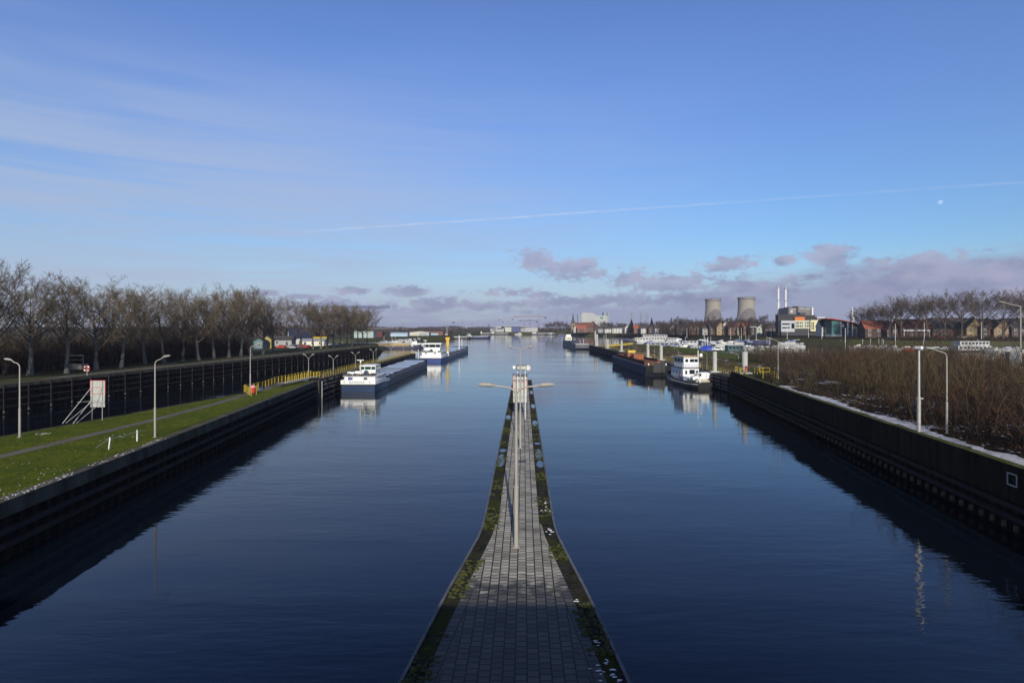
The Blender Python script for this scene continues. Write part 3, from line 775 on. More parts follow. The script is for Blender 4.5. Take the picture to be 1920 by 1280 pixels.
# camera mast
t = thing('camera_mast', 'stout grey mast with a camera on top in the snow strip', 'mast', (37.55, 52.5, 4.64))
b = MB(); b.tube([(0, 0, 0), (0, 0, 3.3)], .16, 12); b.tube([(0, 0, 3.3), (0, 0, 7.9)], [.11, .09], 12); b.build('pole', GALV, t)
b = MB(); b.tube([(0, 0, 3.22), (0, 0, 3.36)], .21, 12); b.bb(.1, .38, -.06, .06, 3.22, 3.34); b.build('collar', GALV, t)
b = MB(); b.box((-.10, -.15, 7.98), (.3, .55, .24), .35); b.build('camera_housing', WHITE, t)
b = MB(); b.tube([(0, 0, 7.75), (.35, 0, 7.75)], .03, 6); b.build('bracket', GALV, t)

# boards seen from the back
BOARD = mat('board_back_grey', (0.36, 0.37, 0.34), 0.6, 0.08, 1.2)
def board(label, loc, base, w, h, struts):
    t = thing('sign_board', label, 'sign', loc, 0, 'shipping boards seen from behind')
    b = MB(); b.bb(-w/2, w/2, 0, .05, base, base+h); b.build('panel', BOARD, t)
    b = MB()
    for z in (base+h*.75, base+h*.5): b.bb(-w/2+.16, w/2-.16, -.02, -.002, z-.03, z+.03)
    b.bb(-w/2, w/2, -.004, .054, base+h+.002, base+h+.05)
    for s in (-1, 1): b.bb(s*(w/2+.03)-.025, s*(w/2+.03)+.025, -.004, .054, base+h*.45, base+h+.05)
    b.build('red_border', REDP, t)
    for s in (-1, 1):
        b = MB(); b.tube([(s*(w/2-.24), -.06, 0), (s*(w/2-.24), -.06, base+h)], .04, 6); b.build('leg', GALV, t)
    b = MB()
    for z in (base+.55, base+.72): b.bb(-w/2, w/2, -.11, -.07, z-.03, z+.03)
    b.build('crossbar', GALV, t)
    if struts:
        for s in (-1, 1):
            sx = s*(w/2-.24)
            b = MB(); b.tube([(sx, -.09, base+h*.78), (sx-1.45, -2.6, .02)], .035, 6); b.build('strut', GALV, t)
            b = MB(); b.tube([(sx-.1, -.09, base+.55), (sx-1.30, -2.3, .02)], .03, 6); b.build('strut', GALV, t)
        b = MB(); b.tube([(-w/2+.2, -.1, base+.7), (-w/2-.7, -1.1, base+.7)], .03, 6); b.build('brace', GALV, t)
    return t
board('grey shipping board held by slanting struts on the grass island', (W(183, 66), 66, 3.72), 1.5, 1.66, 3.05, True)
pt = board('grey shipping board standing across the end of the paved pier', (W(975, 69), 69, PZ), 1.72, 1.66, 3.25, False)
# upper frame with loudspeaker/camera behind the pier board
t = thing('camera_gantry', 'grey frame with a white camera box and round mirror above the pier board', 'frame', (W(975.5, 66.9), 66.9, PZ))
b = MB(); b.tube([(.58, 0, 0), (.58, 0, 6.35)], .04, 8); b.tube([(-.35, .25, 1.5), (-.35, .25, 6.35)], .035, 8); b.build('mast', WHITE, t)
b = MB(); b.bb(-.45, .72, -.04, .04, 6.28, 6.38); b.bb(-.45, .72, -.04, .04, 5.78, 5.86); b.bb(-.95, .95, -.04, .04, 5.26, 5.34)
b.bb(-.45, -.37, -.04, .04, 5.86, 6.28); b.bb(.64, .72, -.04, .04, 5.86, 6.28); b.build('crossbar', DGREY, t)
b = MB(); b.box((-.78, -.05, 6.12), (.26, .5, .34), .3, .5); b.build('camera_box', WHITE, t)
b = MB(); b.tube([(.93, -.02, 6.05), (.93, .04, 6.05)], .3, 16); b.build('mirror', mat('mirror_back', (.5, .5, .46), .6, .1, 2), t)
b = MB(); b.bb(-.44, .64, .02, .05, 5.87, 6.27); b.build('plate', mat('frame_plate', (.40, .40, .36), .6, .1, 2), t)

# chain posts
t = thing('chain_fence', 'two leaning white posts joined by a thin chain on the grass', 'fence', (-38.0, 51.5, 3.72))
q = [((W(205, 50.2)+38, 50.2-51.5), .07), ((W(257, 53.8)+38, 53.8-51.5), .0)]
for (pp, ln) in q:
    b = MB(); b.tube([(pp[0]-ln, pp[1], -.05), (pp[0]+ln, pp[1], 1.05)], .055, 8); b.build('post', WHITE, t)
b = MB(); a = Vector((q[0][0][0], q[0][0][1], .95)); c = Vector((q[1][0][0], q[1][0][1], .95))
ch = [a.lerp(c, i/12) - Vector((0, 0, .12*math.sin(math.pi*i/12))) for i in range(13)]
b.tube([a + (a-c).normalized()*1.6 - Vector((0, 0, .5))] + ch + [c + (c-a).normalized()*1.4 - Vector((0, 0, .2))], .018, 5); b.build('chain', GALV, t)

# yellow railings
def railing(label, pts, h=1.15, gap=1.35, rails=(1.0, .66, .33), r=.035, cat='railing', group='yellow railings', start=True, kick=None):
    """pts = world polyline of the foot of the railing"""
    o0 = Vector(pts[0]); t = thing('railing', label, cat, o0, 0, group)
    P = [Vector(p) - o0 for p in pts]
    pb = MB(); pb.bb(-r*1.15, r*1.15, -r*1.15, r*1.15, 0, h); first = None
    rb = MB()
    for a, c in zip(P, P[1:]):
        L = (c-a).length; nn = max(1, round(L/gap))
        for i in range(nn + (1 if c is P[-1] else 0)):
            p = a.lerp(c, i/nn)
            if first is None: first = pb.build('post', YEL, t, p)
            else:
                k_ = first.copy(); COL.objects.link(k_); k_.parent = t; k_.location = p
        for f_ in rails: rb.tube([a + Vector((0, 0, h*f_ - r)), c + Vector((0, 0, h*f_ - r))], r*.8, 6)
    rb.build('rail', YEL, t)
    if kick:
        kb = MB()
        for a, c in zip(P, P[1:]):
            d = (c-a).normalized(); s = Vector((-d.y, d.x, 0))*.012
            z0 = Vector((0, 0, kick[0])); z1 = Vector((0, 0, kick[1]))
            kb.add([a-s+z0, c-s+z0, c-s+z1, a-s+z1, a+s+z0, c+s+z0, c+s+z1, a+s+z1], [(0, 1, 2, 3), (7, 6, 5, 4), (3, 2, 6, 7), (0, 4, 5, 1)])
        kb.build('infill_plate', YEL, t)
    return t
# ramp bridge at the island tip
t = thing('footbridge', 'grey steel ramp rising from the path to the left jetty', 'footbridge', (-42.6, 101.5, 3.72))
b = MB(); b.add([(-.9, 0, .02), (.9, 0, .02), (.9, 3, .42), (-.9, 3, .42), (-.9, 0, -.2), (.9, 0, -.2), (.9, 3, 0), (-.9, 3, 0)], [(0, 1, 2, 3), (1, 5, 6, 2), (4, 0, 3, 7), (0, 4, 5, 1)])
b.build('ramp_slab', CONC, t)
b = MB(); b.add([(-.9, 3, .42), (.9, 3, .42), (2.2, 12.5, .62), (.6, 13.5, .62), (-.9, 3, .18), (.9, 3, .18), (2.2, 12.5, .38), (.6, 13.5, .38)], [(0, 1, 2, 3), (1, 5, 6, 2), (4, 0, 3, 7), (7, 6, 5, 4)])
b.add([(2.2, 12.5, .62), (3.6, 14, .62), (1.6, 16.5, .62), (.6, 13.5, .62), (2.2, 12.5, .38), (3.6, 14, .38), (1.6, 16.5, .38), (.6, 13.5, .38)], [(0, 1, 2, 3), (1, 5, 6, 2), (4, 0, 3, 7), (7, 6, 5, 4)])
b.build('deck', mat('steel_deck', (.24, .24, .24), .6, .15, 2), t)
for (x, y) in ((.7, 5), (-.6, 5), (1.3, 10), (.2, 10), (2.3, 13.2)):
    b = MB(); b.bb(x-.08, x+.08, y-.08, y+.08, -.02, .3); b.build('trestle', DGREY, t)
railing('yellow railing on the open side of the grey ramp facing the camera', [(-41.65, 104.6, 4.14), (-40.36, 114.0, 4.34), (-39.15, 115.6, 4.34)], h=1.15, gap=.8)
railing('yellow railing on the far side of the grey ramp', [(-44.6, 95.2, 3.72), (-43.9, 100, 3.72), (-43.6, 104.6, 4.14), (-42.05, 115.2, 4.34), (-41.6, 117.6, 4.34)], h=1.15, gap=1.2)
railing('small yellow barrier around the red round panel', [(W(458, 94), 94, 3.72), (W(463, 92.3), 92.3, 3.72), (W(471, 88.7), 88.7, 3.72), (W(480.5, 90.5), 90.5, 3.72), (W(482, 95), 95, 3.72)], h=1.25, gap=1.5, rails=(1.0, .6), r=.03)
t = thing('round_panel', 'faded red and white round panel behind the yellow barrier', 'panel', (W(474.5, 92), 92, 3.72))
b = MB(); vs = []
b.tube([(0, 0, .15), (0, 0, 1.0)], .42, 14); b.build('drum', REDP, t)
b = MB(); b.tube([(0, 0, 1.002), (0, 0, 1.25), (0, 0, 1.42)], [.50, .44, .16], 14); b.build('cover', mat('faded_pink', (.55, .25, .23), .7, .2, 4), t)

# jetties
def jetty(label, x0, x1, y0, y1, zd, water_side, cat='jetty', bw=1.0):
    """deck between x0 and x1; water_side = -1 or +1 is the fender face"""
    t = thing('jetty', label, cat, ((x0+x1)/2, y0, 0))
    w = x1-x0; L = y1-y0; xf = water_side*w/2
    b = MB(); b.bb(-w/2, w/2, 0, L, zd-.22, zd); b.build('deck', CONC, t)
    for z in (zd-.55, zd-1.35, zd-2.15, .55):
        b = MB(); b.bb(xf - .15*water_side, xf + .18*water_side, 0, L, z-.22, z+.22); b.build('fender_beam', mat('jetty_fender', (.075, .072, .075), .75, .5, .6, bump=.4, c2=(.03, .028, .028)), t)
    b = MB(); b.bb(xf - .55*water_side, xf - .42*water_side, .3, L, -1.5, zd-.23); b.build('fender_wall', STEELD, t)
    pb = MB(); pb.tube([(0, 0, -1.5), (0, 0, zd-.05)], .28, 10); f = None
    y = .4
    while y < L:
        for xx in (xf + .02*water_side, -xf*.7):
            if f is None: f = pb.build('pile', STEELD, t, (xx, y, 0))
            else:
                c = f.copy(); COL.objects.link(c); c.parent = t; c.location = (xx, y, 0)
        y += 4.5
    return t
jl = jetty('long narrow jetty beside the two big barges on the left', -41.6, -39.3, 115.9, 232, 3.85, 1)
# worn bright patches on the fender face next to the first barge
b = MB(); rj = random.Random(8)
for i in range(46):
    y = rj.uniform(.4, 11); z = rj.choice((3.3, 2.5, 1.7)) + rj.uniform(-.15, .15)
    b.bb(1.33, 1.36, y, y + rj.uniform(.25, .9), z, z + rj.uniform(.06, .16))
b.build('rubbing_strip', mat('scuffed_steel', (.30, .30, .32), .6, .25, 3), jl)
railing('yellow railing along the water side of the left jetty', [(-39.5, 119, 3.85), (-39.5, 231, 3.85)], h=1.1, gap=1.7)
railing('yellow railing along the back of the left jetty', [(-41.4, 119, 3.85), (-41.4, 231, 3.85)], h=1.1, gap=2.1)
jetty('long dark jetty on the right with round concrete columns', 47.6, 51.2, 124.4, 350, 3.4, -1)
railing('yellow railing along the land side of the right jetty', [(50.9, 128, 3.4), (50.9, 238, 3.4)], h=1.15, gap=1.5)
railing('yellow railing at the far end of the right jetty', [(50.9, 240, 3.4), (50.9, 346, 3.4)], h=1.15, gap=2.4)
# steel gangway from far jetty end to the field
t = thing('gangway', 'yellow gangway from the far jetty to the green field', 'gangway', (51, 312, 3.4))
b = MB(); b.add([(0, -1, 0), (15.5, 1, 1.25), (15.5, 3, 1.25), (0, 1, 0), (0, -1, -.2), (15.5, 1, 1.05), (15.5, 3, 1.05), (0, 1, -.2)], [(0, 1, 2, 3), (0, 4, 5, 1), (3, 2, 6, 7), (7, 6, 5, 4)]); b.build('deck', DGREY, t)
b = MB()
for dy in (0, 2):
    for z in (.4, .75, 1.1): b.tube([(0, -1+dy, z), (15.5, 1+dy, 1.25+z)], .07, 6)
    for i in range(9): b.tube([(15.5*i/8, -1+dy+2*i/8, 1.25*i/8), (15.5*i/8, -1+dy+2*i/8, 1.25*i/8+1.1)], .06, 6)
b.build('handrail', YEL, t)
# quay corner railings
railing('yellow railing round the quay corner beside the nearest concrete column', [(47.9, 121.8, 4.86), (50.6, 124.0, 4.6), (51.0, 128, 4.2)], h=1.25, gap=.55)
railing('yellow railing running back along the quay from the nearest column', [(51.6, 121.0, 4.65), (51.4, 113.5, 4.65), (50.4, 107.5, 4.65)], h=1.3, gap=1.6, rails=(1.0, .6))
railing('low yellow barrier standing on the quay edge before the nearest column', [(47.0, 117.0, 4.86), (48.4, 117.4, 4.86)], h=1.0, gap=.7, rails=(1.0,))
t = thing('barrier_frame', 'yellow rectangular frame on a single post by the quay edge', 'barrier', (W(1430.5, 109), 109, 4.65))
b = MB(); b.tube([(0, 0, 0), (0, 0, 2.05)], .05, 6); b.build('post', YEL, t)
b = MB(); b.tube([(-.7, 0, 1.3), (1.3, 0, 1.3)], .05, 6); b.tube([(-.7, 0, 2.05), (1.3, 0, 2.05)], .05, 6); b.tube([(-.7, 0, 1.3), (-.7, 0, 2.05)], .05, 6); b.tube([(1.3, 0, 1.3), (1.3, 0, 2.05)], .05, 6); b.build('frame', YEL, t)
t = thing('notice_board', 'dark red notice board beside the foot of the nearest column', 'sign', (W(1399.5, 118.5), 118.5, 4.65))
b = MB(); b.bb(-.28, .28, -.03, .03, .45, 1.75); b.build('panel', mat('dark_red', (.20, .02, .035), .6, .35, 6), t)
b = MB(); b.bb(-.2, -.14, .035, .08, 0, 1.6); b.bb(.14, .2, .035, .08, 0, 1.6); b.build('leg', GALV, t)
t = thing('block_wall', 'dark concrete block at the end of the snow strip', 'block', (W(1476, 99), 99, 4.62))
b = MB(); b.bb(-2.6, .5, 0, .5, 0, .8); b.build('slab', CONCD, t); b = MB(); b.bb(.52, 1.0, -.1, .6, 0, .75); b.build('end_block', CONC, t)
# concrete columns
cols = [(120.5, 49.3, .58, 9.2, 'nearest concrete column, with the red notice board at its foot'), (140, 49.9, .5, 8.4, 'concrete column behind the white van on the tug'), (190, 49.8, .53, 8.2, 'concrete column behind the near end of the rusty barge'),
        (208, 49.7, .54, 8.5, 'concrete column behind the middle of the rusty barge'), (258, 49.7, .49, 8.4, 'concrete column behind the orange containers'), (296, 49.8, .5, 8.2, 'concrete column just before the yellow gangway'), (334, 49.9, .6, 10.2, 'stout concrete column at the far end of the right jetty'), (343, 50.2, .42, 12, 'tallest slim concrete column at the far end of the right jetty')]
for (y, x, r, zt, lb) in cols:
    t = thing('mooring_column', lb, 'column', (x, y, 3.4 if y > 122 else 4.65), 0, 'round concrete mooring columns')
    zb = 3.4 if y > 122 else 4.65
    b = MB(); b.tube([(0, 0, .3), (0, 0, zt-zb)], r, 20); b.tube([(0, 0, zt-zb), (0, 0, zt-zb+.05)], [r*.97, r*.9], 20); b.build('shaft', CONCL, t)
    b = MB(); b.bb(-1.25, 1.25, -1.0, 1.0, .004, .3); b.build('footing', CONCL, t)
# life ring post at the far left bank
t = thing('lifebuoy', 'red and white lifebuoy on a post under the left poplars', 'lifebuoy', (W(162.5, 116), 116, GZ))
b = MB(); b.bb(-.06, .06, .08, .16, 0, 1.9); b.build('post', GALV, t)
b = MB()
for k in range(24):
    pass
ringp = [(.52*math.cos(a), 0, 1.45 + .52*math.sin(a)) for a in [i*math.pi/12 for i in range(25)]]
b.tube(ringp, .13, 8, False); b.build('ring', REDP, t)
for k in range(4):
    a0 = k*math.pi/2 + .5; bb_ = MB(); bb_.tube([(.52*math.cos(a), 0, 1.45+.52*math.sin(a)) for a in (a0, a0+.25, a0+.5)], .137, 8); bb_.build('band', WHITE, t)
# ================================================================== BOATS
def hull(mb, L, W_, fb, sheer=.0, draft=1.0, bow=.14, stern=.05, sternw=.86, bowrise=0, zfix=None):
    """hull with stern at y=0, bow at y=L. returns section half widths"""
    st = [0, stern*.4, stern, .2, .5, 1-bow, 1-bow*.6, 1-bow*.3, 1-bow*.1, 1.0]
    hw = [sternw, sternw+(1-sternw)*.6, 1, 1, 1, 1, .93, .74, .46, .10]
    secs = []
    for s, h in zip(st, hw):
        y = s*L; w = W_/2*h; z = fb + sheer*max(0, (s-(1-bow*1.5))/(bow*1.5))**1.5 + sheer*.3*max(0, (.08-s)/.08)
        k = .93 if s < 1-bow else .93 - .25*(s-(1-bow))/bow
        yb = y - (0 if s < .9 else (s-.9)*L*.05)
        secs.append([(-w, y, z), (-w, y, .25), (-w*k, yb, -draft), (w*k, yb, -draft), (w, y, .25), (w, y, z)])
    mb.loft(secs, True)
    return secs
def window(parent, x0, x1, y0, y1, z0, z1, gl, name='window'):
    b = MB(); b.bb(x0, x1, y0, y1, z0, z1); return b.build(name, gl, parent)
def text_mesh(txt, size, m, parent, loc, rot):
    cu = bpy.data.curves.new('lettering', 'FONT'); cu.body = txt; cu.size = size; cu.align_x = 'CENTER'; cu.extrude = .01
    tmp = bpy.data.objects.new('lettering_curve', cu); COL.objects.link(tmp)
    dg = bpy.context.evaluated_depsgraph_get(); me = bpy.data.meshes.new_from_object(tmp.evaluated_get(dg))
    bpy.data.objects.remove(tmp, do_unlink=True)
    me.materials.clear(); me.materials.append(m)
    o = bpy.data.objects.new('lettering', me); COL.objects.link(o); o.parent = parent; o.location = loc; o.rotation_euler = rot
    return o

def river_barge(label, loc, rz, L, W_, fb=1.3, hullm=COAM, name='cargo_barge', wh_x=0.8, wh_w=4.2, gl=GGLASS, txt=None, hatch_m=HATCH, dark_bands=True, mastm=None, side_rib=True, sternm=NAVY, big=False, dz=3.32, zr=5.72, rh=.1, group='moored cargo barges'):
    t = thing(name, label, 'barge', loc, rz, group)
    b = MB(); hull(b, L, W_, fb, sheer=1.0); fixn(b.build('hull', hullm, t))
    # stern body in its own colour, slightly proud
    b = MB(); secs = []
    for (y, k, zt) in ((-.04, .865, 1.72), (L*.021, .952, 1.75), (L*.052, 1.004, 1.55), (L*.13, 1.004, fb+.02)):
        w = W_/2*k; secs.append([(-w, y, zt), (-w, y, .25), (-w*.95, y, -.8), (w*.95, y, -.8), (w, y, .25), (w, y, zt)])
    b.loft(secs, True); fixn(b.build('stern_hull', sternm, t))
    b = MB(); b.bb(-W_/2*.872, W_/2*.872, -.07, -.045, 1.42, 1.74); b.build('rubbing_band', BLACK, t)
    # white bulwark
    zb0, zb1 = (1.75, 2.62)
    b = MB(); secs = []
    for (y, k, zt) in ((-.12, .90, zb1), (L*.02, .975, zb1), (L*.055, 1.012, zb1), (L*.15, 1.012, fb+.75)):
        w = W_/2*k; zl = zb0 if y < L*.1 else fb + .1
        secs.append([(-w, y, zt), (-w, y, zl), (w, y, zl), (w, y, zt)])
    b.loft(secs, True); fixn(b.build('bulwark', WHITE, t))
    # accommodation
    ya, yb_ = 1.3, L*.135
    b = MB(); hw = W_/2*.86
    b.loft([[(-hw*.93, ya, 2.5), (hw*.93, ya, 2.5), (hw*.93, ya+.1, dz-.1), (-hw*.93, ya+.1, dz-.1)], [(-hw, ya+2.5, 2.4), (hw, ya+2.5, 2.4), (hw, ya+2.5, dz), (-hw, ya+2.5, dz)],
            [(-hw, yb_, fb+.05), (hw, yb_, fb+.05), (hw, yb_, dz-.15), (-hw, yb_, dz-.15)]], True); fixn(b.build('deckhouse', WHITE, t))
    b = MB(); b.bb(-hw-.1, hw+.1, ya-.15, yb_+.1, dz+.01, dz+.08); b.build('deckhouse_roof', WHITE, t)
    for i in range(5):
        yy = ya+2.6 + i*(yb_-ya-3.4)/4
        for s in (-1, 1): window(t, s*(hw+.005), s*(hw+.03), yy, yy+.8, dz-.95, dz-.25, DGLASS)
    for x in (-hw*.55, hw*.35): window(t, x-.45, x+.45, ya-.03, ya+.02, dz-.62, dz-.2, DGLASS)
    # upper cabin under the wheelhouse
    yw = ya + 2.6; zl = dz+.09
    zw0, zw1 = zr-(1.02 if not big else 1.75), zr-(.28 if not big else .5)
    b = MB(); b.bb(wh_x-wh_w/2, wh_x+wh_w/2, yw, yw+4.3, zl, zw0); b.build('wheelhouse_base', WHITE, t)
    b = MB(); b.loft([[(wh_x-wh_w/2*k, yw+(.0 if k == 1 else -.1), z), (wh_x+wh_w/2*k, yw+(.0 if k == 1 else -.1), z), (wh_x+wh_w/2*k, yw+4.3+(.0 if k == 1 else .15), z), (wh_x-wh_w/2*k, yw+4.3+(.0 if k == 1 else .15), z)] for (k, z) in ((1, zw0+.003), (1.03, zw1))], True); fixn(b.build('wheelhouse_glazing', gl, t))
    b = MB()
    for x in (-wh_w*.515, -wh_w*.2, wh_w*.22, wh_w*.515):
        b.bb(wh_x+x-.06, wh_x+x+.06, yw-.16, yw-.08, zw0, zw1)
    for yy in (yw+1.4, yw+2.9, yw+4.3):
        for s in (-1, 1): b.bb(wh_x+s*wh_w*.52-.04, wh_x+s*wh_w*.52+.04, yy-.06, yy+.06, zw0, zw1)
    b.build('window_post', WHITE, t)
    b = MB(); b.bb(wh_x-wh_w/2-rh, wh_x+wh_w/2+rh, yw-.35, yw+4.75, zw1, zr); b.build('wheelhouse_roof', WHITE, t)
    b = MB(); xm = wh_x-wh_w*.42
    b.tube([(xm, yw-.8, dz+.09), (xm, yw-.8, zr+1.25)], .06, 8); b.bb(xm-.85, xm+.75, yw-.88, yw-.72, zr+1.15, zr+1.3); b.tube([(xm, yw-.8, zr+.7), (xm, yw-.8, zr+1.05)], .2, 8); b.build('radar_mast', WHITE, t)
    b = MB()                                      # aft deck railing
    for x in [(-1+i/4)*hw*.95 for i in range(9)]: b.tube([(x, ya-.05, dz+.08), (x, ya-.05, dz+1.0)], .025, 5)
    for z in (dz+.5, dz+1.0): b.tube([(-hw*.95, ya-.05, z), (hw*.95, ya-.05, z)], .022, 5)
    for s in (-1, 1):
        for i in range(7): yy = ya + i*(yb_-ya)/6; b.tube([(s*hw, yy, dz+.08), (s*hw, yy, dz+1.0)], .025, 5)
        for z in (dz+.5, dz+1.0): b.tube([(s*hw, ya, z), (s*hw, yb_, z)], .022, 5)
    b.build('deck_rail', mat('rail_steel', (.16, .16, .17), .5, .2, 2), t)
    # dark things stowed along the rail
    b = MB(); rk = random.Random(int(L))
    for i in range(16): b.box((rk.uniform(-hw*.9, hw*.9), ya+rk.uniform(.1, 1.6), dz+.08+.25), (rk.uniform(.3, 1.1), rk.uniform(.3, .7), rk.uniform(.3, .75)))
    b.build('stowed_gear', mat('dark_gear', (.03, .03, .035), .8, .4, 2), t)
    # clutter on the aft deck
    b = MB(); b.box((-hw*.72, yw+.2, dz+.5), (1.6, 1.1, .8)); b.box((-hw*.35, yw+1.2, dz+.55), (1.3, 1.6, .9)); b.build('deck_locker', WHITE, t)
    b = MB(); b.tube([(-hw*.78, ya+.9, dz+.09), (-hw*.78, ya+.9, dz+.65)], .5, 10); b.box((-hw*.2, ya+.8, dz+.34), (.9, .7, .5)); b.build('winch', mat('rusty_brown', (.16, .08, .05), .8, .3, 3), t)
    b = MB(); b.tube([(wh_x-.3, yw-.9, dz+.55), (wh_x-.3, yw-.3, dz+.8)], [.5, .55], 10); b.build('tender_cover', mat('blue_grey_cover', (.05, .07, .11), .7, .3, 2), t)
    # hold
    y0, y1 = yb_+2.0, L*.93; hh = W_/2*.80
    b = MB(); b.bb(-hh, hh, y0, y1, fb-.1, fb+1.15); b.mi = 1
    y = y0+.8
    while side_rib and y < y1:
        for s in (-1, 1): b.bb(s*hh, s*(hh+.22), y, y+.35, fb+.0, fb+1.12)
        y += 2.2
    b.build('coaming', [COAM, mat('rib_dark', (.03, .04, .07), .6, .3, .5)], t)
    b = MB(); nseg = max(4, int((y1-y0)/6.2)); sl = (y1-y0)/nseg
    for i in range(nseg):
        a0 = y0+i*sl+.05; a1 = a0+sl-.10; z = fb+1.16 + (.10 if i % 2 else .0)
        b.xprism([(a0, z), (a1, z), (a1, z+.10), ((a0+a1)/2, z+.2), (a0, z+.10)], -hh-.12, hh+.12)
    b.build('hatch_cover', hatch_m, t)
    if dark_bands:
        b = MB()
        for k_ in (.06, .16, .30): yy = y0+(y1-y0)*k_; b.xprism([(yy, fb+1.35), (yy+.5, fb+1.35), (yy+.5, fb+1.48), (yy, fb+1.48)], -hh-.13, hh+.13)
        b.build('hatch_beam', BLACK, t)
    b = MB(); b.bb(-W_*.32, W_*.32, L*.94, L*.962, fb-.1, fb+1.3); b.tube([(0, L*.972, fb+.1), (0, L*.972, fb+(5 if not big else 5.8))], .16 if big else .1, 8); b.build('bow_deck_gear', WHITE, t)
    b = MB(); secs = []
    for s_, k in ((1-.14*.75, .965), (1-.14*.3, .755), (1-.014, .47), (1.004, .13)):
        w = W_/2*k; secs.append([(-w, s_*L, fb+1.55), (-w, s_*L, fb+.4), (w, s_*L, fb+.4), (w, s_*L, fb+1.55)])
    b.loft(secs, True, False); fixn(b.build('bow_bulwark', hullm, t))
    if txt: text_mesh(txt, .62, BLACK, t, (-.25, -.15, 1.98), (R(90), 0, 0))
    return t, hw, yw
t, hw, yw = river_barge('nearest white-sterned barge with blue hull below and green wheelhouse windows', (-34.35, 127, 0), R(0), 84, 8.6, wh_x=1.2, wh_w=3.5, txt='EUCENVALA', hullm=mat('dark_navy_hull', (.016, .022, .040), .5, .3, .5))
b = MB(); b.tube([(-hw*.62, 1.28, 2.85), (-hw*.62, 1.22, 2.85)], .40, 16); b.build('emblem', mat('indigo_emblem', (.06, .06, .26), .5, .2, 3), t)
for x in (-3.1, 2.6):
    b = MB(); b.tube([(x, -.125, 2.2), (x, -.16, 2.2)], .13, 10); b.build('hawse_hole', BLACK, t)
t, hw, yw = river_barge('second barge ahead with wide dark wheelhouse windows and a yellow deck crane', (-33.4, 234, 0), R(-1.8), 110, 9.6, wh_x=-.1, wh_w=6.6, gl=DGLASS, fb=1.5, hullm=mat('hull_grey_blue', (.10, .13, .19), .55, .2, .5), sternm=mat('royal_blue', (.010, .035, .17), .45, .2, .5), dark_bands=False, big=True, dz=4.05, zr=7.75, rh=.55)
b = MB(); b.tube([(4.0, 21, 1.5), (4.0, 21, 6.2)], .45, 10); b.bb(3.4, 4.6, 20.4, 21.6, 6.2, 8.8); b.bb(3.1, 4.9, 20.2, 21.8, 8.85, 9.9); b.build('deck_crane', mat('crane_yellow', (.60, .36, .02), .5, .3, 1), t)
b = MB(); b.tube([(4.0, 21, 1.4), (4.0, 21, 3.5)], .6, 10); b.build('crane_foot', CREAM, t)
b = MB(); b.tube([(4.0, 62, 2.5), (4.0, 62, 10.2)], .22, 8); b.build('signal_mast', WHITE, t)

# tan cargo barge lying across the left basin
t = thing('cargo_barge', 'dark barge with tan hatch sides and white bow behind the far left quay', 'barge', (-128, 378, 0), R(-90+9), 'moored cargo barges')
b = MB(); hull(b, 68, 8.6, 1.6, sheer=1.4); fixn(b.build('hull', mat('dark_indigo_hull', (.035, .035, .06), .6, .2, .5), t))
b = MB(); b.bb(-3.6, 3.6, 8, 59, 1.5, 3.6); b.build('hold_side', mat('tan_paint', (.34, .25, .11), .7, .15, .5), t)
b = MB(); b.bb(-3.75, 3.75, 7.9, 59.2, 3.6, 3.85); b.build('hatch_cover', mat('pale_hatch', (.5, .5, .5), .6, .1, .5), t)
b = MB(); secs = []
for s_, k in ((.885, 1.0), (.93, .86), (.965, .65), (.99, .4), (1.005, .12)):
    w = 4.3*k+.03; secs.append([(-w, s_*68, 3.5), (-w, s_*68, 1.5), (w, s_*68, 1.5), (w, s_*68, 3.5)])
b.loft(secs, True); fixn(b.build('bow_bulwark', WHITE, t))
text_mesh('LEEN', 1.3, BLACK, t, (4.25, 61.4, 1.95), (R(90), 0, R(97)))
b = MB(); b.bb(-2.5, 2.5, 61, 64, 3.5, 4.6); b.build('bow_deckhouse', WHITE, t)

# light grey dumb barge pushed against the end of the right jetty
t = thing('cargo_barge', 'grey barge with a pale foredeck and cream wheelhouse beyond the right jetty', 'barge', (45.6, 368, 0), R(0), 'moored cargo barges')
b = MB()
secs = []
for (y, w, zt, zb_) in ((0, 4.5, 3.2, .8), (2.5, 4.55, 3.2, -.6), (12, 4.6, 3.0, -1), (92, 4.6, 3.4, -1), (100, 3.6, 3.6, -1)):
    secs.append([(-w, y, zt), (-w, y, zb_), (w, y, zb_), (w, y, zt)])
b.loft(secs, True); fixn(b.build('hull', mat('slate_hull', (.055, .06, .085), .6, .25, .4), t))
b = MB(); b.bb(-4.3, 4.3, .2, 13, 3.2, 3.5); b.build('foredeck', mat('pale_deck', (.46, .43, .38), .8, .1, .5), t)
b = MB(); b.bb(-3.9, 3.9, 15, 80, 3.0, 4.1); b.build('hold', BLACK, t)
b = MB(); b.bb(-3.2, 2.0, 84, 91, 3.4, 6.6); b.loft([[(-2.7, 84.5, 6.6), (1.5, 84.5, 6.6), (1.5, 89, 6.6), (-2.7, 89, 6.6)], [(-2.3, 84.9, 8.6), (1.1, 84.9, 8.6), (1.1, 88.6, 8.6), (-2.3, 88.6, 8.6)]], True); b.build('wheelhouse', CREAM, t)
for x in (-2.0, -.6, .7): window(t, x-.45, x+.45, 83.95, 84.0, 5.0, 5.9, DGLASS)
text_mesh('JUPPI', 1.0, mat('dull_gold', (.25, .2, .08), .6, .2, 2), t, (0, -.03, 1.9), (R(90), 0, 0))
b = MB(); b.tube([(-1.2, 3, 3.5), (-1.2, 3, 6.2)], .09, 6); b.tube([(1.0, 3, 3.5), (1.0, 3, 6.8)], .09, 6); b.build('mast', WHITE, t)

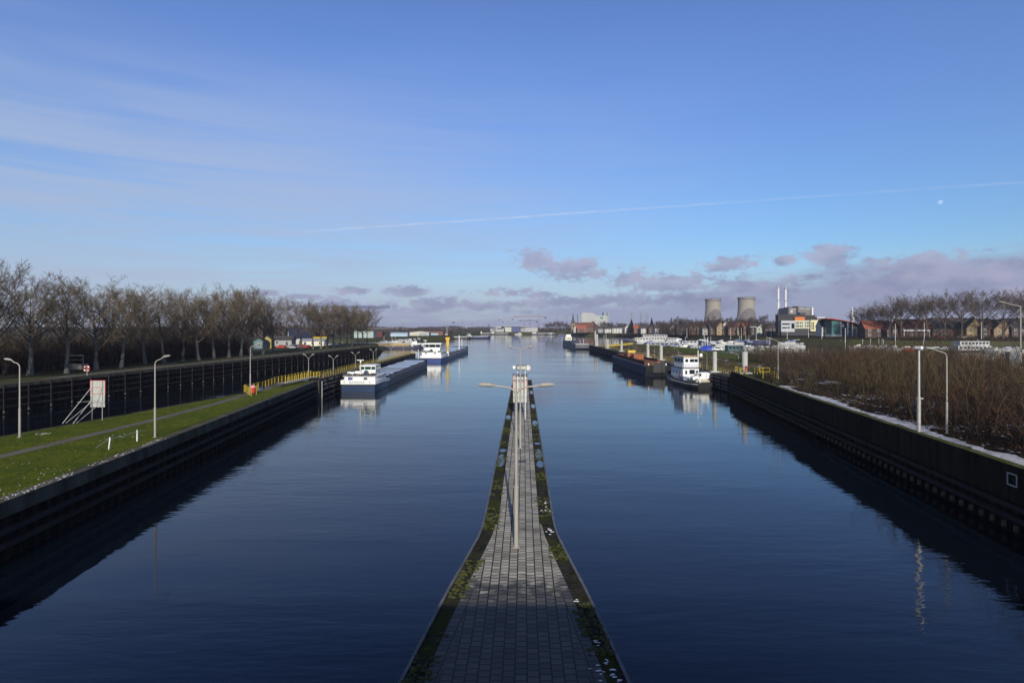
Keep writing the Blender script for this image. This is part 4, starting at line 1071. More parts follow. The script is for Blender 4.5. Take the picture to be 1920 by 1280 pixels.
# rusty push barge
t = thing('push_barge', 'long dark open push barge with a rusty hold ahead of the white tug', 'barge', (43.25, 168, 0), 0)
hb = mat('push_barge_hull', (.055, .065, .095), .7, .3, .5, c2=(.022, .025, .035), spec=.15)
b = MB(); W2 = 3.75; L2_ = 56
secs = [[(-W2, 0, 3.1), (-W2, 0, 1.1), (W2, 0, 1.1), (W2, 0, 3.1)], [(-W2, 1.6, 3.1), (-W2, 1.6, -.5), (W2, 1.6, -.5), (W2, 1.6, 3.1)], [(-W2, 3, 3.0), (-W2, 3, -1), (W2, 3, -1), (W2, 3, 3.0)],
        [(-W2, 52, 3.2), (-W2, 52, -1), (W2, 52, -1), (W2, 52, 3.2)], [(-W2, L2_, 3.3), (-W2, L2_, 1.0), (W2, L2_, 1.0), (W2, L2_, 3.3)]]
b.loft(secs, True); fixn(b.build('hull', hb, t))
b = MB(); b.bb(-W2+.02, W2-.02, -.05, -.004, 1.12, 3.08); b.build('headlog', mat('headlog_black', (.018, .018, .02), .8, .3, 1, spec=.1), t)
b = MB(); y = 2.0
while y < 54:
    b.bb(-W2-.1, -W2-.003, y, y+.14, .5, 3.0); y += 1.6
b.bb(-W2-.12, -W2-.003, 1, 55, 2.85, 3.1); b.build('hull_rib', mat('rib_blue_grey', (.15, .17, .23), .6, .2, .5), t)
b = MB(); b.bb(-3.0, -2.85, 5, 52, 3.0, 4.2); b.bb(2.85, 3.0, 5, 52, 3.0, 4.2); b.bb(-2.84, 2.84, 5, 5.15, 3.0, 4.2); b.bb(-2.84, 2.84, 51.85, 52, 3.0, 4.2); b.build('coaming', RUST, t)
b = MB(); b.bb(-2.84, 2.84, 5.15, 51.85, 3.02, 3.5); b.build('cargo_floor', RUST, t)
b = MB(); b.bb(-1.6, 1.9, -.35, .0, 1.0, 4.0); b.bb(.9, 1.5, -.7, -.35, 1.2, 4.6); b.build('push_knee', BLACK, t)
b = MB(); b.tube([(-1.3, 2.0, 3.1), (-.2, 2.0, 3.1)], .5, 10); b.build('winch_drum', mat('lime_yellow', (.5, .5, .03), .6, .2, 3), t)
b = MB(); b.box((.5, 2.3, 3.7), (.9, .8, 1.2)); b.build('winch_frame', ORANGE, t)
b = MB()
for x in (-2.6, 2.6): b.tube([(x, 1.3, 3.1), (x, 1.3, 3.7)], .18, 8)
b.build('bollard', WHITE, t)
for (x, y, s_, lb) in ((-1.0, 203, 6.5, 'larger orange steel container in the far end of the rusty barge'), (-.2, 195.5, 4.6, 'smaller rusty orange container in the rusty barge')):
    c = thing('cargo_container', lb, 'container', (43.25+x, y, 3.5), 0, 'containers in the rusty barge')
    b = MB(); b.bb(-1.7, 1.7, -s_/2, s_/2, 0, 1.7); b.build('box', ORANGE, c)
    b = MB()
    for i in range(7): b.bb(-1.7+i*.55, -1.62+i*.55, -s_/2-.04, -s_/2-.002, .05, 1.65)
    b.build('rib', RUST, c)
c = thing('pump_unit', 'yellow machine on top of the larger orange container', 'machine', (42.6, 203.5, 5.2))
b = MB(); b.bb(-1.3, 1.3, -1, 1, .15, 1.0); b.build('housing', YEL, c); b = MB(); b.bb(-1.5, 1.5, -1.1, 1.1, 0, .15); b.build('skid', BLACK, c)

# white pusher tug
t = thing('tug', 'small white and black tug with a two-storey wheelhouse carrying a van', 'tug', (46.2, 133.6, 0), R(7))
b = MB(); secs = []
for (y, w, zt) in ((0, 2.6, 1.35), (1.2, 3.3, 1.3), (4, 3.75, 1.25), (12, 3.75, 1.35), (17, 3.1, 1.7), (19.6, 1.9, 2.0), (20.6, .7, 2.15)):
    secs.append([(-w, y, zt), (-w, y, .4), (-w*.85, y*.97+.2, -1), (w*.85, y*.97+.2, -1), (w, y, .4), (w, y, zt)])
b.loft(secs, True); fixn(b.build('hull', BLACK, t))
b = MB(); vs = [s[0] for s in secs] ; ed = [(p[0]-.06, p[1], p[2]-.30) for p in vs]; b.tube(ed, .07, 6); ed = [(-p[0]+.06, p[1], p[2]-.30) for p in vs]; b.tube(ed, .07, 6); b.build('rubbing_strake', mat('strake_white', (.6, .6, .6), .5, .1, 2), t)
b = MB(); b.sheet([(s[0][0]*.94, s[0][1]) for s in secs] + [(-s[0][0]*.94, s[0][1]) for s in reversed(secs)], 1.40); b.build('deck', mat('green_deck', (.035, .07, .05), .7, .3, 1), t)
b = MB(); secs2 = []
for s_ in secs[3:]: secs2.append([(s_[0][0]*1.0, s_[0][1], s_[0][2]+.75), (s_[0][0], s_[0][1], s_[0][2]+.01)])
b.loft(secs2, False, False); b.loft([[(-p[0], p[1], p[2]) for p in r] for r in secs2], False, False); b.build('bulwark', BLACK, t)
dh = mat('tug_white', (.70, .71, .72), .45, .08, 1.0)
b = MB(); b.bb(-2.3, 1.9, 9.2, 16.5, 1.41, 4.2); b.build('deckhouse', dh, t)
b = MB(); b.bb(-2.5, 2.2, 8.9, 16.8, 4.2, 4.34); b.build('gallery', DGREY, t)
b = MB(); b.bb(-1.9, 2.0, 9.6, 15.6, 4.345, 6.9); b.build('wheelhouse', dh, t)
b = MB(); b.bb(-2.1, 2.2, 9.3, 15.9, 6.9, 7.1); b.build('wheelhouse_roof', mat('buff_roof', (.50, .36, .17), .6, .1, 2), t)
for x0, x1 in ((-1.5, -.75), (-.3, .8), (.9, 1.8)): window(t, x0, x1, 9.55, 9.598, 5.7, 6.45, DGLASS)
for y0 in (10.2, 12, 13.8): window(t, -1.95, -1.902, y0, y0+1.3, 5.6, 6.5, DGLASS)
window(t, -1.7, -1.2, 9.15, 9.198, 2.7, 3.6, DGLASS); window(t, -.6, .8, 9.15, 9.198, 2.75, 3.8, DGLASS)
b = MB(); b.bb(1.1, 1.7, 9.14, 9.198, 1.5, 3.6); b.build('door', BLACK, t)
for y0 in (10.6, 12.6, 14.6): window(t, -2.35, -2.302, y0, y0+.6, 2.7, 3.3, DGLASS)
b = MB(); b.tube([(-2.34, 11.0, 2.1), (-2.40, 11.0, 2.1)], .38, 14); b.build('lifebuoy', REDP, t)
b = MB()
for x in (-2.45, -1.5, -.5, .5, 1.5, 2.1): b.tube([(x, 8.95, 4.34), (x, 8.95, 5.3)], .03, 5)
for z in (4.85, 5.3): b.tube([(-2.45, 8.95, z), (2.1, 8.95, z)], .028, 5); b.tube([(-2.45, 8.95, z), (-2.45, 16.6, z)], .028, 5)
b.build('deck_rail', WHITE, t)
b = MB(); b.tube([(2.3, 10.5, 1.4), (2.3, 10.5, 8.6)], .1, 8); b.tube([(2.3, 10.5, 7.4), (3.1, 10.5, 7.4)], .05, 6); b.bb(2.75, 3.35, 10.3, 10.6, 7.0, 7.8); b.build('mast', WHITE, t)
b = MB(); b.tube([(1.3, 7.6, 1.4), (1.3, 7.6, 2.6), (2.4, 7.4, 4.3), (3.0, 7.3, 5.7)], [.28, .25, .18, .14], 8); b.build('deck_crane', BLACK, t)
b = MB(); b.bb(-3.4, -2.6, 6.5, 8.8, 1.41, 2.3); b.bb(-2.3, -1.5, 7.2, 8.6, 1.41, 2.1); b.build('deck_box', mat('steel_blue', (.12, .15, .21), .6, .2, 2), t)
b = MB(); b.add([(1.9, 8.2, 1.6), (3.6, 7.6, 2.2), (3.5, 9.4, 2.6), (1.9, 9.5, 3.3), (2.7, 8.7, 3.2)], [(0, 1, 4), (1, 2, 4), (2, 3, 4), (3, 0, 4)]); b.build('tarpaulin', mat('violet_tarp', (.07, .035, .32), .6, .2, 3), t)
b = MB()
for x, y in ((-1.8, .8), (1.8, .8)): b.tube([(x, y, 1.3), (x, y, 2.0)], .17, 8)
b.build('bollard', WHITE, t)
b = MB(); b.box((-.6, 2.0, 1.62), (3.4, .7, .35), .06); b.build('timber', mat('pale_timber', (.5, .42, .32), .8, .2, 2), t)
# the van, parked across the tug's deck, nose to the left
v = thing('van', 'small white panel van parked across the deck of the tug', 'van', (45.75, 137.6, 1.42), R(3))
v.scale = (1.1, 1.1, 1.1)
prof = [(-2.15, .35), (2.15, .35), (2.2, .9), (2.17, 1.35), (2.0, 1.86), (1.7, 1.95), (-.45, 1.93), (-.72, 1.80), (-1.30, 1.22), (-2.05, 1.0), (-2.24, .75)]
b = MB(); b.yprism(prof, -.9, .9); fixn(b.build('body', WHITE, v))
b = MB(); b.yprism([(-1.12, 1.2), (-.30, 1.2), (-.30, 1.74), (-.66, 1.74)], -.925, -.902); b.build('side_window', DGLASS, v)
b = MB(); b.add([(-.76, -.78, 1.80), (-.76, .78, 1.80), (-1.32, .8, 1.24), (-1.32, -.8, 1.24)], [(0, 1, 2, 3)]); b.build('windscreen', mat('windscreen_glass', (.03, .05, .09), .1, .2, 1, spec=.8), v).location = (-.02, 0, .02)
b = MB(); b.bb(.72, .80, -.915, -.902, .6, 1.8); b.bb(-1.4, 1.4, -.912, -.902, .55, .6); b.build('door_gap', BLACK, v)
b = MB(); b.tube([(-.75, -.905, .95), (-.75, -.92, .95)], .14, 10); b.build('round_logo', DGREY, v)
for x in (-1.42, 1.40):
    for y in (-.82, .82):
        w_ = MB(); w_.tube([(x, y-.1, .31), (x, y+.1, .31)], .33, 16); wo_ = w_.build('wheel', RUBBER, v)
        r2 = MB(); r2.tube([(x, y-.115, .31), (x, y+.115, .31)], .20, 14); r2.build('rim', GREYP, wo_)
b = MB(); b.bb(-2.25, -2.1, -.85, -.5, .78, .95); b.build('headlight', CREAM, v)
b = MB(); b.bb(2.16, 2.2, -.88, -.7, .9, 1.4); b.build('tail_light', REDP, v)
# ================================================================== VEGETATION
BARK = mat('poplar_bark', (0.20, 0.185, 0.155), 0.9, 0.3, 2.2, c2=(0.060, 0.052, 0.042), stretch=(1, 1, 1.5), bump=.4)
BARKD = mat('dark_bark', (0.085, 0.070, 0.055), 0.9, 0.3, 1.5, c2=(0.045, 0.036, 0.028))
TWIGA = mat('twig_grey_brown', (0.165, 0.128, 0.080), 0.9, 0.3, 0.5, c2=(0.070, 0.052, 0.034))
TWIGB = mat('twig_warm_brown', (0.120, 0.086, 0.058), 0.9, 0.3, 0.5, c2=(0.060, 0.043, 0.032))
TWIGC = mat('twig_purple_brown', (0.080, 0.058, 0.052), 0.9, 0.3, 0.3, c2=(0.045, 0.034, 0.030))
def ribbon(mb, p, q, w0, w1, rnd):
    d = q - p
    s = d.cross(Vector((rnd.uniform(-1, 1), rnd.uniform(-1, 1), rnd.uniform(-1, 1))))
    if s.length < 1e-6: return
    s.normalize()
    mb.add([p - s*w0, p + s*w0, q + s*w1, q - s*w1], [(0, 1, 2, 3)])
def bare_tree(seed, H, spread, rt, first=.25, nl=15, n2=8, n3=6, n4=2, tw=.035, up=.55, lean=0.0, fork=.8, limbr=.30, dome=False):
    rnd = random.Random(seed); tb = MB(); cb = MB()
    tp = []; x = y = 0
    for i in range(8):
        f_ = i/7; tp.append(Vector((x, y, H*fork*f_))); x += rnd.uniform(-.18, .18) + lean*.25; y += rnd.uniform(-.18, .18)
    tr = [rt*(1.25 if i == 0 else (1-.80*i/7)) for i in range(8)]
    tb.tube(tp, tr, 8)
    def tpos(f_):
        f_ = min(max(f_/fork, 0), .999)*7; i = int(f_); return tp[i].lerp(tp[i+1], f_-i), tr[i] + (tr[i+1]-tr[i])*(f_-i)
    ga = rnd.random()*6
    for k in range(nl):
        f_ = first + (fork*.98-first)*((k+rnd.random()*.6)/nl)
        p, rr = tpos(f_); ga += 2.4 + rnd.uniform(-.5, .5)
        rel = (f_-first)/(1-first)
        tilt = R((62 - 40*rel if not dome else 56 - 34*rel) + rnd.uniform(-9, 9))
        hd = Vector((math.cos(ga), math.sin(ga), 0))
        L = min(spread*(1.15-.35*rel)*rnd.uniform(.8, 1.12)/max(.35, math.sin(tilt)), (H-p.z)*1.08)
        if dome: L = min((H-p.z)*rnd.uniform(.72, 1.0), spread*1.3/max(.3, math.sin(tilt)))
        d = hd*math.sin(tilt) + Vector((0, 0, math.cos(tilt)))
        pts = [p]; cur = d.copy(); seg = 5
        for j in range(seg):
            cur = (cur + Vector((rnd.uniform(-.16, .16), rnd.uniform(-.16, .16), up*.26))).normalized()
            pts.append(pts[-1] + cur*L/seg)
        lr = max(.05, min(rr*.62, limbr*.5)); cb.tube(pts, [lr*(1-.82*j/seg) for j in range(seg+1)], 5, False)
        for j in range(n2):
            ft = (.25 + .75*(j+rnd.random())/n2)*seg; i = min(int(ft), seg-1); q = pts[i].lerp(pts[i+1], ft-i)
            ax = (pts[i+1]-pts[i]).normalized()
            rv = Vector((rnd.gauss(0, 1), rnd.gauss(0, 1), rnd.gauss(0, .7))); rv -= ax*rv.dot(ax); rv.normalize()
            d2 = (ax*.75 + rv*.75 + Vector((0, 0, up*.5))).normalized(); l2 = L*rnd.uniform(.20, .40)*(1.1-.35*ft/seg)
            a = q; e1 = q + d2*l2*.5; d3 = (d2 + Vector((rnd.uniform(-.2, .2), rnd.uniform(-.2, .2), up*.45))).normalized(); e2 = e1 + d3*l2*.55
            r2 = max(tw*.9, lr*.26); cb.tube([a, e1, e2], [r2, r2*.65, r2*.25], 3, False)
            for m_ in range(n3):
                g = .2+.8*(m_+rnd.random())/n3; s_ = a.lerp(e1, g*2) if g < .5 else e1.lerp(e2, g*2-1)
                rv = Vector((rnd.gauss(0, 1), rnd.gauss(0, 1), rnd.gauss(0, .8))).normalized()
                d4 = (d3*.7 + rv*.75 + Vector((0, 0, up*.6))).normalized(); l4 = rnd.uniform(.7, 1.7)*H/22
                z = s_ + d4*l4; ribbon(cb, s_, z, tw, tw*.45, rnd)
                for _ in range(n4):
                    s5 = s_.lerp(z, rnd.uniform(.3, .9)); d5 = (d4 + Vector((rnd.gauss(0, .6), rnd.gauss(0, .6), rnd.gauss(.15, .5)))).normalized()
                    ribbon(cb, s5, s5 + d5*rnd.uniform(.4, .95)*H/22, tw*.7, tw*.3, rnd)
    return tb, cb
def tree_proto(name, label, cat, group, args, bark, twig):
    t = thing(name, label, cat, (0, 0, 0), 0, group)
    tb, cb = bare_tree(**args); tb.build('trunk', bark, t); cb.build('crown', twig, t)
    return t
PG = 'row of bare poplars on the left bank'
protos = [tree_proto('poplar_tree', 'x', 'tree', PG, dict(seed=s, H=22, spread=6.0, rt=.46, first=.20+.035*(s % 3), nl=15, n2=12, n3=9, n4=4, tw=.027, lean=ln, up=.42, limbr=.32, dome=True, fork=.62), BARK, TWIGA)
          for s, ln in ((1, .5), (2, -.3), (3, .2), (4, .8), (5, -.5), (6, .3), (7, -.7))]
pxs = [-150, -75, -10, 56, 125, 181, 227, 272, 308, 344, 373, 402, 429, 452, 471, 493, 511]
pxs2 = [566, 587, 602, 613, 625, 638, 651, 660, 672, 681, 688]
used = set(); rt_ = random.Random(31)
for i, px in enumerate(pxs + pxs2):
    Y = -104.9/((px-960)/F - .06); X = (px-960)/F*Y; jf = rt_.uniform(.975, 1.03); X *= jf; Y *= jf
    k = i % 7 if i < 7 else rt_.randrange(7)
    if px < 0: lb = 'bare poplar beyond the left frame edge, %s of its row' % ORD[i]
    elif i < len(pxs): lb = 'bare grey poplar above the far quay, %s tall one from the left' % ORD[i-3]
    else: lb = 'brownish bare poplar, %s in the row right of the white-gabled house' % ORD[i-len(pxs)]
    sc = rt_.uniform(.90, 1.06)*(1.0 if i < len(pxs) else .97)
    if k not in used: o = protos[k]; used.add(k); o.location = (X, Y, GZ); o['label'] = lb
    else: o = dup(protos[k], (X, Y, GZ), label=lb)
    o.rotation_euler = (0, 0, rt_.uniform(0, 6.28)); o.scale = (sc*rt_.uniform(.92, 1.18),)*2 + (sc,)
# second, thinner line of trees behind
P2 = 'thin bare trees behind the poplar row'
pr = [tree_proto('bare_tree', 'x', 'tree', P2, dict(seed=s, H=18, spread=4.2, rt=.2, first=.12, nl=14, n2=7, n3=6, n4=2, tw=.035), BARKD, TWIGB) for s in (11, 12, 13)]
for i in range(18):
    Y = 106 + i*6.2 + rt_.uniform(-2, 2); X = -98 + (Y-115)*.06 - rt_.uniform(7, 15)
    lb = 'thin dark bare tree behind the poplar row, %s counted away from the camera' % ORD[i]
    if i < 3: o = pr[i]; o.location = (X, Y, GZ); o['label'] = lb
    else: o = dup(pr[i % 3], (X, Y, GZ), label=lb)
    o.rotation_euler = (0, 0, rt_.uniform(0, 6.28)); s_ = rt_.uniform(.7, 1.1); o.scale = (s_, s_, s_)

# brushwood masses nobody could count
def brush(name, label, pos, hrange, mats, seed, w=.018, side=6, lean=.25, zones=False):
    rnd = random.Random(seed); b = MB()
    for (x, y, z, hs) in pos:
        h = rnd.uniform(*hrange)*hs; wt4 = [5, 3, 2, 1]
        if zones: wt4 = [max(.3, 3+4*math.sin(x*.12+y*.05+.6)), max(.3, 2+4*math.sin(y*.11-x*.07+2)), max(.1, .6+1.6*math.sin((x+y)*.19)), max(.4, 1.5+2*math.sin(x*.23-y*.16))]
        b.mi = rnd.choices(range(len(mats)), wt4[:len(mats)])[0]
        p = Vector((x, y, z)); d = Vector((rnd.gauss(0, lean), rnd.gauss(0, lean), 1)).normalized()
        q = p + d*h*.5; d2 = (d + Vector((rnd.gauss(0, .2), rnd.gauss(0, .2), 0))).normalized(); e = q + d2*h*.5
        ribbon(b, p, q, w*1.3, w, rnd); ribbon(b, q, e, w, w*.4, rnd)
        for _ in range(side):
            g = rnd.uniform(.25, .98); s_ = p.lerp(q, g*2) if g < .5 else q.lerp(e, g*2-1)
            dd = (d + Vector((rnd.gauss(0, .75), rnd.gauss(0, .75), rnd.gauss(.1, .45)))).normalized()
            ribbon(b, s_, s_ + dd*h*rnd.uniform(.12, .32), w*.75, w*.3, rnd)
    o = b.build(name, mats); o['kind'] = 'stuff'; o['label'] = label
    return o
BR = [mat('brush_red_brown', (.076, .035, .018), .95, .35, .3, c2=(.036, .018, .010)), mat('brush_olive', (.060, .045, .016), .95, .35, .3, c2=(.036, .027, .010)),
      mat('brush_tan', (.090, .060, .028), .95, .3, .3), mat('brush_dark', (.028, .021, .016), .95, .3, .3)]
rb_ = random.Random(77); pos = []
while len(pos) < 15500:
    y = 20 + 150*rb_.random()**1.15; off = 3.9 + 62*rb_.random()**1.25
    x = RWX(min(y, 118)) + off
    if y > 116 and x < 67: continue
    if y > 150 and x > 110: continue
    dn = math.sin(x*.21 + 1.7*math.sin(y*.10)) * .5 + math.sin(y*.23 + x*.13)*.4
    if off < 16 and rb_.random() < (.62 if dn < .1 else .28): continue
    if dn < -.35 and rb_.random() < .6: continue
    hs = min(1.0, .36 + off*.055)*(.78 + .42*dn + .12*math.sin(x*.6+y*.35)) * (1.1 if y < 70 else .92) * (1.05 if y < 112 else .85)
    hs *= rb_.choice((.6, .8, 1, 1, 1.15, 1.3))
    if y > 92 and off > 4: hs = max(hs, .72 + .2*dn)
    pos.append((x, y, GZ, hs))
brush('thicket', 'dense brown leafless thicket on the right bank', pos, (3.4, 7.0), BR, 3, w=.022, side=11, lean=.33, zones=True)
pos = []
for i in range(420):
    y = rb_.uniform(36, 76); x = RWX(y) + rb_.uniform(5.5, 24); pos.append((x, y, GZ, 1.0))
brush('saplings', 'thin olive saplings at the front of the thicket', pos, (4.2, 7.6), [BR[1], BR[2]], 4, w=.028, side=9, lean=.12)
pos = [(RWX(y)+rb_.uniform(2.9, 5.2), y, GZ, 1) for y in [rb_.uniform(30, 112) for _ in range(1500)]]
brush('dead_grass', 'low dead grass along the snow strip', pos, (.25, .75), BR[:3], 5, w=.012, side=3, lean=.5)
pos = []
for i in range(5600):
    y = 104 + 112*rb_.random(); x = -98 + (y-115)*.06 - 6 - abs(rb_.gauss(0, 9)); pos.append((x, y, GZ, 1 if rb_.random() < .6 else .55))
brush('undergrowth', 'red-brown undergrowth behind the poplars', pos, (3.5, 8.5), [BR[3], TWIGC, BR[0]], 6, w=.055, side=8)
pos = []
for i in range(900):
    y = rb_.uniform(118, 300); x = LWX(y) - 1.4 - abs(rb_.gauss(0, 5)); pos.append((x, y, GZ, 1))
brush('bank_grass', 'tufts of dead grass on the left bank', pos, (.25, .7), [BR[1], BR[2]], 8, w=.03, side=3, lean=.5)
pos = []
for i in range(1100):
    f_ = rb_.random(); y = rb_.uniform(130, 342); pos.append((53 + 13*f_, y, .7 + 4*f_, 1))
brush('slope_weeds', 'brown weeds on the grass embankment', pos, (.3, 1.0), [BR[0], BR[2]], 9, w=.04, side=3, lean=.5)
pos = []
for i in range(420):
    x = rb_.uniform(262, 400); pos.append((x, (446-(x-276)*1.06 if x < 308 else 410-(x-308)*.1) - rb_.uniform(0, 8), 4.9, 1))
brush('terrace_hedge', 'dull brown shrubs on the slope below the houses', pos, (1.0, 2.4), [BR[0], BR[1]], 10, w=.07, side=6, lean=.4)
pos = []
for i in range(9000):
    y = 36 + 66*rb_.random(); x0 = -50.2 + (y-55.7)*.19 if y < 92 else -43.4; x1 = IWX(y) - .9; x = rb_.uniform(x0+.3, x1)
    px_ = -42.6 + (1.0 if abs(y-47) < 90 else 0)*0
    cxp = -42.6+(y-47.4)*.054 if y < 66 else (-41.6-(y-66)*.03)
    if abs(x-cxp) < .75: continue
    pos.append((x, y, 3.70, 1))
GB = [mat('blade_green', (.066, .098, .006), .95, .3, .5), mat('blade_dark', (.030, .048, .005), .95, .3, .5), mat('blade_straw', (.14, .115, .035), .95, .3, .5)]
brush('grass_tufts', 'short uneven grass tufts on the island', pos, (.07, .22), GB, 14, w=.012, side=3, lean=.5)
pos = []
for i in range(2200):
    y = rb_.uniform(402, 424); x = rb_.uniform(282, 400); pos.append((x, max(y, 412-(x-308)*.1), 6.4, 1 if rb_.random() < .3 else .5))
brush('garden_shrubs', 'dark bare shrubs in front of the brick houses', pos, (1.5, 4.0), [BR[3], BR[0]], 15, w=.06, side=7, lean=.4)
# far woods along the horizon
def far_wood(name, label, segs, seed, mats_):
    rnd = random.Random(seed); b = MB()
    for (x0, y0, x1, y1, h0, h1, n_, w) in segs:
        for i in range(n_):
            f_ = rnd.random(); x = x0+(x1-x0)*f_; y = y0+(y1-y0)*f_ + rnd.uniform(-20, 20); h = rnd.uniform(h0, h1)*(0.8+.25*math.sin(x*.013+seed)+.15*math.sin(x*.041))
            c = Vector((x, y, GZ)); top = Vector((x+rnd.uniform(-1, 1), y, GZ+h)); b.mi = rnd.randrange(len(mats_))
            for _ in range(5):
                a = rnd.uniform(-1, 1); bs = c.lerp(top, rnd.uniform(0, .5)); tip = bs + Vector((a*h*.35, rnd.uniform(-.3, .3)*h, h*rnd.uniform(.25, .5)))
                ribbon(b, bs, tip, w, w*.5, rnd)
            ribbon(b, c, top, w*1.2, w*.5, rnd)
    o = b.build(name, mats_); o['kind'] = 'stuff'; o['label'] = label
far_wood('woods', 'far purple woods along the horizon', [(-3600, 2400, -300, 3000, 11, 16, 1500, 4.0), (-420, 2500, 120, 2500, 10, 14, 420, 3.0), (-1500, 900, -330, 1250, 8, 12, 650, 2.2), (-420, 1500, -70, 1500, 4, 7, 500, 2.5), (-300, 860, -95, 900, 3, 5.5, 300, 1.4), (500, 2300, 3600, 2300, 14, 22, 900, 4), (-60, 1240, 300, 1300, 7, 12, 300, 1.6), (-420, 600, -170, 560, 8, 15, 420, 1.2)], 5, [TWIGC, BR[3]])
pos = []
for i in range(2600):
    px = rb_.uniform(1235, 1462); Y = rb_.uniform(640, 760); pos.append((W(px, Y), Y, 6.0, rb_.uniform(.5, 1.1)))
brush('woods', 'dark brown woods behind the village houses', pos, (9, 15.5), [TWIGC, BR[3], BR[0]], 12, w=.16, side=9, lean=.2)

# village trees
VG = 'bare trees along the village front'
vp = [tree_proto('bare_tree', 'x', 'tree', VG, dict(seed=s, H=16.5, spread=6.4, rt=.4, first=.2, nl=14, n2=9, n3=6, n4=3, tw=.095, up=.34, dome=True, fork=.55), BARKD, TWIGC) for s in (21, 22, 23)]
vt = [(1026, 1010, 1.0), (1036, 1000, 1.15), (1047, 1000, 1.2), (1057, 1010, 1.1), (1065, 1000, .9), (1112, 930, .8), (1128, 900, 1.05), (1138, 880, 1.1), (1146, 880, 1.0), (1160, 860, .95), (1166, 850, .9), (1198, 790, .9), (1207, 780, 1.0), (1214, 780, .85), (1233, 740, 1.05), (1243, 730, .95), (1254, 720, .95), (1268, 700, 1.25), (1276, 690, 1.2), (1287, 690, 1.1), (1298, 690, 1.15), (1308, 680, 1.05), (1318, 680, 1.1), (1329, 670, 1.1), (1339, 665, 1.2), (1350, 660, 1.1), (1361, 650, 1.25), (1371, 650, 1.05), (1380, 640, 1.1), (1391, 640, 1.2), (1404, 630, 1.1), (1413, 620, 1.15), (1426, 600, 1.35), (1434, 610, .9), (1450, 640, 1.0)]
for i, (px, Y, s_) in enumerate(vt):
    if px > 1230: Y -= (70 if i % 3 == 0 else -25)
    lb = 'dark bare tree on the village front, %s counting from the clump left of the church' % ORD[i]
    if i < 3: o = vp[i]; o.location = (W(px, Y), Y, 5.9); o['label'] = lb
    else: o = dup(vp[i % 3], (W(px, Y), Y, 5.9), label=lb)
    o.rotation_euler = (0, 0, rt_.uniform(0, 6)); o.scale = (s_*1.05, s_*1.05, s_)
def conifer(label, loc, H, r):
    t = thing('conifer', label, 'tree', loc); rnd = random.Random(int(H*7)); tb = MB(); tb.tube([(0, 0, 0), (0, 0, H*.95)], [.4, .08], 7); tb.build('trunk', BARKD, t)
    b = MB()
    for i in range(900):
        f_ = rnd.random()**.8; z = H*(.08+.9*f_); rr = r*(1-f_)**.85*rnd.uniform(.5, 1.05)+.1; a = rnd.random()*6.28
        p = Vector((math.cos(a)*rr*.25, math.sin(a)*rr*.25, z+.3)); q = Vector((math.cos(a)*rr, math.sin(a)*rr, z-rr*.18)); ribbon(b, p, q, .55, .2, rnd)
    b.build('crown', mat('conifer_green', (.018, .026, .014), .95, .4, .4), t)
conifer('broad dark cone-shaped conifer rising over the village roofs', (W(1184, 800), 800, 5.9), 19.5, 8.0)
conifer('pointed narrow dark conifer right of the broad one', (W(1222, 760), 760, 5.9), 21, 5.2)
# lime trees before the houses on the right
LG = 'bare lime trees in front of the houses'
lp = [tree_proto('lime_tree', 'x', 'tree', LG, dict(seed=s, H=24, spread=8.0, rt=.55, first=.26, nl=15, n2=11, n3=8, n4=3, tw=.042, up=.30, fork=.55, limbr=.5, dome=True), BARKD, TWIGB) for s in (41, 42, 43, 44)]
lt = [(1612, 345, .72), (1627, 340, .78), (1645, 330, .80), (1668, 320, .92), (1690, 315, .98), (1716, 312, .92), (1738, 308, 1.0), (1771, 306, 1.02), (1803, 304, 1.06), (1842, 302, 1.10), (1880, 302, 1.0), (1913, 302, 1.12), (1950, 302, 1.1)]
for i, (px, Y, s_) in enumerate(lt):
    Y *= 1.345; s_ *= 1.42
    lb = 'bare spreading lime tree before the brick houses, %s in line from the white obelisk' % ORD[i]
    if i < 4: o = lp[i]; o.location = (W(px, Y), Y, 6.4); o['label'] = lb
    else: o = dup(lp[i % 4], (W(px, Y), Y, 6.4), label=lb)
    o.rotation_euler = (0, 0, rt_.uniform(0, 6)); o.scale = (s_, s_, s_)
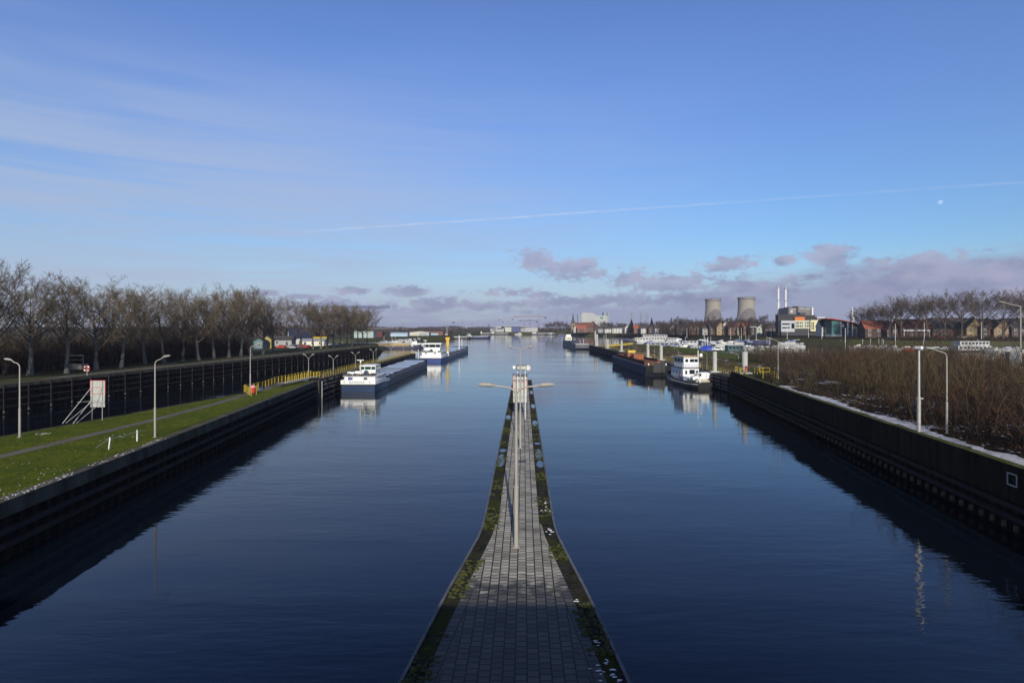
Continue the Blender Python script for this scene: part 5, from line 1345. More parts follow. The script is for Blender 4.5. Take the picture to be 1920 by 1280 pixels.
# ================================================================== BUILDINGS
BRICK = mat('red_brick', (.12, .058, .040), .9, .25, .6); BRICKD = mat('dark_brown_brick', (.060, .038, .030), .9, .25, .6)
TAN = mat('tan_brick', (.30, .22, .11), .9, .15, .5); PLAST = mat('white_render', (.48, .47, .43), .85, .08, .4); GREYB = mat('grey_render', (.28, .28, .27), .85, .1, .4)
TILER = mat('orange_roof_tiles', (.25, .075, .038), .85, .25, .7); TILEB = mat('brown_roof_tiles', (.115, .048, .033), .9, .25, .7); TILED = mat('dark_roof_tiles', (.045, .040, .040), .85, .2, .7); SLATE = mat('blue_black_roof', (.018, .020, .045), .6, .2, .5)
WF = mat('window_frame_white', (.68, .68, .66), .5, .05, 1)
PANE = glass('house_pane', (.03, .04, .05))
def house(label, loc, w, d, he, hr, wall, roof, ridge='x', rz=0, wins=3, floors=2, chim=True, group=None, name='house', cat='house', door=True, winw=1.3, over=.35):
    t = thing(name, label, cat, loc, rz, group)
    b = MB()
    if ridge == 'x':
        b.xprism([(-d/2, -.4), (d/2, -.4), (d/2, he), (0, hr), (-d/2, he)], -w/2, w/2)
    else:
        b.yprism([(-w/2, -.4), (w/2, -.4), (w/2, he), (0, hr), (-w/2, he)], -d/2, d/2)
    fixn(b.build('wall', wall, t))
    b = MB(); th = .22
    if ridge == 'x':
        sl = (hr-he)/(d/2)
        for s in (-1, 1): b.xprism([(0, hr+.03), (s*(d/2+over), he-over*sl+.03), (s*(d/2+over), he-over*sl+.03+th), (0, hr+.03+th)], -w/2-over, w/2+over)
    else:
        sl = (hr-he)/(w/2)
        for s in (-1, 1): b.yprism([(0, hr+.03), (s*(w/2+over), he-over*sl+.03), (s*(w/2+over), he-over*sl+.03+th), (0, hr+.03+th)], -d/2-over, d/2+over)
    ro = fixn(b.build('roof', roof, t))
    if chim:
        b = MB(); b.bb(w*.22, w*.22+.8, -.4, .4, hr-1.2, hr+1.0); b.build('chimney', BRICK, ro)
    w0 = None
    fh = he/floors
    for f_ in range(floors):
        for i in range(wins):
            x = -w/2 + w*(i+.5)/wins
            if door and f_ == 0 and i == wins//2:
                b = MB(); b.bb(x-.55, x+.55, -d/2-.05, -d/2-.003, 0, 2.2); b.build('door', DGREY, t); continue
            if w0 is None:
                b = MB(); b.bb(-winw/2-.1, winw/2+.1, -.06, -.003, -.1, fh*.5+.1); w0 = b.build('window', WF, t, (x, -d/2, f_*fh+fh*.32))
                b = MB(); b.bb(-winw/2, -.05, -.085, -.062, 0, fh*.5); b.bb(.05, winw/2, -.085, -.062, 0, fh*.5); p0 = b.build('pane', PANE, w0)
            else:
                c = w0.copy(); COL.objects.link(c); c.parent = t; c.location = (x, -d/2, f_*fh+fh*.32); q = p0.copy(); COL.objects.link(q); q.parent = c
    return t
# right bank houses behind the limes
HG = 'brick houses on the right bank'
house('house with a bright orange roof beside the red-roofed pavilion', (W(1640, 335), 335, 6.5), 15, 10, 5.6, 10.6, BRICKD, TILER, 'x', R(-8), 3, 2, group=HG)
b_ = house('low orange-roofed annex in front of the orange-roofed house', (W(1664, 330), 330, 6.5), 7, 8, 5, 9.0, BRICKD, TILEB, 'y', 0, 2, 2, group=HG)
house('wide brick house with a brown-red roof and a white balcony band', (W(1706, 332), 332, 6.5), 17, 10, 6.0, 11.4, BRICK, TILEB, 'x', R(-5), 4, 2, group=HG)
t = house('long terrace house with a dark roof and pale blue windows', (W(1770, 334), 334, 6.5), 20, 10, 5.8, 12.2, BRICK, TILED, 'x', R(-3), 5, 2, group=HG)
house('tan gabled house lit by the sun between the lime trunks', (W(1817, 325), 325, 6.5), 9, 9, 6.2, 12.0, TAN, TILED, 'y', R(-4), 2, 2, group=HG)
house('dark brown gabled house right of the tan gable', (W(1843, 322), 322, 6.5), 8.5, 9, 6, 11.6, BRICKD, TILED, 'y', R(-2), 2, 2, group=HG)
house('wide light-brown gabled house under the largest lime', (W(1869, 320), 320, 6.5), 10.5, 10, 5.2, 11.2, mat('light_brown_brick', (.22, .15, .09), .9, .2, .5), TILED, 'y', R(-4), 2, 2, group=HG)
house('dark house with pale blinds by the right frame edge', (W(1905, 318), 318, 6.5), 13, 10, 6, 11.8, BRICKD, TILED, 'x', R(-2), 3, 2, group=HG)
house('dark house cut off by the right frame edge', (W(1956, 318), 318, 6.5), 13, 10, 6, 11.8, BRICKD, TILED, 'x', R(-2), 3, 2, group=HG)
# balcony band on the second brick house
t = thing('balcony', 'white balcony band along the brown-red roofed house', 'balcony', (W(1706, 332)+.2, 326.2, 6.5), R(-5))
b = MB(); b.bb(-8, 7, -.5, .5, 3.9, 4.8); b.build('parapet', WF, t); b = MB(); b.bb(-7.6, -7.3, -.4, .4, 0, 3.9); b.build('post', WF, t); b = MB(); b.bb(6.4, 6.7, -.4, .4, 0, 3.9); b.build('post', WF, t)

for o in list(COL.objects):
    if o.get('group') == HG or o.name.startswith('balcony'):
        o.location = (o.location.x*1.33, o.location.y*1.33, o.location.z); o.scale = (1.3, 1.3, 1.22)
# office block with black upper storey
Y = 540; G6 = 6.5
def xs(p): return W(p, Y)
t = thing('office_building', 'modern office with black upper storey, orange box and cream wing', 'building', (xs(1500), Y, G6))
ox = xs(1500)
def part(nm, m, p0, p1, y0, y1, d0=0, d1=14):
    b = MB(); b.bb(xs(p0)-ox, xs(p1)-ox, d0, d1, max(0, ZY(y1, Y)-G6), ZY(y0, Y)-G6); return b.build(nm, m, t)
part('black_block', mat('black_cladding', (.012, .012, .014), .6, .2, .3), 1462, 1512, 589, 632, 3, 9)
part('black_block', MATS['black_cladding'], 1512.2, 1533, 590.5, 632, 4, 9)
part('roof_box', DGREY, 1504, 1516, 585.5, 588.9, 4, 8)
part('orange_box', mat('orange_cladding', (.52, .13, .015), .6, .1, .5), 1491.3, 1510, 594, 600.5, 1, 2.98)
w1 = part('grey_wing', mat('pale_grey_cladding', (.40, .40, .43), .6, .08, .5), 1464, 1489, 601, 622, -1, 2.9)
w2 = part('cream_wing', mat('pale_cream_cladding', (.44, .44, .34), .7, .1, .5), 1489.3, 1517, 600.5, 616, -.8, 2.9)
w3 = part('end_wing', mat('cream_render', (.62, .58, .36), .8, .06, .5), 1517.3, 1538, 600, 621, -2.5, 2.9)
part('ground_floor', mat('dark_base', (.03, .03, .035), .5, .3, .5), 1465, 1537, 617, 632, .2, 2.95)
for (p0, p1, y0, y1) in ((1465.5, 1480, 606, 608.7), (1465.5, 1480, 613, 615.5), (1483, 1488.5, 606, 615.8)): part('window_band', DGLASS, p0, p1, y0, y1, -1.05, -1.002)
for p in (1491, 1493.6, 1496, 1499.5, 1502.5, 1509, 1512.5, 1515):
    for y0 in (603.5, 609.5): part('window', DGLASS, p, p+1.5, y0, y0+3.6, -.85, -.802)
for p in (1519, 1522): part('window', DGLASS, p, p+1.6, 603.5, 618, -2.55, -2.502)
# pavilion with swooping red roof
Y = 485
t = thing('pavilion', 'glass-fronted pavilion under a swooping red roof', 'building', (xs(1590), Y, G6)); ox = xs(1590)
b = MB(); pr_ = [(1547, 597), (1553, 596.4), (1575, 600), (1600, 605.5), (1632, 613.5)]
top = [(xs(p)-ox, ZY(y, Y)-G6) for p, y in pr_]; bot = [(xs(p)-ox, ZY(y+1.6, Y)-G6) for p, y in reversed(pr_)]
b.yprism(top+bot, -4, 14); fixn(b.build('roof', mat('red_roof', (.40, .055, .025), .6, .15, .5), t))
b = MB(); b.yprism([(xs(1574)-ox, -.3), (xs(1629)-ox, -.3), (xs(1629)-ox, ZY(614.4, Y)-G6), (xs(1600)-ox, ZY(607.2, Y)-G6), (xs(1574)-ox, ZY(601.7, Y)-G6)], 0, 12); fixn(b.build('wall', mat('dark_cladding', (.055, .058, .055), .7, .15, .4), t))
part('glass_front', mat('teal_glass', (.07, .15, .15), .1, .3, .4, spec=.8), 1557, 1573, 601.5, 632, -2, 10)
for p in (1573.2, 1585.5, 1594.5):
    part('white_column', WF, p, p+2, 603 + (p-1573)*.17, 632, -2.4, -1.6)
for p0, p1 in ((1576, 1584.5), (1588.5, 1593.5)):
    for y0, y1 in ((606, 615), (617.5, 628)): 
        wv = part('window', DGLASS, p0, p1, y0, y1, -.06, -.003)
        b = MB(); b.bb(xs((p0+p1)/2)-ox-.1, xs((p0+p1)/2)-ox+.1, -.12, -.065, ZY(y1, Y)-G6, ZY(y0, Y)-G6); b.bb(xs(p0)-ox, xs(p1)-ox, -.12, -.065, ZY((y0+y1)/2, Y)-G6-.1, ZY((y0+y1)/2, Y)-G6+.1); b.build('frame', WF, wv)
house('white-walled house with a dark roof between the office and the pavilion', (W(1549, 500), 500, 6.5), 13, 10, 8.2, 14.2, PLAST, TILED, 'x', 0, 4, 2, chim=False)
t = thing('obelisk', 'slim white pointed monument beside the red pavilion roof', 'monument', (W(1598, 520), 520, 6.5))
b = MB(); b.loft([[(-1.4, -1.4, 0), (1.4, -1.4, 0), (1.4, 1.4, 0), (-1.4, 1.4, 0)], [(-1.1, -1.1, 20), (1.1, -1.1, 20), (1.1, 1.1, 20), (-1.1, 1.1, 20)], [(-.1, -.1, 26), (.1, -.1, 26), (.1, .1, 26), (-.1, .1, 26)]], True); b.build('shaft', WF, t)
b = MB(); b.bb(-2.2, 2.2, -2.2, 2.2, -.4, -.002); b.build('plinth', GREYB, t)
# fence before the pavilion
t = thing('fence', 'grey slatted fence below the pavilion', 'fence', (W(1590, 470), 470, 6.5))
b = MB()
for i in range(40): b.bb(-18+i*1.0, -17.88+i*1.0, 0, .1, 0, 1.8)
b.bb(-18, 22, .1, .14, 1.6, 1.75); b.bb(-18, 22, .1, .14, .3, .45); b.build('slat_panel', GREYP, t)

# power station
def lathe(mb, prof, n=40):
    mb.loft([[(r*math.cos(2*math.pi*k/n), r*math.sin(2*math.pi*k/n), z) for k in range(n)] for (r, z) in prof], True, False)
TOWER = mat('cooling_tower_concrete', (.30, .27, .215), .95, .1, .02, c2=(.25, .225, .185), stretch=(1, 1, .25))
STAIN = mat('tower_stain', (.150, .135, .130), .95, .12, .03)
def cooling(label, px, Y, rtop, ytop, lean):
    zt = ZY(ytop, Y) - 4.6; t = thing('cooling_tower', label, 'cooling tower', (W(px, Y), Y, 4.6), lean, 'cooling towers of the power station')
    prof = []
    for i in range(19):
        z = zt*(.05+.95*i/18); q = (z/zt - .80)/.80; r = rtop*.955*math.sqrt(1 + (1.12*q)**2*(1.0 if q < 0 else 2.0)); prof.append((r, z))
    b = MB(); lathe(b, prof); o = b.build('shell', TOWER, t, smooth=True)
    b = MB(); lathe(b, [(prof[-1][0]+.05, zt-.4), (prof[-1][0]+.7, zt-.4), (prof[-1][0]+.7, zt+.6), (prof[-1][0]-.6, zt+.6), (prof[-1][0]-.6, zt-6)]); b.build('rim', DGREY, t)
    # darker damp stain on the lower shell: a wavy sheet just outside it
    b = MB(); nn = 40; a0 = -2.9; a1 = .0; lo = []; hi = []
    def rad(z):
        q = (z/zt - .80)/.80; return rtop*.955*math.sqrt(1 + (1.12*q)**2*(1.0 if q < 0 else 2.0)) + .18
    secs = []
    for i in range(nn+1):
        a = -2.75 + 2.4*i/nn; hmax = zt*(.42 + .26*max(0, math.sin((a+2.75)/2.4*math.pi))**.8 + .012*math.sin(i*2.1))
        secs.append([(rad(zt*.05+(hmax-zt*.05)*j/8)*math.cos(a), rad(zt*.05+(hmax-zt*.05)*j/8)*math.sin(a), zt*.05+(hmax-zt*.05)*j/8) for j in range(9)])
    b.loft(secs, False, False); b.build('stain', STAIN, t, smooth=True)
    b = MB()
    for k in range(28):
        a = 2*math.pi*k/28; r0 = prof[0][0]; b.tube([(r0*1.02*math.cos(a), r0*1.02*math.sin(a), 0), (r0*math.cos(a+.1), r0*math.sin(a+.1), zt*.052)], .5, 5)
    b.build('leg_ring', CONCL, t)
cooling('left one of the two cooling towers, slightly smaller', 1337, 1600, 21.3, 561, 0)
cooling('right one of the two cooling towers, slightly larger', 1399.5, 1500, 21.8, 558, 0)
STACK = mat('stack_white', (.62, .61, .60), .6, .06, .1)
for px, yt, lb in ((1459.3, 537.5, 'left and slightly taller of the twin white chimneys'), (1473, 539.5, 'right one of the twin white chimneys')):
    Y = 1300; zt = ZY(yt, Y)-4.6
    t = thing('chimney_stack', lb, 'chimney', (W(px, Y), Y, 4.6), 0, 'twin white power station chimneys')
    b = MB(); b.tube([(0, 0, 0), (0, 0, zt)], [2.7, 2.25], 20); b.build('shaft', STACK, t)
    b = MB(); b.tube([(0, 0, zt-2.6), (0, 0, zt-1.6)], 3.1, 20); b.tube([(0, 0, zt*.69), (0, 0, zt*.69+1.0)], 3.1, 20); b.build('platform', DGREY, t)
    b = MB(); b.tube([(0, 0, zt+.002), (0, 0, zt+1.4)], 2.0, 16); b.build('flue', mat('flue_grey', (.3, .3, .3), .6, .1, .2), t)
Y = 1250; t = thing('power_station', 'brown-grey boiler house blocks with pale bands behind the office', 'power station', (xs(1500), Y, 4.6)); ox = xs(1500); G6 = 4.6
bm_ = mat('boiler_cladding', (.155, .135, .135), .8, .1, .05); bl_ = mat('boiler_band', (.46, .45, .44), .7, .06, .1)
for (p0, p1, yt, d0) in ((1478.5, 1493, 576.8, 0), (1493.5, 1506, 575.3, -6), (1506.5, 1520, 576.2, 0)):
    part('boiler_block', bm_, p0, p1, yt, 625, d0, 45); part('pale_band', bl_, p0+3, p1-.5, yt+2.7, yt+3.8, d0-.6, d0-.05); part('roof_unit', DGREY, p0+4, p0+8, yt-1.6, yt-.02, 8, 30)
part('lift_shaft', bl_, 1481.5, 1486, 582, 586.5, -1.2, -.65); part('pale_shaft', STACK, 1522, 1525, 576, 610, 0, 6)
part('low_hall', bl_, 1532, 1547, 594, 620, 0, 30)
# church
Y = 930; G6 = 5.9; t = thing('church', 'brick church with a pointed dark spire by the water', 'church', (xs(1074.5), Y, G6)); ox = xs(1074.5)
sw = 3.0; zt = ZY(606, Y)-G6
b = MB(); b.bb(-sw, sw, -sw, sw, -.4, zt); b.build('tower', mat('church_stone', (.24, .18, .11), .9, .15, .3), t)
b = MB(); b.bb(-sw-.3, sw+.3, -sw-.3, sw+.3, zt+.002, zt+1.2); b.loft([[(-sw-.2, -sw-.2, zt+1.2), (sw+.2, -sw-.2, zt+1.2), (sw+.2, sw+.2, zt+1.2), (-sw-.2, sw+.2, zt+1.2)], [(-1.5, -1.5, zt+6), (1.5, -1.5, zt+6), (1.5, 1.5, zt+6), (-1.5, 1.5, zt+6)], [(-.08, -.08, zt+18), (.08, -.08, zt+18), (.08, .08, zt+18), (-.08, .08, zt+18)]], True); b.build('spire', mat('spire_slate', (.05, .045, .06), .8, .2, .3), t)
b = MB(); b.xprism([(-4, -.4), (8, -.4), (8, 9), (2, 15), (-4, 9)], 3.05, 28); b.build('nave', BRICK, t)
b = MB(); b.xprism([(-4.6, 8.7), (2, 15.25), (8.6, 8.7), (8.6, 9.1), (2, 15.7), (-4.6, 9.1)], 3.06, 28.5); b.build('nave_roof', TILEB, t)
window(t, -.9, .9, -sw-.1, -sw-.01, zt-6, zt-2, DGLASS, 'louvre')
# silo building
Y = 1150; t = thing('grain_silo', 'big pale green-grey silo block behind the church', 'silo', (xs(1110), Y, 4.6)); ox = xs(1110); G6 = 4.6
sg = mat('silo_pale', (.34, .35, .34), .85, .07, .06, stretch=(3, 3, .3)); sb = mat('silo_blue_grey', (.22, .25, .30), .8, .08, .1)
part('tall_block', sg, 1090, 1112, 586.2, 622, 0, 14); part('lift_tower', sb, 1084, 1089.8, 588.5, 622, 2, 12); part('low_block', sg, 1112.2, 1139, 591.5, 622, 1, 14); part('end_tower', sb, 1139.2, 1143, 585.5, 622, 2, 24)
part('roof_house', sb, 1133, 1139, 585.2, 591.4, 8, 24); part('roof_house', sg, 1112.3, 1118, 588.5, 591.4, 8, 20); part('emblem', mat('silo_green', (.05, .16, .10), .7, .2, .3), 1125.5, 1130.5, 594, 597.5, .7, .99)
# village houses
VHG = 'houses on the village waterfront'
vh = [(1082, 915, 12, 7, 12, PLAST, TILER, 'y', 'small white gabled house at the foot of the church'), (1090, 905, 15, 6, 11, BRICK, TILER, 'x', 'orange-roofed house next to the white gabled house'), (1102, 930, 18, 8, 16, BRICK, TILEB, 'x', 'large brown-roofed house right of the church'),
      (1112, 950, 16, 9, 18, BRICKD, TILEB, 'y', 'tall dark gable right of the large brown roof'), (1128, 880, 12, 6, 10, GREYB, TILED, 'x', 'low grey house with a dark roof left of the broad conifer'), (1141, 870, 13, 6, 9.5, PLAST, TILED, 'x', 'low white house below the silo'), (1160, 830, 20, 7, 9.5, PLAST, TILED, 'x', 'long white house with a flat dark roof'), (1168, 838, 9, 10, 13, PLAST, TILED, 'x', 'taller white house standing on the long white house'),
      (1177, 815, 10, 8, 12, PLAST, TILED, 'y', 'white gabled house under the broad conifer'), (1196, 780, 13, 7, 11, BRICK, TILER, 'x', 'red brick house right of the broad conifer'), (1209, 765, 12, 7, 11, PLAST, TILED, 'x', 'white house with three windows left of the pointed conifer'), (1222, 755, 11, 7, 11, BRICKD, TILED, 'y', 'dark gabled house beneath the pointed conifer'),
      (1236, 690, 12, 7, 11, PLAST, TILED, 'x', 'white house behind the passenger ship stern'), (1249, 690, 11, 7, 11.5, BRICKD, TILED, 'y', 'dark brown gabled house behind the passenger ship'), (1262, 680, 11, 7, 12, GREYB, TILED, 'y', 'grey gabled house left of the red twin gables'), (1275, 670, 10, 7.5, 12, GREYB, TILED, 'x', 'grey house directly left of the red twin gables'),
      (1297, 650, 9, 8, 13, BRICK, TILEB, 'y', 'left red gable of the red twin gables'), (1310, 650, 9, 8, 13, BRICK, TILEB, 'y', 'right red gable of the red twin gables'), (1323, 640, 10, 7, 10, GREYB, TILED, 'x', 'low grey house before the left cooling tower'), (1336, 635, 10, 8, 12, BRICKD, TILED, 'x', 'dark brick house under the left cooling tower'), (1348, 630, 8, 9, 14, TAN, TILEB, 'y', 'tan gabled house between the cooling towers'), (1357, 630, 7, 10, 15, PLAST, TILED, 'y', 'tall narrow white gabled house between the cooling towers'),
      (1371, 620, 10, 8, 12, BRICK, TILEB, 'x', 'red brick house left of the right cooling tower'), (1385, 620, 11, 8, 13, TAN, TILEB, 'x', 'tan brick house under the right cooling tower'), (1399, 610, 10, 9, 13, BRICK, TILER, 'x', 'orange-roofed house under the right cooling tower'), (1413, 600, 10, 8, 12, BRICKD, TILED, 'x', 'dark house left of the light green gable'), (1424, 595, 9, 8, 12, mat('pale_green_render', (.35, .40, .32), .8, .1, .5), TILED, 'y', 'pale green gabled house near the office'), (1441, 590, 12, 7, 10, BRICKD, TILED, 'x', 'low dark house beside the black office block')]
for (px, Y, w, he, hr, wm, rm, rd, lb) in vh:
    house(lb, (W(px, Y), Y, 5.95), w, 9, he, hr, wm, rm, rd, 0, max(2, int(w/4)), 2, chim=hr > 10, group=VHG, winw=1.5)
# shipyard in the far middle
Y = 1160; t = thing('shipyard_hall', 'long low shipyard hall with a blue end at the far bank', 'industrial hall', (xs(985), Y, 4.6)); ox = xs(985); G6 = 4.6
part('blue_hall', mat('hall_blue', (.05, .07, .16), .7, .1, .1), 959, 976, 612, 625, 0, 40); part('grey_hall', GREYB, 976.2, 984.5, 615, 625, -4, 30); part('white_hall', mat('hall_pale_grey', (.34, .34, .33), .8, .1, .1), 984.7, 1008, 614, 624, 0, 30); part('flat_roof', GREYP, 940, 1000, 610.6, 611.7, -2, 44); part('pale_hall', mat('pale_hall', (.42, .42, .36), .8, .1, .1), 947, 958.8, 612.2, 624, 2, 40)
t = thing('shipyard_hall', 'white shipyard building at the left end of the far bank', 'industrial hall', (xs(938), Y, 4.6)); ox = xs(938)
part('white_block', MATS['hall_pale_grey'], 930, 945, 612, 625, 6, 30); part('grey_block', GREYB, 918, 929.8, 616, 625, 8, 30); part('window_band', DGLASS, 932, 943, 615, 617, 5.9, 5.98)
# left industrial sheds
Y = 520
t = thing('shed', 'tall pale green corrugated hall behind the last trees of the row', 'industrial hall', (xs(684), Y, 4.6)); ox = xs(684)
cg = mat('corrugated_green', (.30, .36, .33), .7, .1, .25, stretch=(6, 6, .2))
part('hall', cg, 664, 700, 621.5, 650, 0, 12); part('hall_roof', GREYP, 663.6, 700.4, 620.6, 621.45, -.4, 12.4)
t = thing('shed', 'low cream corrugated shed on the left shore of the basin', 'industrial hall', (W(786, 650), 650, 4.6)); 
b = MB(); b.yprism([(-11, -.3), (11, -.3), (11, 3.8), (0, 5.0), (-11, 3.8)], 0, 18); fixn(b.build('hall', mat('cream_corrugated', (.46, .44, .35), .8, .08, .3), t)); b = MB(); b.bb(.2, 10, -.1, -.02, 0, 3.2); b.build('door', GREYP, t)
t = thing('shed', 'low brown corrugated shed right of the cream shed', 'industrial hall', (W(817, 690), 690, 4.6))
b = MB(); b.bb(-9, 9, 0, 14, -.3, 4.6); b.build('hall', mat('brown_corrugated', (.16, .075, .05), .85, .15, .3), t); b = MB(); b.bb(-7, 3, -.1, -.02, 0, 2.4); b.build('door', mat('light_blue_door', (.25, .40, .48), .7, .1, .5), t)
t = thing('shed', 'pale blue sheeted tent beside the dark red shed', 'tent', (W(748, 600), 600, 4.6))
b = MB(); b.xprism([(0, -.3), (9, -.3), (9, 2.6), (4.5, 4.2), (0, 2.6)], -9, 9); fixn(b.build('canopy', mat('pale_blue_sheet', (.33, .43, .52), .6, .1, .5), t))
t = thing('shed', 'dark red shed just right of the pale green hall', 'industrial hall', (W(709, 560), 560, 4.6))
b = MB(); b.bb(-4, 4, 0, 9, -.3, 5.5); b.build('hall', mat('dark_red_boards', (.10, .03, .025), .85, .2, .3), t)
house('white-gabled house with a big dark blue roof behind the left quay', (W(560, 330), 330, 4.6), 11, 12, 3.6, 9.4, PLAST, SLATE, 'x', R(28), 3, 1, chim=False)
house('long low cream shed beside the white-gabled house', (W(590, 300), 300, 4.6), 12, 6, 2.6, 3.6, CREAM, GREYP, 'x', 0, 3, 1, chim=False, door=False)
house('yellow-eaved kiosk among the last trees', (W(602, 310), 310, 4.6), 7, 5, 3.4, 4.4, PLAST, YEL, 'x', 0, 2, 1, chim=False)
house('grey low shed left of the white-gabled house', (W(533, 300), 300, 4.6), 10, 6, 3.2, 5.0, GREYB, TILED, 'x', 0, 2, 1, chim=False)
house('small teal shed between the poplar trunks', (W(489, 262), 262, 4.6), 5, 4, 3.4, 4.6, mat('teal_boards', (.09, .16, .17), .8, .1, 1), TILED, 'y', 0, 1, 1, chim=False, door=False)
house('small yellow-green shed between the poplar trunks', (W(504, 268), 268, 4.6), 4, 4, 4.2, 5.6, mat('ochre_boards', (.32, .26, .08), .8, .1, 1), TILED, 'y', 0, 1, 1, chim=False, door=False)
# pale fence / wall on the far left
t = thing('garden_wall', 'pale low wall with a rail fence behind the left poplars', 'wall', (W(45, 132), 132, 4.6), R(4))
b = MB(); b.bb(-24, 14, 0, .3, 0, 1.3); b.build('base_wall', mat('pale_block_wall', (.34, .31, .26), .9, .15, .6), t)
b = MB()
for i in range(8): b.bb(-22+i*5, -21.8+i*5, -.1, .0, 0, 3.4)
b.bb(-22, 13.2, -.16, -.1, 3.2, 3.4); b.bb(-22, 13.2, -.16, -.1, 2.2, 2.3); b.build('rail_fence', GREYP, t)
# cranes
def tower_crane(label, px, Y, yj, pj0, pj1, ya, m, zb=4.6, th=1.0, cw=None, tie=True):
    X = W(px, Y); t = thing('tower_crane', label, 'crane', (X, Y, zb)); zj = ZY(yj, Y)-zb; za = ZY(ya, Y)-zb; x0 = W(pj0, Y)-X; x1 = W(pj1, Y)-X
    b = MB(); hw = .9*th
    for sx in (-1, 1):
        for sy in (-1, 1): b.tube([(sx*hw, sy*hw, 0), (sx*hw, sy*hw, zj)], .16*th, 4)
    n_ = int(zj/(2.2*th)); 
    for i in range(n_):
        z0 = zj*i/n_; z1 = zj*(i+1)/n_; s = 1 if i % 2 else -1
        for sy in (-1, 1): b.tube([(-s*hw, sy*hw, z0), (s*hw, sy*hw, z1)], .10*th, 4); b.tube([(sy*hw, -s*hw, z0), (sy*hw, s*hw, z1)], .10*th, 4)
    b.build('mast', m, t)
    b = MB()
    for (dy, dz) in ((-.7, 0), (.7, 0), (0, 1.5)): b.tube([(x0, dy*th, zj+dz*th), (x1, dy*th, zj+dz*th)], .15*th, 4)
    n_ = int(abs(x1-x0)/(2.4*th))
    for i in range(n_):
        a = x0+(x1-x0)*i/n_; c = x0+(x1-x0)*(i+1)/n_
        for dy in (-.7, .7): b.tube([(a, dy*th, zj), ((a+c)/2, 0, zj+1.5*th)], .09*th, 4); b.tube([((a+c)/2, 0, zj+1.5*th), (c, dy*th, zj)], .09*th, 4)
    b.build('jib', m, t)
    b = MB(); b.tube([(-.6*th, 0, zj), (0, 0, za)], .2*th, 4); b.tube([(.6*th, 0, zj), (0, 0, za)], .2*th, 4)
    if tie:
        b.tube([(0, 0, za), (x1*.72, 0, zj+1.5*th)], .07*th, 4); b.tube([(0, 0, za), (x0*.8, 0, zj+1.5*th)], .07*th, 4)
    b.build('apex', m, t)
    b = MB(); c = cw if cw is not None else (x0 if abs(x0) < abs(x1) else x1)
    b.bb(c-1.6*th, c+1.6*th, -.9*th, .9*th, zj-2.4*th, zj+.2); b.build('counterweight', DGREY, t)
    b = MB(); b.bb(-1.1*th, 1.1*th, -1.4*th, -.95*th, zj-2.4*th, zj-.3); b.build('cab', GREYP, t)
CRB = mat('crane_dark_blue', (.03, .045, .11), .6, .2, .3); CRR = mat('crane_red', (.33, .12, .09), .6, .15, .3); CRG = mat('crane_grey', (.33, .33, .36), .6, .15, .3)
tower_crane('large dark blue tower crane reaching over the left trees', 579, 600, 577, 541, 731, 560.5, CRB, th=1.2)
tower_crane('red tower crane standing at the far shipyard', 1010, 1200, 594.5, 1023, 962, 588, CRR, th=1.3, tie=False)
tower_crane('lower dark blue tower crane left of the red one', 994, 1230, 602, 1006, 972, 598, CRB, th=1.2, tie=False)
tower_crane('small grey tower crane above the left moored barges', 838, 760, 603.5, 850, 826, 602, CRG, th=.8, tie=False)
tower_crane('faint grey tower crane left of the shipyard cranes', 956, 1600, 598, 961, 940, 595, CRG, th=1.3, tie=False)
t = thing('lattice_mast', 'pale lattice mast with stays on the far shipyard quay', 'mast', (W(927, 1150), 1150, 4.6))
b = MB(); zt = ZY(594.5, 1150)-4.6
for s in (-1, 1): b.tube([(s*3.2, 0, 0), (s*.3, 0, zt)], .28, 4)
for i in range(9): z = zt*i/9; w = 3.2-2.9*i/9; b.tube([(-w, 0, z), (w*.9, 0, z+zt/9)], .16, 4); b.tube([(-w, 0, z), (w, 0, z)], .14, 4)
b.build('lattice', CRG, t); b = MB(); b.bb(-1.6, 1.6, -.4, .4, zt*.72, zt*.74); b.build('crosstree', CRG, t)
for px, yt, lb in ((915.3, 608, 'left one of the two dark posts by the lattice mast'), (918.5, 609, 'right one of the two dark posts by the lattice mast')):
    t = thing('mooring_post', lb, 'post', (W(px, 1140), 1140, 0)); b = MB(); b.tube([(0, 0, -1), (0, 0, ZY(yt, 1140))], .7, 8); b.tube([(0, 0, ZY(yt, 1140)), (0, 0, ZY(yt, 1140)+.6)], [.9, .3], 8); b.build('shaft', DGREY, t)
tower_crane('faint grey tower crane behind the pale shipyard hall', 947, 1700, 603, 943, 958, 600, CRG, th=1.3, tie=False)
tower_crane('faint grey tower crane right of the lattice mast', 941, 1500, 599, 936, 947, 596.5, CRG, th=1.1, tie=False)
tower_crane('faint red tower crane low between the dark blue and red cranes', 983, 1700, 600.5, 976, 1000, 597, CRR, th=1.2, tie=False)
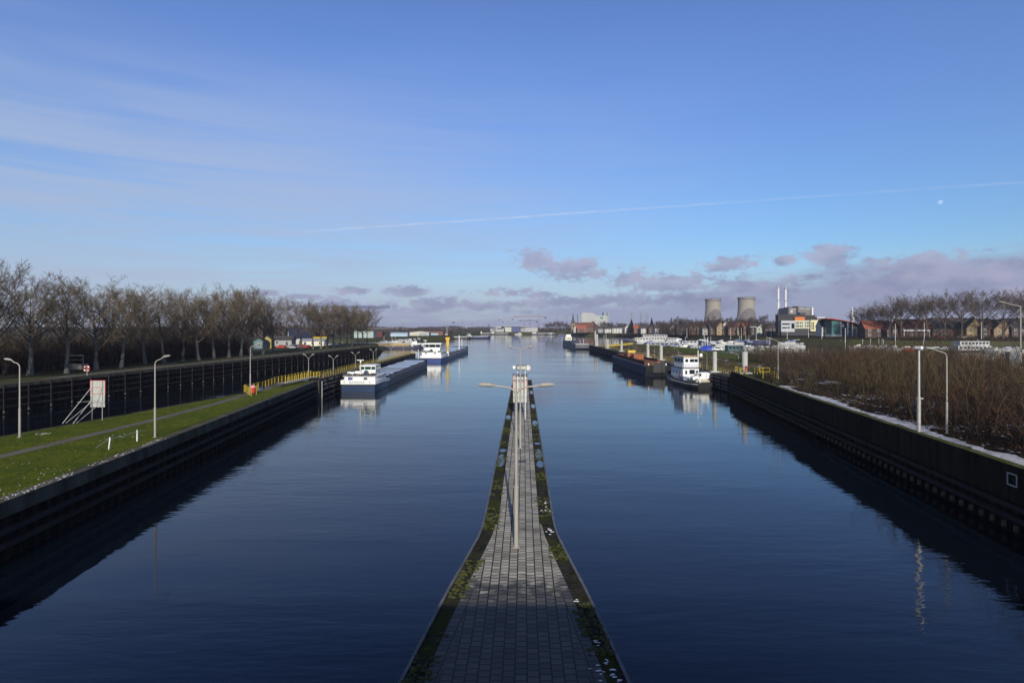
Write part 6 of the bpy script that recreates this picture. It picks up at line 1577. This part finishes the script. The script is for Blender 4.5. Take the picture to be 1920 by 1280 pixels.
# pylons
PYL = mat('pylon_grey', (.26, .26, .29), .6, .1, .3)
def pylon(label, px, Y, yt):
    zt = ZY(yt, Y)-4.6; t = thing('pylon', label, 'pylon', (W(px, Y), Y, 4.6), 0, 'far electricity pylons'); b = MB()
    for sx in (-1, 1):
        for sy in (-1, 1): b.tube([(sx*3.4, sy*3.4, 0), (sx*.5, sy*.5, zt)], .30, 4)
    for i in range(8):
        z0 = zt*i/8; z1 = zt*(i+1)/8; w0 = 3.4-2.9*i/8; w1 = 3.4-2.9*(i+1)/8; s = 1 if i % 2 else -1; b.tube([(-s*w0, -w0, z0), (s*w1, -w1, z1)], .2, 4); b.tube([(s*w0, w0, z0), (-s*w1, w1, z1)], .2, 4)
    b.build('lattice', PYL, t); b = MB()
    for z, w in ((.70, 8), (.83, 10.5), (.95, 7)): b.tube([(-w, 0, zt*z), (w, 0, zt*z)], .3, 4); b.tube([(-w, 0, zt*z), (0, 0, zt*z+2.4)], .15, 4); b.tube([(w, 0, zt*z), (0, 0, zt*z+2.4)], .15, 4)
    b.build('cross_arm', PYL, t)
for px, Y, yt, lb in ((1043.5, 1900, 589, 'pylon standing over the clump of trees left of the church'), (1062, 2100, 591, 'faint pylon between the tree clump and the church'), (1184.5, 1500, 585, 'pylon above the broad dark conifer'), (1202, 1600, 584.5, 'pylon between the two conifers, left of a pair'), (1213, 1750, 585.5, 'pylon between the two conifers, right of a pair'), (755, 2300, 604, 'faint pylon above the cream shed on the left horizon'), (868, 2200, 597, 'faint pylon between the grey crane and the lattice mast'), (885, 2600, 604, 'small pylon near the left end of the far bank')):
    pylon(lb, px, Y, yt)
# moon
t = MB(); mm = bpy.data.meshes.new('moon'); bmx = bmesh.new(); bmesh.ops.create_uvsphere(bmx, u_segments=32, v_segments=20, radius=33); bmx.to_mesh(mm); bmx.free()
mo = bpy.data.objects.new('moon', mm); COL.objects.link(mo); mo.location = (W(1763.5, 9000), 9000, ZY(379, 9000)); tag(mo, 'small pale daytime moon in the blue sky', 'moon')
for p in mm.polygons: p.use_smooth = True
mk = bpy.data.materials.new('moon_dust'); mk.use_nodes = True; nt = mk.node_tree; nt.nodes.remove(nt.nodes['Principled BSDF']); out = nt.nodes['Material Output']
df = nt.nodes.new('ShaderNodeBsdfDiffuse'); tr_ = nt.nodes.new('ShaderNodeBsdfTransparent'); ad = nt.nodes.new('ShaderNodeAddShader')
nn_ = nt.nodes.new('ShaderNodeTexNoise'); nn_.inputs['Scale'].default_value = .03; nt.links.new(nt.nodes.new('ShaderNodeTexCoord').outputs['Object'], nn_.inputs['Vector'])
rr_ = nt.nodes.new('ShaderNodeValToRGB'); rr_.color_ramp.elements[0].position = .4; rr_.color_ramp.elements[0].color = (.05, .045, .04, 1); rr_.color_ramp.elements[1].position = .6; rr_.color_ramp.elements[1].color = (.15, .135, .11, 1)
nt.links.new(nn_.outputs['Fac'], rr_.inputs[0]); nt.links.new(rr_.outputs[0], df.inputs[0]); nt.links.new(df.outputs[0], ad.inputs[0]); nt.links.new(tr_.outputs[0], ad.inputs[1]); nt.links.new(ad.outputs[0], out.inputs[0]); mm.materials.append(mk)

# ================================================================== MARINA
HW = mat('yacht_white', (.44, .44, .43), .35, .06, 1); HL = mat('lavender_cover', (.30, .30, .42), .8, .15, .8); HB = mat('canvas_blue', (.025, .045, .20), .8, .2, .8); HDK = mat('boat_dark_hull', (.025, .026, .035), .5, .2, .8); BGR = mat('blue_grey_roof', (.16, .19, .25), .7, .12, .6)
def motorboat(label, px, Y, L=10, rz=80, hullm=None, cab=None, top=None, h=1.0, group='pleasure boats in the marina', flag=False):
    t = thing('motor_boat', label, 'boat', (W(px, Y), Y, 0), R(rz), group); hullm = hullm or HW; cab = cab or HW; w = L*.30; o = -L/2
    b = MB(); secs = []
    for s, k, z in ((0, .86, 1.15), (.1, .95, 1.1), (.45, 1, 1.15), (.7, .88, 1.35), (.87, .56, 1.6), (1.0, .06, 1.8)):
        ww = w/2*k; secs.append([(-ww, o+s*L, z*h), (-ww*.8, o+s*L*.97, -.4), (ww*.8, o+s*L*.97, -.4), (ww, o+s*L, z*h)])
    b.loft(secs, True); fixn(b.build('hull', hullm, t))
    b = MB(); z0 = 1.1*h
    b.loft([[(-w*.40, o+.18*L, z0), (w*.40, o+.18*L, z0), (w*.36, o+.72*L, z0+.1), (-w*.36, o+.72*L, z0+.1)], [(-w*.36, o+.2*L, z0+.9*h), (w*.36, o+.2*L, z0+.9*h), (w*.28, o+.62*L, z0+.9*h), (-w*.28, o+.62*L, z0+.9*h)]], True); fixn(b.build('cabin', cab, t))
    b = MB(); b.loft([[(-w*.395, o+.24*L, z0+.35*h), (w*.395, o+.24*L, z0+.35*h), (w*.345, o+.66*L, z0+.40*h), (-w*.345, o+.66*L, z0+.40*h)], [(-w*.385, o+.25*L, z0+.72*h), (w*.385, o+.25*L, z0+.72*h), (w*.315, o+.63*L, z0+.72*h), (-w*.315, o+.63*L, z0+.72*h)]], True); fixn(b.build('window_band', DGLASS, t))
    b = MB(); b.loft([[(-w*.36, o+.12*L, z0+.92*h), (w*.36, o+.12*L, z0+.92*h), (w*.3, o+.5*L, z0+.92*h), (-w*.3, o+.5*L, z0+.92*h)], [(-w*.30, o+.14*L, z0+1.5*h), (w*.30, o+.14*L, z0+1.5*h), (w*.26, o+.42*L, z0+1.5*h), (-w*.26, o+.42*L, z0+1.5*h)]], True); fixn(b.build('canopy', top or HW, t))
    if flag: b = MB(); b.tube([(0, o+.5*L, z0+.9), (0, o+.5*L, z0+6)], .08, 6); b.build('mast', WHITE, t)
    return t
def houseboat(label, px, Y, L, w, h, rz, hullm, cab, roof, nw=6, decks=1, name='houseboat', group='houseboats in the marina'):
    t = thing(name, label, 'houseboat', (W(px, Y), Y, 0), R(rz), group)
    b = MB(); b.loft([[(-L/2, -w*.5, .9), (-L/2, -w*.5, -.5), (-L/2, w*.5, -.5), (-L/2, w*.5, .9)], [(L*.42, -w*.5, .9), (L*.42, -w*.5, -.5), (L*.42, w*.5, -.5), (L*.42, w*.5, .9)], [(L/2, -w*.15, 1.3), (L/2, -w*.15, -.5), (L/2, w*.15, -.5), (L/2, w*.15, 1.3)]], True); fixn(b.build('hull', hullm, t))
    z = .905
    for d in range(decks):
        l2 = L*(.44-.05*d)
        b = MB(); b.bb(-l2, l2*.92, -w*.42, w*.42, z, z+h); b.build('cabin', cab, t)
        wp = MB(); wp.bb(-l2*.8/nw, l2*.8/nw*.6, -.04, -.003, 0, h*.42); f = None
        for i in range(nw):
            x = -l2*.92 + 1.84*l2*(i+.5)/nw
            if f is None: f = wp.build('window', DGLASS, t, (x, -w*.42, z+h*.38))
            else: c = f.copy(); COL.objects.link(c); c.parent = t; c.location = (x, -w*.42, z+h*.38)
        b = MB(); b.bb(-l2-.3, l2*.92+.3, -w*.46, w*.46, z+h+.002, z+h+.16); b.build('roof', roof, t); z += h+.17
    return t
houseboat('white two-deck passenger ship with rows of dark windows', 1228, 600, 34, 7, 2.6, 3, HW, HW, HW, 9, 2, 'passenger_ship', 'passenger ship')
houseboat('long blue-hulled barge with a white rim moored beside the church', 1076, 955, 58, 7, .8, 2, mat('barge_blue', (.03, .05, .14), .5, .15, .5), mat('barge_blue2', (.04, .06, .15), .5, .15, .5), HW, 4)
t = houseboat('white houseboat moored right behind the passenger ship bow', 1262, 590, 14, 5, 2.4, 2, HW, HW, HW, 4)
houseboat('long houseboat with a dull blue cover left of the white workboat', 1417, 490, 30, 6, 2.0, 4, mat('cover_blue_hull', (.02, .025, .08), .6, .2, .5), mat('cover_indigo', (.035, .04, .17), .7, .15, .5), GREYP, 3)
houseboat('long boathouse with a blue-grey roof and white window strip', 1318, 330, 19, 5, 2.2, 6, DGREY, HW, BGR, 9)
houseboat('teal glazed houseboat with a flat roof beside the blue tarpaulin', 1377, 330, 11, 5, 2.9, 6, DGREY, mat('teal_cabin', (.05, .10, .10), .4, .2, .5), BGR, 4)
houseboat('long low covered berth with a blue-grey roof below the passenger ship', 1245, 430, 26, 5, 1.7, 5, HDK, GREYP, BGR, 6)
houseboat('low grey covered berth at the tip of the green field', 1195, 400, 18, 4, 1.2, 4, GREYP, GREYP, WF, 5)
houseboat('cream cabin boat beside the dark workboat', 1197, 555, 9, 4, 3, 3, HDK, CREAM, CREAM, 3)
houseboat('white houseboat with a covered cabin behind the wide berth', 1292, 470, 15, 5, 2.2, 4, HW, HW, BGR, 4)
houseboat('lavender covered houseboat near the right frame edge', 1826, 215, 17, 4.5, 1.5, 3, HDK, HL, HL, 4)
houseboat('large white workboat with wide windows below the lime trees', 1822, 335, 24, 6, 2.5, 3, HDK, HW, HW, 8, 2)
houseboat('white low houseboat right of the large workboat', 1880, 222, 7, 4, 1.9, 3, HDK, HW, WF, 4)
mb = [(1172, 560, 12, 80, HDK, DGREY, HB, 'dark blue workboat at the left end of the marina'), (1183, 545, 11, 84, HDK, DGREY, DGREY, 'dark workboat next to the cream cabin boat'), (1108, 940, 9, 88, HW, HW, HW, 'small white cruiser moored at the end of the blue barge'), (1240, 380, 9, 78, HW, HW, HB, 'white cruiser with bright blue canopy nearest the field tip'), (1262, 372, 10, 82, HW, HW, HB, 'white cruiser with blue canopy second from the field tip'), (1280, 365, 8, 84, HW, CREAM, HW, 'small cream-topped cruiser third from the field tip'),
      (1252, 480, 11, 85, HW, HW, BGR, 'cruiser with grey canopy behind the wide covered berth'), (1271, 500, 10, 80, HW, HW, HB, 'cruiser with blue canopy behind the white houseboat'), (1310, 520, 11, 70, HW, HW, HW, 'white cruiser in the back row below the red twin gables'), (1330, 450, 12, 72, HW, HW, HW, 'sleek white yacht left of the dark-hulled yacht'), (1345, 440, 12, 100, HDK, DGREY, HW, 'dark-hulled yacht between two white yachts'), (1364, 440, 12, 76, HW, HW, HW, 'sleek white yacht right of the dark-hulled yacht'),
      (1352, 420, 9, 95, HW, CREAM, CREAM, 'cream yacht in front of the dark-hulled yacht'), (1396, 360, 10, 86, HW, HW, HW, 'white cruiser just right of the teal houseboat'), (1408, 350, 9, 84, HW, HW, BGR, 'white cruiser with grey canopy second right of the teal houseboat'), (1420, 352, 10, 92, HW, HW, HW, 'white cruiser third right of the teal houseboat'), (1432, 345, 9, 80, HW, HW, HW, 'white cruiser fourth right of the teal houseboat'), (1443, 340, 8, 88, HW, HW, HL, 'white cruiser with lavender canopy, rightmost of the group by the teal houseboat'),
      (1468, 330, 9, 84, HW, HW, HW, 'white cruiser behind the jetty lamp'), (1479, 325, 9, 90, HW, CREAM, HW, 'cream cabined cruiser under the white workboat'), (1604, 300, 8, 80, HW, HW, HW, 'small white boat seen just above the thicket below the pavilion'), (1625, 298, 9, 84, HW, HW, BGR, 'small boat with grey canopy above the thicket below the orange roof'), (1672, 280, 8, 88, HW, HW, HW, 'small white boat above the thicket left of the camera mast'), (1694, 275, 10, 80, HW, HW, CREAM, 'white cruiser with cream canopy behind the camera mast'),
      (1712, 272, 10, 86, REDP, HW, HW, 'red-hulled boat behind the camera mast'), (1745, 268, 11, 82, HW, HW, HW, 'white cruiser left of the large workboat'), (1766, 266, 9, 86, HDK, HW, HL, 'dark-hulled cruiser left of the large workboat'), (1900, 268, 10, 84, HW, HW, BGR, 'grey-canopied cruiser near the right frame edge'), (1852, 215, 8, 80, HW, HW, HW, 'white cruiser beside the lavender covered houseboat'),
      (727, 478, 9, 84, HW, HW, HB, 'white boat with a blue cover lying on the left shore behind the tan barge'), (745, 512, 9, 88, HW, HW, HW, 'white motor yacht on the left shore behind the tan barge'), (758, 540, 10, 84, HW, HW, BGR, 'grey-topped yacht at the tan barge bow'), (972, 1095, 14, 88, HW, HW, HW, 'white motor yacht lying at the far shipyard quay'), (1030, 1080, 16, 88, HDK, HW, HW, 'dark-hulled boat with white cabin left of the long blue barge')]
rm_ = random.Random(19)
for i in range(26):
    px = rm_.uniform(1185, 1500); Yb = rm_.uniform(350, 540)
    if W(px, Yb) < 94 or W(px, Yb) > 236: continue
    mb.append((px, Yb, rm_.uniform(7, 11), rm_.choice((80, 86, 92, 20, 100)), rm_.choice((HW, HW, HDK, NAVY)), rm_.choice((HW, GREYP, CREAM)), rm_.choice((HB, BGR, HL, GREYP, HW)), 'small cruiser lying among many others in the crowded marina rows'))
for (px, Yb) in ((713, 452), (720, 464), (735, 492), (741, 500), (751, 524), (766, 552), (775, 568), (783, 580), (792, 598), (801, 612)):
    mb.append((px, Yb, rm_.uniform(7, 10), rm_.choice((80, 86, 92, 20, 100)), rm_.choice((HW, HW, HDK, NAVY)), rm_.choice((HW, GREYP, CREAM)), rm_.choice((HB, BGR, HL, GREYP, HW)), 'small boat in the crowded line along the left shore before the sheds'))
for i in range(16):
    px = rm_.uniform(1600, 1915); mb.append((px, rm_.uniform(325, 372), rm_.uniform(7, 11), rm_.choice((80, 86, 92, 20, 100)), rm_.choice((HW, HW, HDK, NAVY)), rm_.choice((HW, GREYP, CREAM)), rm_.choice((HB, BGR, HL, GREYP, HW)), 'small boat in the crowded row between the thicket and the limes'))
mb = [((q[0], q[1]*1.25) + q[2:] if q[0] >= 1604 and q[1] < 301 and q[1] > 255 else q) for q in mb]
for (px, Y, L, rz, hm, cm_, tm, lb) in mb:
    motorboat(lb, px, Y, L, rz, hm, cm_, tm, 1.15 if Y < 400 else 1.3, flag=(int(px) % 3 == 0))
# workboat with upper cabin
t = motorboat('white workboat with stacked cabins and a long boom', 1478, 450, 15, 85, HW, HW, HB, 1.6)
b = MB(); b.tube([(0, -2, 4), (0, -9, 4.6)], .12, 6); b.build('boom', WHITE, t)
# moored barges at the left shore and far bank
def small_barge(label, x, y, L, rz, hm, cab, txt=None):
    t = thing('cargo_barge', label, 'barge', (x, y, 0), rz, 'moored cargo barges'); b = MB(); hull(b, L, 8, 1.9, sheer=1.2); fixn(b.build('hull', hm, t))
    b = MB(); b.bb(-3.2, 3.2, L*.25, L*.86, 1.8, 3.2); b.build('hold', mat('hold_cover_grey', (.30, .30, .31), .6, .15, .5), t)
    b = MB(); b.bb(-3.4, 3.4, 2, L*.2, 1.9, 4.2); b.bb(-2.6, 2.6, L*.08, L*.17, 4.2, 6.6); b.build('deckhouse', cab, t)
    b = MB()
    for s in (-1, 1): b.bb(s*2.605, s*2.64, L*.09, L*.16, 5.2, 6.1)
    b.bb(-2.2, 2.2, L*.08-.06, L*.08-.002, 5.2, 6.1); b.build('window_band', DGLASS, t)
    if txt: text_mesh(txt, 1.3, WHITE, t, (4.06, L*.2, .5), (R(90), 0, R(90)))
    return t
small_barge('black moored barge with white wheelhouse left of the yellow deck crane', -84, 690, 34, R(-80), BLACK, HW, 'JAN')
small_barge('dark blue moored barge nearest the open water on the left', -58, 712, 34, R(-62), mat('deep_blue_hull', (.02, .025, .07), .5, .2, .5), HW)
small_barge('dark moored barge before the blue shipyard hall', 36, 1085, 52, R(-86), mat('dark_violet_hull', (.045, .035, .045), .6, .2, .5), HW)
small_barge('low dark barge with white deckhouse at the left end of the shipyard', -42, 1092, 40, R(-86), BLACK, HW)
small_barge('black barge by the dark posts of the shipyard', -62, 1090, 24, R(-86), BLACK, CREAM)
# masts and flagpoles in the marina
mp_ = MB(); mp_.tube([(0, 0, 0), (0, 0, 1)], .11, 6)
for i, (px, Y, y0, y1, lb) in enumerate(((1136.5, 520, 622, 648, 'taller of two white marina poles beyond the yellow gangway'), (1132.5, 560, 628, 646, 'shorter of two white marina poles beyond the yellow gangway'), (1322, 300, 634, 655, 'left one of the two white poles by the blue tarpaulin'), (1327, 300, 634, 655, 'right one of the two white poles by the blue tarpaulin'), (1418, 520, 613, 632, 'white pole with a wide crossbar at the marina'), (1476, 500, 612, 632, 'white flagpole before the office'), (1516, 500, 612, 632, 'white flagpole before the cream office wing'), (1585, 320, 616, 660, 'thin white pole rising from the thicket before the pavilion'), (1370, 560, 615, 632, 'white pole between the two cooling towers'), (1390, 560, 615, 632, 'white pole below the right cooling tower'), (1446, 560, 613, 632, 'white pole left of the office'), (1288, 600, 615, 630, 'white pole below the wood left of the cooling towers'), (1541, 470, 623, 640, 'grey pole before the gap next to the pavilion'), (1733, 405, 606, 642, 'white pole between the lime trunks'), (1679, 405, 607, 645, 'white pole beside the wide brick house'), (1840, 405, 604, 648, 'pale trunk-like pole under the tan gable'))):
    t = thing('pole', lb, 'pole', (W(px, Y), Y, ZY(y1, Y)), 0, 'white poles and flagpoles'); b = MB(); H_ = ZY(y0, Y)-ZY(y1, Y)-0; b.tube([(0, 0, -2), (0, 0, H_)], [.16, .10], 6); b.build('shaft', WHITE, t)
    b = MB(); b.tube([(0, 0, H_), (0, 0, H_+.2)], .18, 6)
    if 'crossbar' in lb: b.bb(-6, .4, -.1, .1, H_+.0, H_+.3)
    b.build('cap', WHITE, t)
# cars
def car(label, x, y, z, rz, m, L=4.2, group='parked cars'):
    t = thing('parked_car', label, 'car', (x, y, z), rz, group)
    b = MB(); b.xprism([(-L/2, .28), (L/2, .28), (L/2, .75), (L*.30, .92), (L*.12, 1.42), (-L*.30, 1.45), (-L*.46, .95), (-L/2, .85)], -.85, .85); fixn(b.build('body', m, t))
    b = MB(); b.xprism([(L*.26, .94), (L*.11, 1.36), (-L*.28, 1.38), (-L*.40, .98)], -.862, .862); fixn(b.build('side_window', DGLASS, t))
    for sy in (-L*.31, L*.31):
        for sx in (-.8, .8):
            b = MB(); b.tube([(sx-.1, sy, .32), (sx+.1, sy, .32)], .32, 12); w_ = b.build('wheel', RUBBER, t)
            b = MB(); b.tube([(sx-.115, sy, .32), (sx+.115, sy, .32)], .18, 10); b.build('rim', GREYP, w_)
    return t
car('white car on the narrow road behind the second column', W(1345, 236), 236, 4.72, R(60), WHITE)
car('orange-red car parked behind the left quay', W(527, 268), 268, 4.62, R(85), REDP, 4.2, 'cars behind the left quay'); car('red van-like car parked behind the left quay', W(566, 275), 275, 4.62, R(80), REDP, 5, 'cars behind the left quay'); car('bright red car next to the red van-like car', W(574, 268), 268, 4.62, R(92), REDP, 4.4, 'cars behind the left quay'); car('silver car parked between the red cars', W(546, 270), 270, 4.62, R(88), GREYP, 4.4, 'cars behind the left quay'); car('pale car parked before the silver car', W(552, 262), 262, 4.62, R(94), HW, 4.4, 'cars behind the left quay')
car('white van-like car under the last trees', W(613, 300), 300, 4.62, R(88), HW, 5, 'cars behind the left quay'); car('white car right of the white van-like car', W(626, 305), 305, 4.62, R(88), HW, 4.4, 'cars behind the left quay')
car('dark car parked before the brown-red roofed house', W(1671, 420), 420, 6.5, R(90), NAVY, 4.3, 'cars before the brick houses'); car('silver car parked under the limes', W(1797, 414), 414, 6.5, R(88), GREYP, 4.3, 'cars before the brick houses'); car('white car parked under the limes right of the silver car', W(1806, 414), 414, 6.5, R(88), WHITE, 4.0, 'cars before the brick houses'); car('red car parked before the long terrace house', W(1762, 416), 416, 6.5, R(90), REDP, 4.3, 'cars before the brick houses')
t = thing('covered_boat', 'bright blue tarpaulin over a boat on the green field', 'covered boat', (W(1325, 238), 238, 4.72), R(80))
b = MB(); b.loft([[(-1.1, -2.2, 0), (-1.1, -2.2, 1.0), (0, -2.2, 1.5), (1.1, -2.2, 1.0), (1.1, -2.2, 0)], [(-1.3, 0, 0), (-1.25, 0, 1.4), (0, 0, 2.2), (1.25, 0, 1.4), (1.3, 0, 0)], [(-.3, 2.6, 0), (-.3, 2.6, 1.0), (0, 2.6, 1.3), (.3, 2.6, 1.0), (.3, 2.6, 0)]], True); fixn(b.build('tarpaulin', mat('bright_blue_tarp', (.02, .05, .36), .6, .15, 1), t))
b = MB(); b.bb(-.5, .5, -2.0, -.4, -.05, .35); b.build('trailer', DGREY, t)
# panels at the right frame edge
t = thing('transformer_cabin', 'grey metal cabinet with two doors behind the tallest lamp post', 'cabinet', (W(1903, 96), 96, 7.2))
b = MB(); b.bb(-.9, .9, 0, .9, -.6, 5.0-1.9); b.build('cabinet', mat('cabinet_grey', (.16, .18, .20), .6, .12, 1), t); b = MB(); b.bb(-.03, .03, -.03, -.002, -.5, 3.0); b.build('door_gap', BLACK, t); b = MB(); b.bb(-1, 1, -.1, 1, -2.6, -.602); b.build('plinth', CONC, t)

# ================================================================== AIR
hzb = MB(); hzb.bb(-3400, 3400, -70, 3200, -3.5, 150)
HZM = bpy.data.materials.new('haze_air'); HZM.use_nodes = True; nt = HZM.node_tree; nt.nodes.remove(nt.nodes['Principled BSDF'])
pv = nt.nodes.new('ShaderNodeVolumePrincipled'); pv.inputs['Color'].default_value = (0.86, 0.85, 1.0, 1); pv.inputs['Density'].default_value = 0.00010; pv.inputs['Anisotropy'].default_value = 0.2
nt.links.new(pv.outputs[0], nt.nodes['Material Output'].inputs['Volume'])
ho = hzb.build('haze', HZM); ho['kind'] = 'stuff'; ho['label'] = 'thin blue winter haze over the canal'
